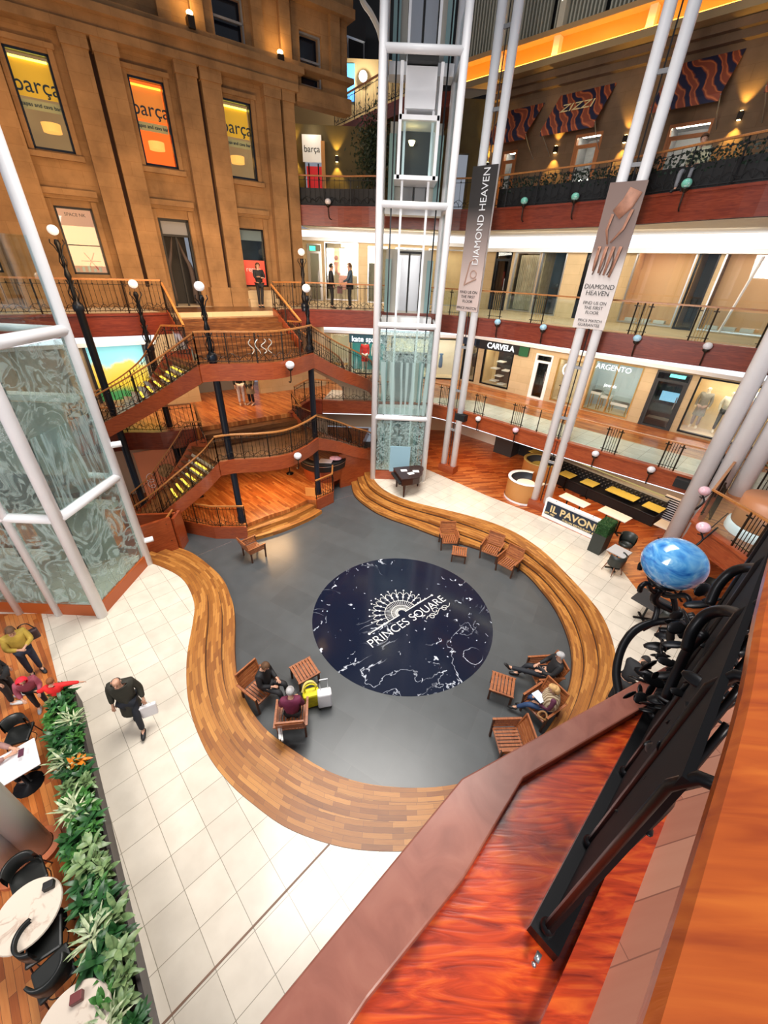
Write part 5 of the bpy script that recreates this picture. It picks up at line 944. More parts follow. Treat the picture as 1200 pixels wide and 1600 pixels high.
for z0, z1, m in ((.5, 2.9, M['etch3']), (3.2, 5.4, M['etch2']), (5.4, 6.6, M['etch1'])): MB().box(((X0+X1)/2, Y0, (z0+z1)/2), (X1-X0-.3, .02, z1-z0)).build('glass_panel', m, t)
for x in (X0, X1): MB().box((x, (Y0+Y1)/2, 8), (.02, Y1-Y0-.3, 15)).build('glass_panel', M['glass'], t)
mb = MB(); mb.box(((X0+X1)/2, Y0+.05, .22), (X1-X0, .12, .44)); mb.box((X1-.02, (Y0+Y1)/2, .22), (.12, Y1-Y0, .44)); mb.build('base_panel', M['red'], t)
for x in (X0+.4, X1-.4, X0+.75, X1-.75): mb = MB(); mb.bar((x, Y0+.75, .1), (x, Y0+.75, 21), .05 if x in (X0+.4, X1-.4) else .08); mb.build('guide_rail', M['iron'] if x in (X0+.4, X1-.4) else M['white'], t)
for i, z in enumerate((.05, ZA, ZB, ZC, 14.45)):
    mb = MB(); mb.box((.59, Y1-.1, z+1.15), (1.9, .05, 2.3)); mb.build('landing_panel', plain('lift back panel %d' % i, (.55, .52, .46), .6), t)
    mb = MB(); [mb.box((.59+e*.24, Y1-.2, z+1.1), (.40, .04, 2.0)) for e in (-1, 1)]; mb.build('landing_door', M['grey'] if i in (1, 3) else M['silver'], t)
    mb = MB(); [mb.box((.59+e, Y1-.24, z+1.1), (.05, .05, 2.15)) for e in (-.48, 0, .48)]; mb.box((.59, Y1-.24, z+2.2), (1.0, .05, .07)); mb.build('door_frame', M['black'], t)
    mb = MB(); mb.box((.59, Y1-.5, z-.25), (2.1, .7, .3)); mb.build('sill_beam', M['white'], t)
    for e in (-.85, .85): MB().box((.59+e, Y1-.3, z+1.0), (.24, .03, 1.9)).build('side_glass', plain('teal glass strip %d%s' % (i, e > 0), (.28, .42, .42), .2), t)
c = thing('lift_car', 'lift car with white roof box hanging in the upper part of the central shaft', 'lift car', (.59, 18.2, 11.0))
mb = MB(); mb.box((.59, 18.2, 13.55), (.95, 1.2, .95)); mb.build('roof_box', M['white'], c); MB().box((.59, 18.2, 12.85), (1.3, 1.4, .12)).build('ceiling_plate', M['white'], c); MB().box((.59, 18.2, 11.35), (1.5, 1.4, .12)).build('platform', M['white'], c)
mb = MB(); [mb.bar((.59+e, 17.55+f, 11.3), (.59+e, 17.55+f, 14.1), .10) for e in (-.62, .62) for f in (0, 1.3)]; mb.build('frame', M['white'], c); mb = MB(); mb.box((.59, 17.6, 12.1), (1.1, .03, 1.35)); mb.build('glass_wall', M['glass'], c); mb = MB(); mb.box((.59, 18.8, 12.1), (1.1, .03, 1.35)); mb.build('rear_wall', M['charcoal'], c); mb = MB(); mb.box((.59, 17.6, 14.2), (.95, .6, .3)); mb.build('machine_box', M['black'], c)
mb = MB(); mb.lathe([(0, 12.3), (.06, 12.3), (.12, 12.42), (0, 12.42)], (.4, 18.2, 0), 10); mb.solo('car_lamp', M['bulb'], 'small warm lamp inside the lift car', 'lamp')
# left lift
LX, LY = -7.87, 7.78; LT = (-7.77, 10.1)
t = thing('lift_shaft', 'big white steel and etched glass lift shaft at the left edge', 'lift', (-9.5, 9, 0))
LP = [(-7.87, 7.78), (-7.80, 10.1), (-9.08, 7.75), (-10.18, 7.74), (-12.1, 7.74), (-12.1, 10.2)]
for i, (x, y) in enumerate(LP): mb = MB(); mb.tube([(x, y, 0), (x, y, 14)], .135 if i in (0, 1) else .10, 14); mb.build('corner_post' if i in (0, 1, 4, 5) else 'post', M['white'], t, True)
for z in (3.25, 7.15, 10.9):
    mb = MB(); mb.tube([(LX, LY, z), (-12.1, 7.74, z)], .12, 10); mb.tube([(LX, LY, z), (-7.80, 10.1, z)], .13, 10); mb.tube([(-12.1, 10.2, z), (-7.8, 10.1, z)], .09, 8); mb.build('cross_beam', M['white'], t, True)
mb = MB(); mb.box(((LX-12.1)/2, LY+.02, .2), (12.1+LX, .10, .40)); mb.bar((LX, LY, .2), (-7.8, 10.1, .2), .10, .40); mb.build('base_panel', plain('orange wood skirting', (.42, .09, .018), .4), t)
M['etch4'] = etched('etched swirl glass', 'noise', 1.0, thr=.46, frost=(.70, .84, .82), op=.5); M['etch5'] = etched('etched canopy glass', 'noise', 1.6, thr=.47, frost=(.72, .84, .80), op=.4); M['etch6'] = etched('etched scale glass', 'noise', 7, thr=.44, frost=(.72, .80, .78), op=.75)
M['etch7'] = etched('etched trunk glass', 'noise', 2.2, thr=.47, sc=(1, 1, .16), frost=(.66, .82, .82), op=.5)
def pane(a, b, z0, z1, m, nm='glass_panel'):
    mb = MB(); a = Vector((*a, 0)); b = Vector((*b, 0)); mb.bar(a.lerp(b, .06)+Vector((0, 0, (z0+z1)/2)), a.lerp(b, .94)+Vector((0, 0, (z0+z1)/2)), .015, z1-z0); return mb.build(nm, m, t)
for a, b in ((LP[1], LP[0]), (LP[0], LP[2]), (LP[2], LP[3]), (LP[3], LP[4])):
    pane(a, b, .42, 3.12, M['etch4']); pane(a, b, 3.4, 5.2, M['etch7'] if a == LP[1] else M['etch5']); pane(a, b, 5.2, 7.0, M['etch5'] if a == LP[1] else M['etch6'])
    pane(a, b, 7.3, 9.0, M['glass'])
mb = MB(); mb.tube([V3(-9.6, 7.76, 9.4)+V3(.42*math.cos(k*.4)*(1-k*.02), 0, .42*math.sin(k*.4)*(1-k*.02)) for k in range(40)], .022, 5); mb.tube(smooth_path([V3(-9.2, 7.76, 9.2), V3(-9.0, 7.76, 8.5), V3(-8.5, 7.76, 7.9), V3(-8.6, 7.76, 7.4)], 5), .03, 5); mb.build('peacock_scroll', plain('pale metal scroll', (.6, .56, .48), .4, .6), t)
for x in (-9.0, -10.6): mb = MB(); mb.bar((x, 9.0, 0), (x, 9.0, 14), .12, .2); mb.build('guide_rail', M['black'], t)
for z in (0, ZA): mb = MB(); mb.box((-9.8, 10.05, z+1.1), (2.4, .06, 2.2)); mb.build('landing_door', plain('grey beige lift door %g' % z, (.42, .38, .30), .5), t); mb = MB(); mb.box((-9.8, 9.9, z+2.4), (3.6, .3, .15)); mb.build('door_header', M['offwhite'], t)
mb = MB(); mb.box((-9.9, 8.9, 3.35), (2.2, 1.6, .14)); mb.build('car_floor', M['charcoal'], t)
for b in ((-7.55, 10.05, .9), (-7.55, 10.05, 4.2)): mb = MB(); mb.tube([(-7.8, 10.1, b[2]), (-7.5, 10.3, b[2])], .09, 8); mb.build('bracket', M['white'], t, True)
# ================================================================== NEAR BALCONY (the photographer's own railing)
ZN = 7.05
M['capw'] = grain('pinkish brown capping wood', (.22, .065, .042), (.31, .10, .066), (.37, .135, .09), sc=(3, 3, 3), rough=.4)
M['redw'] = grain('glossy red-orange figured wood', (.20, .012, .003), (.55, .05, .007), (.78, .14, .015), rot=(0, 0, -.78), sc=(1, 7, 7), scale=3.2, rough=.25, coat=.6, blot=((.05, .004, .003), 3.4), dist=2.5)
M['handw'] = grain('orange brown handrail wood', (.24, .035, .004), (.38, .075, .008), (.48, .12, .014), rot=(0, 0, -.80), sc=(1, 9, 9), scale=2.5, rough=.3)
M['pinkfl'] = planks('worn pink-brown floor boards', [(.36, .13, .08), (.44, .19, .12), (.50, .24, .16)], rot=-.25, bw=.8, bh=.10, rough=.4, mortar=.0015, bump=.05, gap=(.22, .08, .05))
outer = [(-2.2, -1.75), (-.235, .175), (.335, .735), (1.46, 1.30)]; inner = [(-1.95, -1.85), (.01, .20), (.30, .45), (.57, .745), (1.42, 1.17)]
mb = MB(); poly = outer+[(1.62, 1.18), (1.50, 1.08)]+inner[::-1]; mb.prism(poly, ZN-.02, ZN+.035)
# right end of the capping tucks in behind the ironwork
nb = thing('near_balcony_edge', 'reddish wooden balcony ledge running diagonally across the bottom right, closest to the viewer', 'balcony ledge', (.5, .5, ZN)); mb.build('capping', M['capw'], nb, bevel=.006)
mb = MB(); mb.prism([(x, y) for x, y in inner]+[(1.62, 1.12), (.46, -.02-.1), (-1.2, -1.85)], ZN-.10, ZN-.01); mb.build('red_wood_panel', M['redw'], nb)
mb = MB(); mb.band([V3(x+.03, y-.03, 0) for x, y in outer], ZN-.65, ZN-.02, .05); mb.build('outer_face', M['darkred'], nb)
mb = MB(); mb.prism([(.46, .18), (1.5, 1.2), (1.58, 1.16), (.54, .14), (-.52, -.94), (-.62, -.9)], ZN-.01, ZN+.03); mb.build('inner_board', M['redw'], nb)
mb = MB(); mb.prism([(-1.1, -1.75), (.33, .03), (1.5, 1.10), (1.75, 1.30), (3.2, 2.6), (6, 2), (6, -4), (0, -4)], ZN-.7, ZN+.004); struct('floor', mb, M['pinkfl'])
mb = MB(); mb.prism([(1.5, 1.10), (1.75, 1.30), (3.2, 2.6), (3.25, 2.7), (1.5, 1.22)], ZN-.65, ZN+.0); struct('trim_14', mb, M['darkred'])
t = thing('near_railing', 'near iron railing with a broad orange wooden handrail at the right edge of the photo', 'railing', (1, .8, ZN))
hx = [V3(-.95, -1.20, 8.05), V3(-.02, -.23, 8.05), V3(.30, .080, 8.05), V3(.45, .226, 8.05), V3(.68, .455, 8.05), V3(1.0, .80, 8.05), V3(2.0, 1.82, 8.05), V3(3.2, 3.0, 8.05)]
mb = MB(); mb.sweep([p+V3(.050, -.050, .0) for p in smooth_path(hx, 4)], .15, .03); mb.build('handrail', M['handw'], t)
NP = Pl(.535, .315, 1.485, 1.24)
mb = MB(); mb.obox(NP, -.02, 1.36, ZN, ZN+.05, -.065, .02); mb.build('foot_rail', M['iron'], t)
M['darkglass'] = plain('near-black enamelled panel', (.006, .007, .009), .7, .0, spec=.2)
mb = MB(); mb.obox(NP, .0, 1.30, ZN+.05, ZN+.95, -.03, -.015); mb.build('iron_panel', M['darkglass'], t)
for k, s_ in enumerate((.01, .30, .62, .95, 1.32)): mb = MB(); mb.tube([NP.p(s_, ZN, -.03), NP.p(s_, ZN+.90, -.03), NP.p(s_, ZN+.96, -.01), NP.p(s_, ZN+.99, .05)], .012, 8); mb.ball(NP.p(s_, ZN+.06, -.03), .022); mb.build('post', M['iron'], t, True)
for s_ in (.46, .80): mb = MB(); mb.bar(NP.p(s_, ZN+.1, -.008), NP.p(s_, ZN+.85, -.008), .006); mb.build('gilded_rod', M['gold'], t)
rnd = random.Random(5); mb = MB()
for k in range(60):
    s_ = rnd.uniform(.25, 1.2); z = ZN+rnd.uniform(.25, .80 if s_ < .8 else .55); c = NP.p(s_, z, rnd.uniform(-.04, .05)); Mx = Matrix.Translation(c) @ Matrix.Rotation(rnd.uniform(0, 6), 4, Vector((rnd.random(), rnd.random(), rnd.random()))) @ Matrix.Diagonal((1, .45, .16, 1)); bmesh.ops.create_uvsphere(mb.bm, u_segments=10, v_segments=6, radius=rnd.uniform(.022, .042), matrix=Mx)
for k in range(8): s_ = .25+.14*k; mb.tube(smooth_path([NP.p(s_, ZN+.25, 0.03), NP.p(s_+.06, ZN+.45, .05), NP.p(s_-.03, ZN+.65, .02), NP.p(s_+.05, ZN+.83, .03)], 5), .009, 6)

for k in range(70):
    s_ = rnd.uniform(.85, 1.28); z = ZN+rnd.uniform(-.05, .55); c = NP.p(s_, z, rnd.uniform(-.15, -.02)); Mx = Matrix.Translation(c) @ Matrix.Rotation(rnd.uniform(0, 6), 4, Vector((rnd.random(), rnd.random(), rnd.random()))) @ Matrix.Diagonal((1, .5, .15, 1)); bmesh.ops.create_uvsphere(mb.bm, u_segments=10, v_segments=6, radius=rnd.uniform(.03, .06), matrix=Mx)
for k in range(14):
    s_ = rnd.uniform(.45, .75); z = ZN+rnd.uniform(.62, .95); c = NP.p(s_, z, rnd.uniform(.0, .06)); Mx = Matrix.Translation(c) @ Matrix.Rotation(rnd.uniform(0, 6), 4, Vector((rnd.random(), rnd.random(), rnd.random()))) @ Matrix.Diagonal((1, .5, .2, 1)); bmesh.ops.create_uvsphere(mb.bm, u_segments=10, v_segments=6, radius=rnd.uniform(.02, .035), matrix=Mx)
mb.build('cast_leaves', M['iron'], t, True)
for pts in ([(1072, 1015, 7.72), (1082, 985, 7.78), (1105, 960, 7.84), (1140, 955, 7.90), (1180, 975, 7.97)], [(1108, 945, 7.68), (1122, 915, 7.74), (1145, 893, 7.80), (1175, 887, 7.86), (1215, 896, 7.95)], [(1040, 1090, 7.4), (1058, 1050, 7.5), (1075, 1015, 7.6), (1100, 990, 7.7)]):
    mb = MB(); mb.tube(smooth_path([G(*p) for p in pts], 6), .017, 8); mb.build('scroll_bar', M['iron'], t, True)
mb = MB(); b = G(836, 1500, ZN); mb.box(b+V3(0, 0, .03), (.022, .014, .012), .8); mb.ball(b+V3(-.012, -.012, .02), .007); mb.build('bracket_bolt', M['silver'], t, True)
# globe lamp with snake-like bracket
t = thing('globe_lamp', 'large blue swirled glass globe on a black snake-like iron bracket', 'globe lamp', (1.42, 1.5, 7.2)); bc = G(1053, 880, 7.55)
def blueglass():
    m, nt, b, N, L = new_mat('blue swirled glass'); v = mapping(N, L, (0, .6, .5), (1, 1, 2.2)); n = N.new('ShaderNodeTexNoise'); n.inputs['Scale'].default_value = 7; n.inputs['Detail'].default_value = 6; n.inputs['Distortion'].default_value = 3; L.new(v, n.inputs['Vector'])
    c = ramp(N, L, n.outputs[0], [(.28, (.02, .14, .50)), (.46, (.07, .32, .72)), (.60, (.16, .46, .80)), (.78, (.45, .70, .90))]); L.new(c, b.inputs['Base Color']); b.inputs['Roughness'].default_value = .08; b.inputs['Coat Weight'].default_value = 1; b.inputs['Subsurface Weight'].default_value = 0; return m
mb = MB(); mb.ball(bc, .137, (1, 1, .86), 40, 24); mb.build('globe', blueglass(), t, True)
mb = MB(); mb.lathe([(.0, -.135), (.06, -.128), (.07, -.115), (.05, -.105)], bc, 16)
for k in range(4):
    a = k*PI/2+.3; mb.tube(smooth_path([bc+V3(.03*math.cos(a), .03*math.sin(a), -.18), bc+V3(.07*math.cos(a), .07*math.sin(a), -.15), bc+V3(.11*math.cos(a), .11*math.sin(a), -.105), bc+V3(.14*math.cos(a), .14*math.sin(a), -.115), bc+V3(.135*math.cos(a), .135*math.sin(a), -.15)], 4), .012, 8)
mb.tube(smooth_path([bc+V3(0, 0, -.16), bc+V3(.01, 0, -.25), G(1068, 960, 7.22)], 5), .02, 8); mb.build('claw_cup', M['iron'], t, True)
for pts, r in (([(968, 1088, 6.98), (963, 1050, 7.02), (972, 1012, 7.08), (992, 985, 7.14), (1022, 972, 7.18), (1055, 969, 7.2), (1085, 962, 7.24)], .020), ([(1003, 983, 7.14), (1020, 972, 7.18), (1027, 950, 7.24), (1022, 930, 7.3), (1040, 928, 7.34), (1052, 935, 7.34), (1056, 958, 7.26)], .014), ([(1030, 985, 7.16), (1058, 985, 7.2), (1085, 975, 7.28), (1110, 960, 7.4)], .017)):
    mb = MB(); mb.tube(smooth_path([G(*p) for p in pts], 6), r, 10); mb.build('bracket_arm', M['iron'], t, True)
# ================================================================== SLATTED TEAK CHAIRS AND TABLES
M['teak'] = grain('oiled teak slats', (.16, .045, .015), (.30, .09, .028), (.40, .15, .05), sc=(2, 10, 10), rough=.4); M['teakd'] = plain('dark teak legs', (.06, .022, .01), .5)
def make_chair(label):
    t = thing('slatted_armchair', label, 'chair', (0, 0, 0), 0, None)
    W = .62; D = .60
    mb = MB(); [mb.box((-.26+.52*k/7, -.0, .37), (.055, .56, .022)) for k in range(8)]; mb.box((0, -.27, .345), (.58, .03, .05)); mb.box((0, .25, .345), (.58, .03, .05)); mb.build('seat', M['teak'], t, world=False, bevel=.004)
    mb = MB(); [mb.hexa([V3(-.28, .27+.14*k/5, .42+.075*k), V3(.28, .27+.14*k/5, .42+.075*k), V3(.28, .295+.14*k/5, .42+.075*k), V3(-.28, .295+.14*k/5, .42+.075*k)], [V3(-.28, .29+.14*k/5, .475+.075*k), V3(.28, .29+.14*k/5, .475+.075*k), V3(.28, .315+.14*k/5, .475+.075*k), V3(-.28, .315+.14*k/5, .475+.075*k)]) for k in range(6)]
    [mb.bar((e*.29, .27, .36), (e*.29, .42, .88), .035) for e in (-1, 1)]; mb.bar((-.30, .42, .87), (.30, .42, .87), .04, .05); mb.build('backrest', M['teak'], t, world=False)
    for e in (-1, 1):
        mb = MB(); [mb.bar((e*(.30+.012*k), -.28, .42+.05*k), (e*(.30+.012*k), .30+.01*k, .42+.05*k), .018, .035) for k in range(4)]; mb.bar((e*.345, -.31, .62), (e*.345, .37, .62), .05, .022); mb.build('armrest', M['teak'], t, world=False)
    for x in (-1, 1):
        for y, h in ((-.28, .62), (.27, .38)): mb = MB(); mb.bar((x*.30, y, 0), (x*(.34 if h > .5 else .30), y, h), .045); mb.build('leg', M['teakd'], t, world=False)
    return t
def place(t, u, v, z, rz, zb=-.5): p = G(u, v, z); t.location = (p.x, p.y, zb); t.rotation_euler.z = rz
ch = make_chair('empty slatted armchair left of the small low table at the top of the slate floor'); place(ch, 701, 841, -.12, .05)
def chair(u, v, rz, lab): p = G(u, v, -.12); return dup(ch, (p.x, p.y, -.5), rz, lab)
chair(768, 858, -.55, 'empty slatted armchair right of the small low table, the left one of the pair'); chair(795, 879, -.75, 'empty slatted armchair at the right end of the pair by the curved steps')
chair(396, 856, 2.4, 'lone slatted armchair beside the stage steps seen from its back'); chair(406, 1076, 1.0, 'slatted armchair in which the person in black sits, left group'); chair(457, 1120, PI+.15, 'slatted armchair with white papers in which the person in maroon sits')
chair(848, 1052, -1.45, 'slatted armchair of the grey-haired man in black at the right'); chair(846, 1103, -1.0, 'slatted armchair of the woman with the beige shawl'); chair(795, 1156, -1.5, 'empty slatted armchair cut off by the wooden ledge at the bottom right of the slate')
def make_table(label):
    t = thing('slatted_table', label, 'low table'); mb = MB(); [mb.box((-.235+.47*k/6, 0, .37), (.062, .50, .022)) for k in range(7)]; mb.box((0, -.26, .368), (.56, .03, .03)); mb.box((0, .26, .368), (.56, .03, .03)); mb.build('tabletop', M['teak'], t, world=False, bevel=.003)
    mb = MB(); mb.box((0, -.24, .32), (.5, .02, .06)); mb.box((0, .24, .32), (.5, .02, .06)); mb.build('apron', M['teakd'], t, world=False)
    for x in (-1, 1):
        for y in (-1, 1): mb = MB(); mb.box((x*.24, y*.23, .18), (.045, .045, .36)); mb.build('leg', M['teakd'], t, world=False)
    return t
tb_ = make_table('small low slatted table between the empty armchairs at the top of the slate floor'); place(tb_, 718, 861, -.13, -.2)
for u, v, rz, l_ in ((785, 1070, -.35, 'low slatted table in front of the man with outstretched legs'), (476, 1048, .65, 'low slatted table beside the yellow bag of the left group')): p = G(u, v, -.13); dup(tb_, (p.x, p.y, -.5), rz, l_, sc=1.08)
p = G(437, 1146, -.05); mb = MB(); mb.box((p.x, p.y, .05), (.05, .38, .05), .35); mb.box((p.x+.05, p.y-.02, .02), (.04, .36, .05), .35); mb.solo('newspaper', plain('white paper', (.8, .8, .78), .6), 'folded white papers over the arm of the maroon person\'s chair', 'newspaper')
# bags of the left group
p = G(487, 1097, -.45); t = thing('yellow_bag', 'bright yellow holdall between the seated people and the white suitcase', 'bag', (p.x, p.y, -.5), .35)
M['yel'] = plain('bright yellow fabric', (.75, .66, .01), .6, noise=.15, nscale=10)
MB().box((0, 0, .24), (.40, .26, .46)).build('body', M['yel'], t, world=False, bevel=.05); mb = MB(); mb.tube(smooth_path([(-.12, .02, .44), (-.13, .03, .62), (0, .04, .70), (.12, .03, .62), (.12, .02, .44)], 4), .018, 6); mb.build('handle', M['yel'], t, world=False); mb = MB(); mb.tube(smooth_path([(-.19, .05, .45), (-.1, .15, .6), (.06, .16, .62), (.16, .1, .5)], 4), .035, 6); mb.build('folded_strap', plain('pale yellow strap', (.7, .55, .15), .6), t, world=False)
p = G(508, 1100, -.45); t = thing('suitcase', 'small white wheeled suitcase with its handle pulled out', 'suitcase', (p.x, p.y, -.5), .25)
MB().box((0, 0, .31), (.34, .22, .50)).build('shell', plain('white ribbed shell', (.78, .78, .80), .35), t, world=False, bevel=.04); mb = MB(); [mb.bar((e*.09, .06, .55), (e*.09, .06, .92), .014) for e in (-1, 1)]; mb.bar((-.10, .06, .92), (.10, .06, .92), .03); mb.build('handle', M['silver'], t, world=False)
for x in (-.13, .13):
    for y in (-.08, .08): MB().ball((x, y, .035), .034, (.5, 1, 1), 8, 6).build('wheel', M['black'], t, world=False)
# ================================================================== RESTAURANT
pz = Pl(*G(843, 812)[:2], *G(931, 851)[:2]); t = thing('sign_board', 'long navy board lettered IL PAVONE in gold at the edge of the restaurant', 'sign', tuple(pz.p(1, 0, 0))); WS = 2.1
a0 = Pl(*G(846, 806)[:2], *G(941, 850)[:2]); pz = a0; s1 = (G(941, 850)-G(846, 806)).length
MB().obox(pz, 0, s1, .0, .82, -.16, .0).build('board', M['white'], t); MB().obox(pz, .08, s1-.08, .18, .76, .0, .012).build('navy_face', plain('navy face', (.008, .018, .04), .4), t)
M['goldl'] = plain('gold lettering', (.72, .55, .28), .4); o = sign(t, pz, s1/2+.02, .50, 'IL PAVONE', .42, M['goldl'], .02, bold=.010, sx=1.0); o = sign(t, pz, s1/2+.35, .24, 'ITALIAN RESTAURANT & BAR', .115, M['goldl'], .02, name='small_lettering', bold=.002); sign(t, pz, .32, .26, 'EST 1981', .11, M['goldl'], .02, name='small_lettering', bold=.002)
MB().obox(pz, 0, s1, .82, .86, -.2, .03).build('top_ledge', M['white'], t)
for k in range(3): mb = MB(); mb.ball(pz.p(.4+k*.75, .87, -.08), .02); mb.build('cap_screw', M['iron'], t)
# hedge planter
p = G(936, 852, .2); t = thing('hedge_planter', 'tall dark tapered planter topped with a clipped green box hedge', 'planter', (p.x, p.y, 0), -.85)
MB().hexa([V3(-.24, -.34, 0), V3(.20, -.34, 0), V3(.20, .34, 0), V3(-.24, .34, 0)], [V3(-.24, -.34, .8), V3(.22, -.34, .8), V3(.22, .34, .8), V3(-.24, .34, .8)]).build('box', plain('charcoal planter', (.03, .035, .03), .6), t, world=False)
rnd = random.Random(2); mb = MB(); mb.box((0, 0, 1.03), (.42, .68, .44))
for k in range(2600):
    f = rnd.randrange(5); a, b = rnd.uniform(-1, 1), rnd.uniform(-1, 1); c = [V3(.22, a*.35, 1.03+b*.22), V3(-.22, a*.35, 1.03+b*.22), V3(a*.22, .35, 1.03+b*.22), V3(a*.22, -.35, 1.03+b*.22), V3(a*.22, b*.35, 1.26)][f]
    d = V3(rnd.uniform(-1, 1), rnd.uniform(-1, 1), rnd.uniform(-1, 1)).normalized()*.022; e = d.cross(V3(rnd.random(), rnd.random(), rnd.random())).normalized()*.012; mb.face([c-d, c+e, c+d, c-e])
mb.build('box_hedge', plain('box hedge leaves', (.025, .085, .02), .6, noise=.4, nscale=30), t, world=False)
# curved booths
def booth(u, v, r, a0, a1, h, lab, rim, inside, table, tcol):
    p = G(u, v, h); t = thing('curved_booth', lab, 'booth seat', (p.x, p.y, 0)); c = (p.x, p.y, 0)
    MB().lathe([(r, .0), (r, h-.04)], c, 32, a0=a0, a1=a1).build('outer_shell', plain('caramel wood shell %g' % u, (.50, .22, .06), .4), t, True); MB().lathe([(r+.03, 0), (r+.03, .1)], c, 32, a0=a0, a1=a1).build('kick_trim', M['white'], t, True)
    MB().lathe([(r+.02, h-.04), (r+.02, h), (r-.10, h), (r-.12, h-.05)], c, 32, a0=a0, a1=a1).build('rim', rim, t, True); MB().lathe([(r-.10, h-.02), (r-.12, .45), (r-.5, .42), (r-.5, 0)], c, 32, a0=a0, a1=a1).build('seat', inside, t, True)
    tt = thing('round_table', table, 'table', c); MB().lathe([(0, .70), (.40, .70), (.40, .74), (0, .74)], c, 28).build('tabletop', tcol, tt, False); MB().lathe([(.25, 0), (.25, .03), (.04, .05), (.04, .70)], c, 14).build('pedestal', M['iron'], tt, True)
M['ivory'] = plain('ivory table', (.78, .75, .66), .4); M['ochre'] = plain('ochre yellow top', (.66, .56, .12), .45)
booth(824, 746, .80, .9, 5.6, 1.0, 'round booth with a white rim and caramel outer shell, nearest the aisle', M['white'], plain('navy upholstery', (.015, .022, .035), .5), 'round ivory table inside the white-rimmed booth', M['ivory'])
booth(846, 718, .80, .9, 5.6, 1.0, 'round booth with a gold rim behind the white-rimmed one', plain('gold rim', (.45, .34, .10), .4), M['charcoal'], 'round ochre table inside the gold-rimmed booth', M['ochre'])
# tufted banquette
b0, b1 = G(868, 716, .95), G(1042, 786, .95); bp = Pl(b0.x, b0.y, b1.x, b1.y); bl = (b1-b0).length
t = thing('banquette', 'long tufted black banquette against the restaurant wall under the gallery', 'bench', tuple(bp.p(bl/2, 0, 0)))
MB().obox(bp, -.4, bl, 0, .42, -.1, .62).build('base', M['black'], t); MB().obox(bp, -.4, bl, .42, .50, 0, .64).build('seat', plain('black leather seat', (.015, .015, .017), .35), t, bevel=.03); MB().obox(bp, -.4, bl, .42, .97, -.16, 0).build('back_frame', M['black'], t); mb = MB(); k = 0
for j in range(4):
    s_ = -.35+(.11 if j % 2 else 0)
    while s_ < bl: mb.ball(bp.p(s_, .56+.11*j, .03-.01*j), .085, (1, .6, .8), 8, 5); s_ += .21
mb.build('tufted_back', plain('black tufted leather', (.02, .021, .024), .32), t, True); MB().obox(bp, -.4, bl, .97, 1.05, -.26, -.02).build('top_shelf', plain('grey glass shelf', (.35, .36, .33), .2), t); MB().obox(bp, -.4, bl, .98, 1.0, -.5, -.3).build('light_strip', glow('olive strip', (1, .8, .3), .5), t)
def rtable(u, v, w_, d_, col, lab, grp=None):
    p = G(u, v, .75); t = thing('restaurant_table', lab, 'table', (p.x, p.y, 0), bp.a, grp); MB().box((0, 0, .735), (w_, d_, .035)).build('tabletop', col, t, world=False, bevel=.006)
    for e in ((-w_/4, w_/4) if w_ > .9 else (0,)): mb = MB(); mb.lathe([(.03, .03), (.03, .72)], (e, 0, 0), 10); mb.box((e, 0, .02), (.5, .06, .04), .78); mb.box((e, 0, .02), (.5, .06, .04), -.78); mb.build('pedestal', M['iron'], t, world=False)
for u, v, w_, l_ in ((887, 741, .62, 'ochre square table, first from the second column along the banquette'), (922, 754, .62, 'ochre square table, second from the second column along the banquette'), (973, 771, 1.25, 'long ochre table in the middle of the banquette'), (1022, 792, .7, 'ochre table beside the striped screen')): rtable(u, v, w_, .62, M['ochre'], l_)
rtable(838, 706, .6, .5, M['ochre'], 'small ochre table behind the round booths')
rtable(898, 781, 1.15, .55, M['ivory'], 'white rectangular table just behind the IL PAVONE board, nearer the second column'); rtable(961, 803, 1.1, .6, M['ivory'], 'white rectangular table behind the green hedge planter'); rtable(1045, 822, .8, .7, M['ivory'], 'white table in front of the striped screen'); rtable(968, 861, .6, .6, plain('grey table', (.5, .5, .5), .4), 'small grey table beside the hedge planter')
rtable(1075, 905, .9, .7, M['charcoal'], 'dark restaurant table below the blue globe'); rtable(1018, 938, .8, .8, M['charcoal'], 'dark table partly hidden by the blue globe bracket')
for u, v, l_ in ((947, 820, 'small white tent card on the grey hedge table'), (1057, 913, 'white menu card on the dark table below the blue globe'), (1020, 925, 'white napkin on the dark table by the globe bracket')): p = G(u, v, .77); MB().box((p.x, p.y, .775), (.18, .12, .02), .5).solo('menu_card', M['white'], l_, 'card')
def make_tub(lab):
    t = thing('tub_chair', lab, 'chair'); M_ = plain('dark leather', (.025, .028, .024), .4); MB().lathe([(.20, .46), (.24, .42), (.24, .36), (0, .36), ], (0, 0, 0), 18).build('seat', M_, t, True, False); 
    mb = MB(); mb.lathe([(.25, .40), (.285, .62), (.27, .80), (.245, .80), (.235, .44)], (0, 0, 0), 16, a0=-.25, a1=PI+.25); mb.build('backrest', M_, t, True, False)
    for x in (-1, 1):
        for y in (-1, 1): mb = MB(); mb.tube([(x*.15, y*.15, .38), (x*.22, y*.22, 0)], [.018, .011], 8); mb.build('leg', plain('walnut leg %d%d' % (x, y), (.20, .07, .03), .5), t, True, False)
    return t
tc0 = make_tub('dark tub chair in front of the small grey table by the hedge'); p = G(961, 880, .4); tc0.location = (p.x, p.y, 0); tc0.rotation_euler.z = PI+.3
for u, v, rz, l_ in ((978, 850, -.5, 'dark tub chair behind the small grey table by the hedge'), (1040, 965, PI, 'dark tub chair on the tiles by the globe bracket'), (1050, 905, -1.2, 'dark tub chair behind the blue globe'), (1105, 925, .8, 'dark tub chair at the right of the dark tables')): p = G(u, v, .4); dup(tc0, (p.x, p.y, 0), rz, l_)
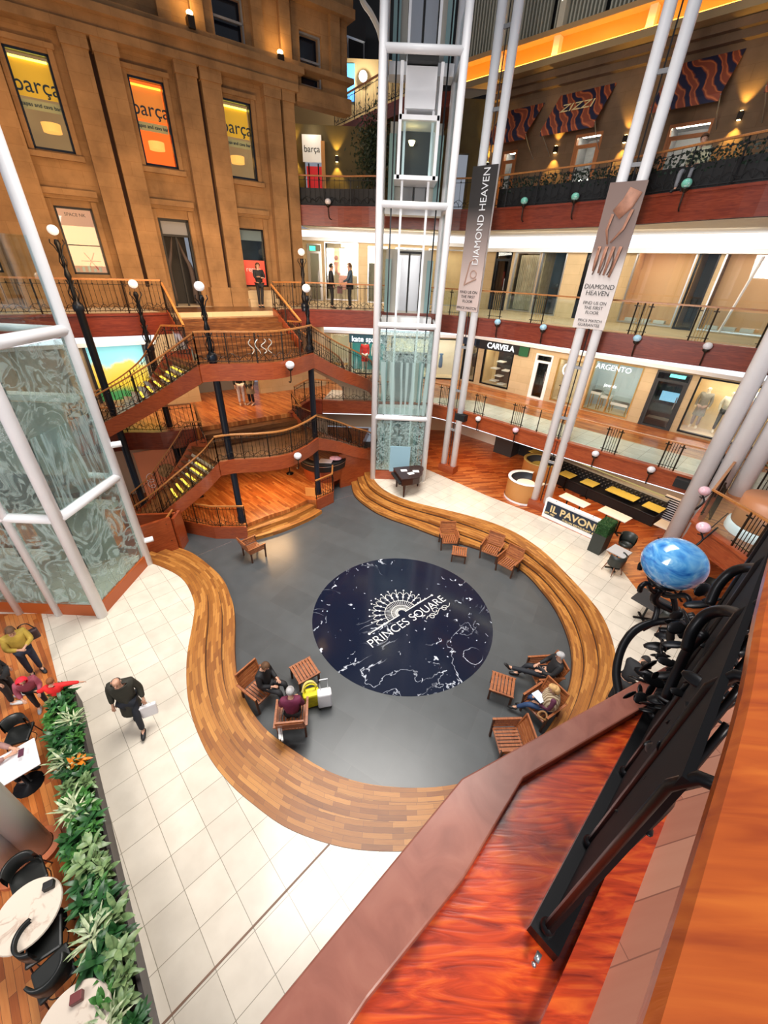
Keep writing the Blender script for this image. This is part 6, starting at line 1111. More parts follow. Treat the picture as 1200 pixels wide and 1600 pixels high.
t = thing('striped_screen', 'black and white striped low screen at the end of the banquette', 'screen', tuple(G(1040, 812, 0))); q0, q1 = G(1025, 806, .1), G(1062, 822, .1); sp_ = Pl(q0.x, q0.y, q1.x, q1.y); L_ = (q1-q0).length
MB().obox(sp_, 0, L_, .1, 1.15, -.08, 0).build('panel', M['white'], t); mb = MB(); [mb.obox(sp_, 0, L_, .14+.1*k, .19+.1*k, 0, .008) for k in range(10)]; mb.build('stripes', M['black'], t)
t = thing('striped_screen', 'small black and white striped panel behind the second column', 'screen', tuple(G(845, 712, 0))); q0, q1 = G(840, 722, .4), G(858, 728, .4); sp_ = Pl(q0.x, q0.y, q1.x, q1.y); MB().obox(sp_, 0, .7, .3, 1.0, -.9, -.85).build('panel', M['white'], t); mb = MB(); [mb.obox(sp_, 0, .7, .34+.12*k, .40+.12*k, -.85, -.84) for k in range(6)]; mb.build('stripes', M['black'], t)
# booth of the upper right nook
mb = MB(); p = G(1190, 790, ZA+.9); t = thing('counter', 'caramel counter with a curved white foot at the right edge on the first gallery', 'counter', (p.x, p.y, ZA)); MB().lathe([(.7, .25), (.7, .95), (0, .95)], (p.x+.5, p.y+.1, ZA), 24).build('body', plain('caramel counter', (.48, .19, .08), .4), t, True); MB().lathe([(.76, 0), (.76, .2), (.7, .24)], (p.x+.5, p.y+.1, ZA), 24).build('foot', M['white'], t, True)
for u, v, l_ in ((1101, 767, 'upper pink glass globe on a snake bracket at the right'), (1099, 824, 'lower pink glass globe on a snake bracket at the right')):
    p = G(u, v, 3.55); t = thing('globe_lamp', l_, 'globe lamp', tuple(p)); MB().ball(p, .155, (1, 1, .85)).build('globe', M['gpink'], t, True); mb = MB(); mb.tube(smooth_path([p+V3(0, 0, -.13), p+V3(.05, -.1, -.3), p+V3(-.1, -.15, -.5), p+V3(.15, .1, -.65), p+V3(.7, .35, -.2)], 5), .022, 6); mb.tube(smooth_path([p+V3(-.05, 0, -.2), p+V3(.3, .2, -.3), p+V3(.9, .5, .15)], 5), .014, 5); mb.build('bracket', M['iron'], t, True)
# piano
p = G(640, 738, .95); t = thing('grand_piano', 'small dark brown grand piano at the foot of the central lift', 'piano', (p.x, p.y, 0), -1.25); M['pn'] = plain('dark mahogany lacquer', (.035, .012, .009), .25)
outl = [(-.70, -.55), (.70, -.55), (.70, .05), (.62, .45), (.35, .70), (.1, .78), (-.15, .95), (-.45, 1.05), (-.70, .9)]
MB().prism([(x*.85, y*.85-.1) for x, y in outl], .62, .92).build('case', M['pn'], t, world=False, bevel=.015); MB().prism([(x*.87, y*.87-.1) for x, y in outl if y > -.3 or True], .93, .96).build('lid', M['pn'], t, world=False); MB().box((0, -.60, .72), (1.1, .16, .08)).build('keyboard', M['black'], t, world=False)
for x, y in ((-.5, -.4), (.5, -.4), (-.35, .6)): mb = MB(); mb.tube([(x, y, .62), (x, y, 0)], [.07, .035], 10); mb.build('leg', M['pn'], t, world=False)
for i, (x, y, r_) in enumerate(((-.2, -.2, .2), (.15, .0, .5), (.0, .3, .1))): q = Matrix.Rotation(-1.25, 3, 'Z') @ V3(x, y, .97)+V3(p.x, p.y, 0); MB().box(q, (.28, .20, .012), r_).solo('sheet_music', M['white'], 'white sheet of paper lying on the dark piano lid', 'paper', 'sheets on the piano')
MB().box((.62, 16.72, 1.22), (.92, .05, 1.25)).solo('notice_board', plain('pale blue board', (.26, .42, .50), .5), 'pale blue notice board standing behind the piano against the lift', 'sign')
# ================================================================== LEFT CAFE: PLANTER, PLANTS, TABLES
q0, q1 = V3(-6.72, 5.22, 0), V3(-1.9, -.08, 0); pd = (q1-q0).normalized(); pn = V3(pd.y, -pd.x, 0); PLN = (q1-q0).length    # pn points away from the aisle
if pn.x > 0: pn = -pn
t = thing('planter_trough', 'long low dark planter trough between the cafe tables and the tiled aisle, bottom left', 'planter', tuple(q0+pd*3))
def PQ(a, b, z): return q0+pd*a+pn*b+V3(0, 0, z)
def trough(a0, a1, b0, b1, z0, z1): mb = MB(); mb.hexa([PQ(a0, b0, z0), PQ(a1, b0, z0), PQ(a1, b1, z0), PQ(a0, b1, z0)], [PQ(a0, b0, z1), PQ(a1, b0, z1), PQ(a1, b1, z1), PQ(a0, b1, z1)]); return mb
trough(0, PLN, 0, .05, 0, .50).build('side_wall', plain('brown-black planter side', (.035, .026, .024), .5), t); trough(0, PLN, .42, .47, 0, .50).build('side_wall', M['charcoal'], t); trough(0, .05, .05, .42, 0, .5).build('end_wall', M['charcoal'], t); trough(.05, PLN, .05, .42, .1, .42).build('soil', plain('dark soil', (.02, .013, .008), .9), t)
def leaf(mb, base, az, el, L_, w_, droop=.5, fold=.15, nseg=5):
    pts = []; d = V3(math.cos(az)*math.cos(el), math.sin(az)*math.cos(el), math.sin(el)); side = V3(-math.sin(az), math.cos(az), 0); p = V3(*base)
    rows = []
    for k in range(nseg+1):
        t_ = k/nseg; ww = w_*math.sin(PI*min(1, .08+t_*.92))**.8 if t_ < 1 else 0.001
        rows.append((p-side*ww+V3(0, 0, fold*ww), p+V3(0, 0, 0), p+side*ww+V3(0, 0, fold*ww))); p = p+d*(L_/nseg); d = (d+V3(0, 0, -droop/nseg)).normalized()
    vs = [[mb.bm.verts.new(q) for q in r] for r in rows]
    for k in range(nseg):
        for j in (0, 1): mb.bm.faces.new((vs[k][j], vs[k][j+1], vs[k+1][j+1], vs[k+1][j]))
def leafmat(name, c0, c1, stripe=None):
    m, nt, b, N, L = new_mat(name); n = N.new('ShaderNodeTexNoise'); n.inputs['Scale'].default_value = 9; n.inputs['Detail'].default_value = 4; L.new(mapping(N, L), n.inputs['Vector']); L.new(ramp(N, L, n.outputs[0], [(.35, c0), (.65, c1)]), b.inputs['Base Color']); b.inputs['Roughness'].default_value = .38; return m
LM = dict(deep=leafmat('deep green leaves', (.012, .06, .018), (.03, .13, .03)), mid=leafmat('fresh green leaves', (.03, .13, .02), (.08, .24, .05)), pale=leafmat('pale silvery leaves', (.08, .17, .06), (.26, .36, .15)), stripe=leafmat('cream striped leaves', (.10, .20, .06), (.62, .66, .42)), orange=leafmat('orange croton leaves', (.65, .16, .01), (.85, .30, .02)))
def plant(kind, seed, m, label, n, L_, w_, el=(.2, 1.3), droop=.9, stem=.15):
    rnd = random.Random(seed); t = thing('potted_plant', label, 'plant', (0, 0, 0), 0, None); mb = MB()
    for k in range(n):
        h = stem*rnd.random()*1.6; r = rnd.uniform(0, .08); a0 = rnd.uniform(0, 2*PI); leaf(mb, (r*math.cos(a0), r*math.sin(a0), .1+h), k*2.4+rnd.uniform(-.3, .3), rnd.uniform(*el), L_*rnd.uniform(.7, 1.1), w_*rnd.uniform(.8, 1.15), droop)
    mb.build('foliage', m, t, True, False); mb = MB(); [mb.tube([(.03*math.cos(a), .03*math.sin(a), 0), (.05*math.cos(a), .05*math.sin(a), .15+stem)], .008, 5) for a in (0, 2, 4)]; mb.build('stem', LM['deep'], t, world=False); return t
PK = [('deep', 42, .26, .034), ('mid', 40, .22, .04), ('stripe', 40, .34, .018), ('deep', 26, .26, .035), ('orange', 22, .20, .035), ('pale', 34, .24, .042), ('mid', 50, .15, .026), ('pale', 36, .20, .034)]
names = {'deep': 'dark green bushy', 'mid': 'fresh green broad-leaved', 'stripe': 'spiky cream-striped', 'orange': 'bright orange-leaved', 'pale': 'pale silvery-leaved'}
seq = [(0, .15), (3, .35), (0, .6), (1, .8), (2, 1.05), (3, 1.25), (1, 1.45), (0, 1.6), (0, 1.85), (1, 2.0), (4, 2.05), (3, 2.3), (7, 2.5), (6, 2.75), (1, 3.0), (3, 3.2), (6, 3.4), (5, 3.6), (7, 3.85), (5, 4.05), (6, 4.3), (3, 4.5), (5, 4.75), (0, 4.95), (5, 5.2), (7, 5.45), (5, 5.7), (0, 5.95), (5, 6.2), (3, 6.5)]
protos = {}; posw = ['at the far end of the trough by the child in red', 'in the upper part of the trough beside the phone table', 'in the middle of the trough near the white column feet', 'beside the round marble table', 'at the near end of the trough, bottom of the photo']
seq += [((i*5+3) % 4 if i % 3 else (7, 6, 5)[i % 9//3], .25+i*.24) for i in range(26)]
rnd = random.Random(11); cnt = {}
for i, (k, a) in enumerate(seq):
    kd, n, L_, w_ = PK[k]; z = min(4, int(a/1.35)); cnt[(kd, z)] = cnt.get((kd, z), 0)+1
    lab = '%s plant %s' % (names[kd], posw[z]); off = (.10+.10*rnd.random()) if i < 30 else (.30+.12*rnd.random())
    pos = PQ(a, off, .42)
    if k not in protos: protos[k] = plant(k, 20+k, LM[kd], lab, n, L_, w_, (.1, 1.3) if kd != 'stripe' else (.3, 1.2), .9, .16); r = protos[k]; r.location = pos
    else: r = dup(protos[k], pos, rnd.uniform(0, 6), lab, sc=rnd.uniform(.85, 1.15))
    r['label'] = lab
    r['_z'] = z
for o in [o for o in bpy.data.objects if o.name.startswith('potted_plant')]:
    kd = o['label'].split(' plant ')[0]; same = [q for q in bpy.data.objects if q.name.startswith('potted_plant') and q['label'].split(' plant ')[0] == kd and q['_z'] == o['_z']]
    if len(same) > 1:
        same.sort(key=lambda q: -(q.location-q0).length); j = same.index(o); o['label'] = o['label']+', ' if False else o['label']
        o['group'] = kd+' plants '+posw[o['_z']]
for o in [o for o in bpy.data.objects if o.name.startswith('potted_plant')]: del o['_z']
# marble tables and chairs of the cafe
M['mtop'] = marble('cream marble table', (.70, .60, .50), (.50, .38, .30), 2.5, .05, .2, False)
def cafe_table(u, v, r, lab):
    p = G(u, v, .75); t = thing('cafe_table', lab, 'table', (p.x, p.y, 0)); MB().lathe([(0, .71), (r, .71), (r+.01, .73), (r, .75), (0, .75)], (0, 0, 0), 40).build('tabletop', M['mtop'], t, False, False); MB().lathe([(.24, 0), (.24, .03), (.035, .05), (.035, .71)], (0, 0, 0), 14).build('pedestal', M['iron'], t, True, False); return t
cafe_table(42, 1428, .40, 'round cream marble cafe table beside the planter'); cafe_table(112, 1608, .40, 'round marble cafe table cut off at the bottom edge'); 
p = G(18, 1195, .75); t = thing('cafe_table', 'white square cafe table with hands holding a phone above it', 'table', (p.x, p.y, 0), .8); MB().box((0, 0, .735), (.75, .65, .03)).build('tabletop', M['white'], t, world=False, bevel=.01); MB().lathe([(.24, 0), (.24, .03), (.035, .05), (.035, .71)], (0, 0, 0), 14).build('pedestal', M['iron'], t, True, False)
def make_bistro(lab):
    t = thing('bistro_chair', lab, 'chair'); m = plain('black padded leather', (.012, .013, .012), .38)
    MB().box((0, 0, .46), (.42, .42, .07)).build('seat', m, t, world=False, bevel=.03); mb = MB(); mb.lathe([(.22, .0), (.225, .16), (.215, .32), (.18, .32), (.175, .02)], (0, .02, .52), 16, a0=.15, a1=PI-.15); mb.build('backrest', m, t, True, False)
    for x in (-1, 1):
        for y in (-1, 1): mb = MB(); mb.tube([(x*.17, y*.17, .43), (x*.22, y*.23, 0)], .011, 6); mb.build('leg', plain('bronze chair leg %d%d' % (x, y), (.09, .04, .03), .4, .5), t, True, False)
    mb = MB(); mb.tube([(.2*math.cos(a), .2*math.sin(a), .2) for a in [k*PI/8 for k in range(17)]], .007, 5); mb.build('foot_ring', M['iron'], t, True, False); return t
b0 = make_bistro('black padded chair behind the round marble table, by the white column feet'); p = G(45, 1372, .45); b0.location = (p.x, p.y, 0); b0.rotation_euler.z = .9
for u, v, rz, l_ in ((85, 1520, PI+.9, 'black padded chair between the two round marble tables'), (30, 1148, .4, 'black padded chair at the far side of the phone table'), (70, 1430+40, 2.2, 'black chair tucked under the round marble table')): p = G(u, v, .45); dup(b0, (p.x, p.y, 0), rz, l_)
p = G(78, 1385, .76); mb = MB(); mb.box((p.x, p.y, .80), (.13, .10, .10), .5); mb.solo('menu_box', M['black'], 'black menu holder on the round marble table', 'menu holder', bevel=.01)
p = G(122, 1560, .76); mb = MB(); mb.box((p.x, p.y, .80), (.13, .10, .10), .5); mb.solo('menu_box', plain('dark red box', (.15, .02, .02), .5), 'dark red menu holder on the table at the bottom edge', 'menu holder', bevel=.01)
for (u, v), l_ in zip(((62, 1322), (25, 1352)), ('right one of the two fat white columns at the left edge above the marble tables', 'left one of the two fat white columns at the left edge above the marble tables')):
    p = G(u, v, .1); t = thing('tube_column', l_, 'column', (p.x, p.y, 0)); mb = MB(); mb.tube([p, p+V3(0, 0, 16)], .19, 20); mb.build('tube', M['white'], t, True); MB().lathe([(.0, 0), (.30, 0), (.30, .10), (.20, .12)], (p.x, p.y, 0), 24).build('plinth', plain('orange plinth %d' % u, (.5, .13, .04), .5), t)
p = G(75, 1345, .0)
p = G(60, 1190, .0); mb = MB(); 
# ================================================================== PEOPLE
SK = plain('skin', (.55, .30, .20), .5)
def skin_obj(name, verts, edges, radii, m, parent, sub=1):
    me = bpy.data.meshes.new(name); me.from_pydata([tuple(v) for v in verts], edges, []); me.materials.append(m)
    o = bpy.data.objects.new(name, me); C.objects.link(o); o.parent = parent
    md = o.modifiers.new('skin', 'SKIN'); md.use_smooth_shade = True
    if not me.skin_vertices: pass
    sv = me.skin_vertices[0].data if me.skin_vertices else None
    if sv is None:
        raise RuntimeError('no skin layer')
    for i, r in enumerate(radii): sv[i].radius = (r, r) if not isinstance(r, tuple) else r
    sv[0].use_root = True
    s = o.modifiers.new('sub', 'SUBSURF'); s.levels = sub; s.render_levels = sub
    # bake to a plain mesh so that copies and exports are light
    dg = bpy.context.evaluated_depsgraph_get(); dg.update(); e = o.evaluated_get(dg); m2 = bpy.data.meshes.new_from_object(e); o.modifiers.clear(); o.data = m2
    m2.polygons.foreach_set('use_smooth', [True]*len(m2.polygons))
    if not m2.materials: m2.materials.append(m)
    return o
STAND = dict(pel=(0, 0, .95), wai=(0, 0, 1.10), che=(0, .0, 1.30), neck=(0, -.01, 1.47), head=(0, .015, 1.62),
    shL=(-.19, -.01, 1.42), elL=(-.24, -.03, 1.14), wrL=(-.23, .08, .90), shR=(.19, -.01, 1.42), elR=(.24, -.03, 1.14), wrR=(.23, .08, .90),
    hiL=(-.095, 0, .92), knL=(-.10, .03, .50), anL=(-.10, -.01, .09), toL=(-.12, .15, .03), hiR=(.095, 0, .92), knR=(.10, .03, .50), anR=(.10, -.01, .09), toR=(.12, .15, .03))
SIT = dict(STAND, pel=(0, -.02, .52), wai=(0, -.05, .66), che=(0, -.06, .88), neck=(0, -.04, 1.05), head=(0, .0, 1.20), shL=(-.19, -.07, 1.0), elL=(-.25, -.02, .72), wrL=(-.12, .22, .64), shR=(.19, -.07, 1.0), elR=(.25, -.02, .72), wrR=(.12, .22, .64),
    hiL=(-.10, .0, .49), knL=(-.13, .42, .50), anL=(-.12, .45, .09), toL=(-.13, .60, .03), hiR=(.10, .0, .49), knR=(.13, .42, .50), anR=(.12, .45, .09), toR=(.13, .60, .03))
def person(label, loc, rz, pose=None, base=STAND, h=1.75, top=None, legs=None, hair=None, shoes=None, skirt=False, bald=False, long_hair=False, hood=None, coat=False, skin=None, hands=True, name='person', cat='person', pad=1.0, group=None, bare_arms=False):
    P_ = dict(base); P_.update(pose or {}); J = {k: Vector(v) for k, v in P_.items()}; f = h/1.75; sk = skin or SK
    t = thing(name, label, cat, tuple(loc), rz, group); t.scale = (f, f, f)
    V_, E_, R_ = [], [], []
    def add(p, r, par=None): V_.append(p); R_.append(r); 
    idx = {}
    def v(k, p, r, par=None):
        idx[k] = len(V_); V_.append(Vector(p)); R_.append(r)
        if par is not None: E_.append((idx[par], idx[k]))
    hd = (J['head']-J['neck']).normalized(); fw = V3(0, 1, 0); fw = (fw-hd*fw.dot(hd)).normalized()
    v('pel', J['pel'], (.15, .12)); v('wai', J['wai'], (.13, .10), 'pel'); v('che', J['che'], (.15, .11), 'wai'); v('nb', J['neck'], .058, 'che'); v('chin', J['neck']+hd*.075+fw*.015, .062, 'nb'); v('mid', J['head'], (.078, .092), 'chin'); v('crown', J['head']+hd*.075-fw*.005, (.068, .078), 'mid')
    for s_ in 'LR':
        v('sh'+s_, J['sh'+s_], .058, 'che'); v('el'+s_, J['el'+s_], .040, 'sh'+s_); v('wr'+s_, J['wr'+s_], .026, 'el'+s_)
        d = (J['wr'+s_]-J['el'+s_]).normalized(); sd = V3(1, 0, 0); sd = (sd-d*sd.dot(d)).normalized(); pn_ = d.cross(sd)
        v('pa'+s_, J['wr'+s_]+d*.055, (.034, .02), 'wr'+s_)
        if hands:
            for q, (off, ln) in enumerate(((-.027, .075), (-.009, .088), (.009, .082), (.027, .065))):
                b = J['wr'+s_]+d*.085+sd*off; v('f%s%d' % (s_, q), b, .0095, 'pa'+s_); v('g%s%d' % (s_, q), b+d*ln*.55+pn_*.008, .0085, 'f%s%d' % (s_, q)); v('h%s%d' % (s_, q), b+d*ln*.8+pn_*.025, .007, 'g%s%d' % (s_, q))
            v('t'+s_, J['wr'+s_]+d*.045+sd*(.035 if s_ == 'L' else -.035)+pn_*.012, .011, 'pa'+s_); v('u'+s_, J['wr'+s_]+d*.085+sd*(.05 if s_ == 'L' else -.05)+pn_*.02, .009, 't'+s_)
        v('hi'+s_, J['hi'+s_], .085, 'pel'); v('kn'+s_, J['kn'+s_], .055, 'hi'+s_); v('an'+s_, J['an'+s_], .036, 'kn'+s_); v('to'+s_, J['to'+s_], .032, 'an'+s_)
    body = skin_obj('body', V_, E_, R_, sk, t)
    # face
    c = J['head']; mb = MB(); mb.ball(c+fw*.098-hd*.012, .016, (.8, 1, 1.3), 8, 6); [mb.ball(c+V3(e*.083, 0, 0)-fw*.005, .024, (.4, .7, 1.2), 8, 6) for e in (-1, 1)]; mb.build('nose_and_ears', sk, t, True, False)
    mb = MB(); [mb.ball(c+V3(e*.032, 0, 0)+fw*.088+hd*.012, .010, (1.2, .5, .7), 8, 5) for e in (-1, 1)]; mb.build('eyes', M['black'], t, True, False); mb = MB(); mb.ball(c+fw*.088-hd*.052, .018, (1.3, .35, .35), 8, 5); mb.build('mouth', plain('lips %d' % len(bpy.data.objects), (.40, .13, .10), .5), t, True, False)
    if hair and not bald:
        mb = MB(); mb.ball((0, 0, 0), .108, (.92, 1.02, 1.0), 18, 12)
        bmesh.ops.delete(mb.bm, geom=[q for q in mb.bm.verts if q.co.y > .035 and q.co.z < .045 or q.co.z < -.065], context='VERTS')
        if long_hair: mb.tube([(0, -.05, .02), (0, -.085, -.07), (0, -.08, -.20)], [.085, .09, .05], 10)
        q = Matrix.Translation(c+hd*.022) @ hd.to_track_quat('Z', 'Y').to_matrix().to_4x4() if False else Matrix.Translation(c+hd*.022) @ V3(0, 0, 1).rotation_difference(hd).to_matrix().to_4x4(); mb.bm.transform(q); mb.build('hair', hair, t, True, False)
    if bald and hair: mb = MB(); mb.lathe([(.088, -.03), (.095, .0), (.090, .03)], (0, 0, 0), 16, sx=.95, sy=1.02, a0=PI*.95, a1=PI*2.05); mb.bm.transform(Matrix.Translation(c)); mb.build('hair', hair, t, True, False)
    if hood: mb = MB(); mb.ball(c+hd*.015, .128, (1, 1.0, 1.05), 16, 12); bmesh.ops.delete(mb.bm, geom=[q for q in mb.bm.verts if (q.co-c).dot(fw) > .07 and (q.co-c).z < .06], context='VERTS'); mb.build('hood', hood, t, True, False)
    if top:
        V_, E_, R_, idx = [], [], [], {}; k = pad
        low = J['pel']+(V3(0, 0, -.02))
        v('pel', low, (.185*k, .145*k)); v('wai', J['wai'], (.165*k, .13*k), 'pel'); v('che', J['che'], (.18*k, .135*k), 'wai'); v('nk', J['neck']-hd*.02, .078, 'che')
        for s_ in 'LR': v('sh'+s_, J['sh'+s_], .082*k, 'che'); v('el'+s_, J['el'+s_], .062*k, 'sh'+s_); v('wr'+s_, J['wr'+s_]-(J['wr'+s_]-J['el'+s_])*.08, .044*k, 'el'+s_)
        skin_obj('coat' if coat else 'top', V_, E_, R_, top, t)
        if coat:
            mb = MB(); mb.lathe([(.15, .20), (.17, .0), (.20, -.22), (.215, -.42)], (0, 0, 0), 18, sy=.75); mb.bm.transform(Matrix.Translation(J['pel'])); mb.build('coat_skirt', top, t, True, False)
    if legs:
        V_, E_, R_, idx = [], [], [], {}
        v('pel', J['pel'], (.155, .125))
        for s_ in 'LR': v('hi'+s_, J['hi'+s_]-V3(0, 0, .02), .098, 'pel'); v('kn'+s_, J['kn'+s_], .072, 'hi'+s_); v('an'+s_, J['an'+s_]+(J['kn'+s_]-J['an'+s_])*.06, .055, 'kn'+s_)
        skin_obj('trousers', V_, E_, R_, legs, t)
    for s_ in 'LR':
        a, b = J['an'+s_], J['to'+s_]; mb = MB(); mb.tube([a+(a-b).normalized()*.05-V3(0, 0, .035), a-V3(0, 0, .03), a.lerp(b, .5)-V3(0, 0, .01), b, b+(b-a).normalized()*.05], [.035, .05, .05, .045, .02], 10, sy=.8); mb.build('shoe', shoes or M['black'], t, True, False)
    return t
def cl(name, c, n=.12): return plain(name, c, .75, noise=n, nscale=12)
BK = cl('black cloth', (.010, .010, .012)); HB = cl('brown hair', (.09, .04, .015), .3); HG = cl('grey hair', (.36, .35, .35), .3); HR = cl('auburn hair', (.22, .07, .02), .3); HBL = cl('blond hair', (.50, .30, .12), .3); JE = cl('blue jeans', (.02, .05, .13)); 
g = G(220, 1132, 0)
mn = person('bald man in a dark olive coat walking across the tiles with a white shopping bag', (g.x, g.y, 0), -2.75, dict(pel=(0, 0, .95), knL=(-.10, .20, .55), anL=(-.10, .24, .12), toL=(-.11, .40, .08), knR=(.10, -.05, .50), anR=(.10, -.28, .13), toR=(.11, -.15, .04), che=(0, .05, 1.30), neck=(0, .08, 1.46), head=(0, .11, 1.61), elL=(-.26, -.04, 1.14), wrL=(-.28, .08, .91), elR=(.26, -.06, 1.14), wrR=(.26, .05, .91)), top=cl('dark olive coat', (.028, .026, .018)), legs=cl('navy trousers', (.012, .014, .022)), hair=HG, bald=True, coat=True, h=1.78, pad=1.12)
hp_ = mn.matrix_world
q = Matrix.Rotation(-2.75, 3, 'Z') @ V3(-.30, .11, .84)+mn.location
t = thing('shopping_bag', 'white carrier bag in the walking man\'s hand', 'bag', tuple(q), .5); MB().hexa([V3(-.15, -.05, -.45), V3(.15, -.05, -.45), V3(.15, .05, -.45), V3(-.15, .05, -.45)], [V3(-.17, -.04, -.12), V3(.17, -.04, -.12), V3(.17, .04, -.12), V3(-.17, .04, -.12)]).build('body', plain('thin white plastic', (.78, .76, .78), .5), t, world=False, bevel=.02); mb = MB(); mb.tube(smooth_path([(-.09, 0, -.13), (-.03, 0, .0), (.03, 0, .0), (.09, 0, -.13)], 4), .008, 5); mb.build('handle', M['white'], t, world=False)
# group at the left
g = G(82, 1052, 0); person('woman in a mustard jacket with a dark shoulder bag looking down at her hands', (g.x-.35, g.y+.0, 0), -2.2, dict(elL=(-.24, .1, 1.15), wrL=(-.08, .30, 1.18), elR=(.24, .1, 1.15), wrR=(.06, .30, 1.16), neck=(0, .02, 1.47), head=(0, .09, 1.60)), top=cl('mustard jacket', (.42, .28, .04)), legs=cl('dark jeans', (.015, .02, .04)), hair=HB, long_hair=True, h=1.66, pad=1.1)
t = thing('shoulder_bag', 'dark brown shoulder bag on the mustard-jacket woman', 'bag', (g.x-.25, g.y+.22, 1.08), .9); MB().box((0, 0, 0), (.34, .14, .26)).build('body', plain('dark brown leather', (.04, .018, .018), .5), t, world=False, bevel=.03); mb = MB(); mb.tube(smooth_path([(-.14, 0, .12), (-.10, 0, .35), (.05, 0, .35), (.14, 0, .12)], 4), .012, 6); mb.build('strap', M['black'], t, world=False)
g = G(30, 1098, 0); person('person in black with white-soled trainers at the left edge, standing by the two children', (g.x-.1, g.y+.05, 0), -1.2, top=BK, legs=BK, hair=HB, h=1.70, shoes=plain('black trainers with white soles', (.5, .5, .5), .5))
g = G(72, 1112, 0); person('child in a red hood and grey-blue jacket bending forward', (g.x-.1, g.y+.1, 0), -2.4, dict(wai=(0, .08, 1.10), che=(0, .18, 1.28), neck=(0, .24, 1.42), head=(0, .32, 1.54), shL=(-.19, .19, 1.38), shR=(.19, .19, 1.38), elL=(-.24, .20, 1.1), elR=(.24, .2, 1.1), wrL=(-.18, .38, 1.0), wrR=(.18, .38, 1.0)), top=cl('red and slate jacket', (.30, .06, .09)), legs=BK, hood=cl('bright red hood', (.75, .01, .03)), hair=None, h=1.38, pad=1.15, shoes=plain('child trainers', (.3, .3, .3), .5))
g = G(108, 1118, 0); person('auburn-haired child in a bright red jacket with one arm stretched out', (g.x, g.y+.05, 0), .3, dict(elR=(.42, .05, 1.34), wrR=(.64, .10, 1.25), elL=(-.36, .0, 1.28), wrL=(-.50, .1, 1.22)), top=cl('bright red jacket', (.78, .02, .02)), legs=cl('charcoal leggings', (.03, .035, .05)), hair=HR, h=1.22, pad=1.1)
# phone user
p = G(40, 1180, .78); person('person holding a phone over the white cafe table, seen only by the arms', (p.x-.75, p.y-.15, 0), -1.3, dict(elL=(-.22, .25, .85), wrL=(-.10, .50, .85), elR=(.22, .25, .85), wrR=(.06, .50, .85)), SIT, top=cl('dusky sleeve', (.30, .16, .14)), legs=BK, hair=HB); ph = MB().box((p.x-.05, p.y, .86), (.08, .16, .012), .6).solo('phone', plain('dark phone', (.10, .03, .05), .2), 'dark phone held over the white cafe table', 'phone')
# seated people on the slate
g = G(418, 1072, -.1); person('person in black with a cap of dark hair sitting in the left group', (g.x, g.y, -.5), -1.9+.1, dict(head=(0, .04, 1.19)), SIT, top=BK, legs=BK, hair=HB, h=1.72, pad=1.15)
g = G(458, 1112, -.1); person('grey-haired person in a maroon jacket seen from behind in the left group', (g.x, g.y, -.5), .15, None, SIT, top=cl('maroon jacket', (.13, .012, .045)), legs=BK, hair=HG, h=1.70, pad=1.12)
g = G(850, 1055, -.1); person('grey-haired man in a black suit and glasses lounging with legs stretched out, right group', (g.x+.05, g.y, -.5), 1.45, dict(wai=(0, -.10, .66), che=(0, -.17, .86), neck=(0, -.18, 1.02), head=(0, -.15, 1.17), shL=(-.19, -.17, .98), shR=(.19, -.17, .98), knL=(-.10, .46, .56), anL=(-.06, .95, .58), toL=(-.06, 1.06, .66), knR=(.16, .45, .50), anR=(.18, .62, .10), toR=(.20, .78, .05)), SIT, top=BK, legs=cl('black trousers', (.012, .014, .02)), hair=HG, h=1.78)
mb = MB(); 
g = G(848, 1105, -.1); t = person('woman in jeans with a beige striped shawl reading papers, right group', (g.x+.05, g.y, -.5), 1.25, dict(knL=(-.13, .42, .52), anL=(-.10, .66, .20), toL=(-.10, .80, .14)), SIT, top=cl('plum jumper', (.10, .02, .05)), legs=JE, hair=HBL, long_hair=True, h=1.66)
def shawlmat():
    m, nt, b, N, L = new_mat('beige striped shawl'); n = N.new('ShaderNodeTexWave'); n.inputs['Scale'].default_value = 6; n.inputs['Distortion'].default_value = 4; L.new(mapping(N, L), n.inputs['Vector']); L.new(ramp(N, L, n.outputs[0], [(.3, (.20, .13, .07)), (.6, (.50, .40, .27))]), b.inputs['Base Color']); b.inputs['Roughness'].default_value = .9; return m
mb = MB(); mb.lathe([(.10, 1.10), (.20, 1.03), (.26, .90), (.28, .74), (.24, .62)], (0, -.05, 0), 18, sy=.8); mb.build('shawl', shawlmat(), t, True, False)
q = G(850, 1090, .25); MB().box((q.x-.12, q.y, .28), (.21, .28, .012), .5).solo('paper', plain('pale paper', (.62, .72, .85), .5), 'pale paper sheets held by the woman in the shawl', 'paper')
q = G(847, 1120, .0); mb = MB(); mb.tube([V3(q.x-.0+.10*math.cos(a), q.y+.10*math.sin(a), .05+.10*math.sin(a*2)*.3) for a in [k*PI/8 for k in range(17)]], .025, 8); mb.solo('wicker_bag', plain('brown wicker', (.28, .14, .05), .7), 'small brown wicker bag in the shawl woman\'s chair', 'bag')
g = G(990, 1052, 1.3); person('person in black bending over beyond the wooden ledge, by the globe bracket', (g.x+.0, g.y+.1, 0), -1.1, dict(wai=(0, .06, 1.08), che=(0, .20, 1.24), neck=(0, .32, 1.34), head=(0, .44, 1.40), shL=(-.19, .22, 1.32), shR=(.19, .22, 1.32), elL=(-.24, .34, 1.08), elR=(.24, .34, 1.08), wrL=(-.14, .5, .95), wrR=(.14, .5, .95)), top=BK, legs=BK, hair=cl('black hair', (.012, .01, .01)), h=1.72)
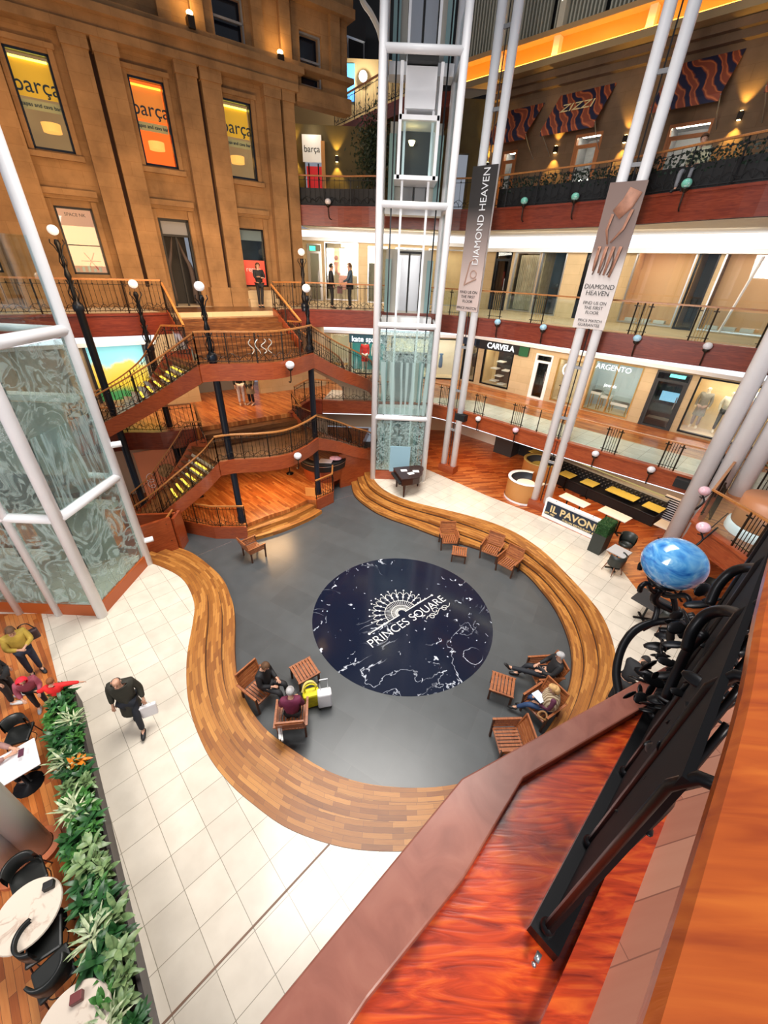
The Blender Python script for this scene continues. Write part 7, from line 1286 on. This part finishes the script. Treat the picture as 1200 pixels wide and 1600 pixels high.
# upper floors
g = G(519, 483, ZB); AB = Vector((-2.55, 19.7, ZB)); person('man in black standing at the second gallery railing, left of the two', (-2.72, 19.75, ZB), -1.4, top=BK, legs=BK, hair=BK, h=1.72, shoes=M['black']); person('man in a blue-grey jacket leaning at the second gallery railing, right of the two', (-1.92, 19.8, ZB), 1.7, dict(elL=(-.24, .10, 1.14), wrL=(-.10, .30, 1.05)), top=cl('blue-grey jacket', (.05, .08, .11)), legs=BK, hair=HB, h=1.76)
mb = MB(); mb.box((-2.35, 19.7, ZB+.75), (.22, .12, .28)); mb.solo('hand_bag', plain('dark red bag', (.12, .02, .02), .5), 'dark red bag held between the two men at the railing', 'bag')
q = FP.p(1.35, ZB, 1.1); person('woman in black standing with crossed arms in front of the red poster', (q.x, q.y, ZB), -2.5, dict(elL=(-.22, .10, 1.18), wrL=(.06, .22, 1.22), elR=(.22, .10, 1.18), wrR=(-.05, .24, 1.18), knL=(-.05, .05, .5), anL=(-.02, .02, .09), toL=(-.02, .17, .03)), top=BK, legs=BK, hair=HB, long_hair=True, h=1.64)
for u, l_, top_, lg, ct, rz in ((378, 'person in a black top and white trousers on the orange first gallery floor', BK, cl('white trousers', (.75, .72, .70)), False, -2.6), (393, 'person in a khaki coat on the orange first gallery floor', cl('khaki coat', (.27, .21, .12)), BK, True, 2.8)):
    g = G(u+1, 632, ZA); person(l_, (g.x, g.y, ZA), rz, top=top_, legs=lg, coat=ct, hair=HB, h=1.70, shoes=cl('pale shoes', (.55, .35, .25)))
g = CE[30]; person('diner in a pale shirt seated behind the top gallery rail at the right', (8.3, 14.7, ZC), 2.2, None, SIT, top=cl('cream shirt', (.65, .62, .42)), legs=cl('grey trousers', (.2, .2, .22)), hair=HB); mk = dup(tc0, (8.3, 14.7, ZC), 2.2+PI, 'dark tub chair of the diner in the pale shirt, top gallery')
# mannequins
MN = plain('ivory mannequin', (.78, .70, .58), .4)
def mannequin(pl, s, off, z, lab, top_, lg_, rz=0, coat=False): q = pl.p(s, z, off); return person(lab, tuple(q), pl.a+rz, top=top_, legs=lg_, hair=None, bald=True, skin=MN, shoes=MN, name='mannequin', cat='mannequin', h=1.74, hands=False, coat=coat)
mannequin(PL1, 6.95, -.7, ZA+.2, 'ivory mannequin in a grey jacket and mauve skirt, left one in the warm shop window', cl('grey wrap jacket', (.30, .28, .26)), cl('mauve skirt', (.42, .30, .28)), PI, True); mannequin(PL1, 7.75, -.7, ZA+.2, 'ivory mannequin in a white blouse and dark trousers, second in the warm shop window', cl('white blouse', (.75, .72, .62)), cl('dark trousers', (.05, .05, .06)), PI+.3); mannequin(PL1, 8.45, -.8, ZA+.2, 'mannequin in a brown coat, third in the warm shop window', cl('brown coat', (.28, .16, .12)), cl('taupe trousers', (.2, .14, .12)), PI-.2, True)
mannequin(PL0, 3.05, -.6, ZA+.2, 'mannequin in a red jacket in the turquoise shop window', cl('red jacket', (.65, .03, .03)), cl('white skirt', (.75, .72, .7)), PI, True); mannequin(PL0, 3.7, -.6, ZA+.2, 'mannequin in black and white in the turquoise shop window', cl('pale jacket', (.65, .62, .62)), BK, PI)
q = PL1.p(-4.2, ZA+1.0, -.6); t = thing('clothes_rail', 'chrome clothes rail with a charcoal jacket in the dark boutique window', 'clothes rail', tuple(q)); mb = MB(); mb.bar(PL1.p(-4.6, ZA+1.75, -.6), PL1.p(-3.85, ZA+1.75, -.6), .025); mb.bar(PL1.p(-4.6, ZA+.1, -.6), PL1.p(-4.6, ZA+1.75, -.6), .025); mb.bar(PL1.p(-3.85, ZA+.1, -.6), PL1.p(-3.85, ZA+1.75, -.6), .025); mb.build('frame', M['silver'], t)
V_ = [PL1.p(-4.2, ZA+.75, -.6), PL1.p(-4.2, ZA+1.3, -.6), PL1.p(-4.2, ZA+1.6, -.6), PL1.p(-4.4, ZA+1.5, -.6), PL1.p(-4.5, ZA+1.0, -.6), PL1.p(-4.0, ZA+1.5, -.6), PL1.p(-3.9, ZA+1.0, -.6)]
t2 = thing('jacket', 'charcoal jacket on the chrome rail of the dark boutique window', 'jacket', tuple(q)); o = skin_obj('fabric', [p_-q for p_ in V_], [(0, 1), (1, 2), (1, 3), (3, 4), (1, 5), (5, 6)], [(.2, .08), (.18, .08), .06, .07, .05, .07, .05], cl('charcoal wool', (.03, .03, .035)), t2)
for i in range(7):
    a = 4.9+i*.45; q = PL0.p(a, ZA+1.2, -.6); V_ = [V3(0, 0, -.7), V3(0, 0, -.2), V3(0, 0, .15), V3(-.12, 0, .08), V3(.12, 0, .08)]
    t2 = thing('hanging_garment', 'hanging %s garment in the bright window behind the lift' % ['cream', 'grey', 'teal', 'white', 'black', 'sand', 'blue'][i], 'garment', tuple(q)); skin_obj('fabric', V_, [(0, 1), (1, 2), (2, 3), (2, 4)], [(.13, .06), (.12, .06), .05, .04, .04], cl('garment cloth %d' % i, [(.6, .5, .35), (.3, .3, .3), (.1, .3, .3), (.75, .75, .75), (.02, .02, .02), (.5, .4, .25), (.1, .2, .4)][i]), t2)
# dark bushy tree beside the high balcony and snowflake decoration
rnd = random.Random(9); t = thing('indoor_tree', 'dark bushy indoor tree left of the central lift on the top gallery', 'tree', (-1.1, 21.4, ZC)); mb = MB()
for k in range(3200):
    c = V3(-1.0+rnd.gauss(0, .32), 21.6+rnd.gauss(0, .38), ZC+1.9+rnd.gauss(0, .55)); d = V3(rnd.uniform(-1, 1), rnd.uniform(-1, 1), rnd.uniform(-1, 1)).normalized()*.08; e = d.cross(V3(rnd.random(), rnd.random(), rnd.random())).normalized()*.03; mb.face([c-d, c+e, c+d, c-e])
mb.build('foliage', plain('night green leaves', (.015, .03, .012), .5), t); MB().lathe([(.06, 0), (.05, 1.6)], (-1.0, 21.6, ZC), 10).build('trunk', M['bronze'], t, True); MB().lathe([(.25, 0), (.32, .5), (.28, .5)], (-1.0, 21.6, ZC), 16).build('pot', M['black'], t, True)
p_ = PL1.p(-1.1, 16.8, 2.2); t = thing('snowflake_decoration', 'lit white branching decoration hanging at the top in front of the slatted screen', 'decoration', tuple(p_)); mb = MB()
c = PL1.p(-1.1, 16.9, 2.2)
for k in range(6): a = k*PI/3+.3; e = c+PL1.d*(.5*math.cos(a))+V3(0, 0, .5*math.sin(a)); mb.tube([c, c.lerp(e, .5), e], [.05, .06, .02], 6); [mb.tube([c.lerp(e, .5), c.lerp(e, .5)+(PL1.d*math.cos(a+s_)+V3(0, 0, math.sin(a+s_)))*.22], [.045, .015], 6) for s_ in (-.8, .8)]
mb.build('branches', plain('frosted white', (.9, .9, .8), .4, emit=1.0), t, True); mb = MB(); mb.bar(c, c+V3(0, 0, 5), .015); mb.build('wire', M['grey'], t)
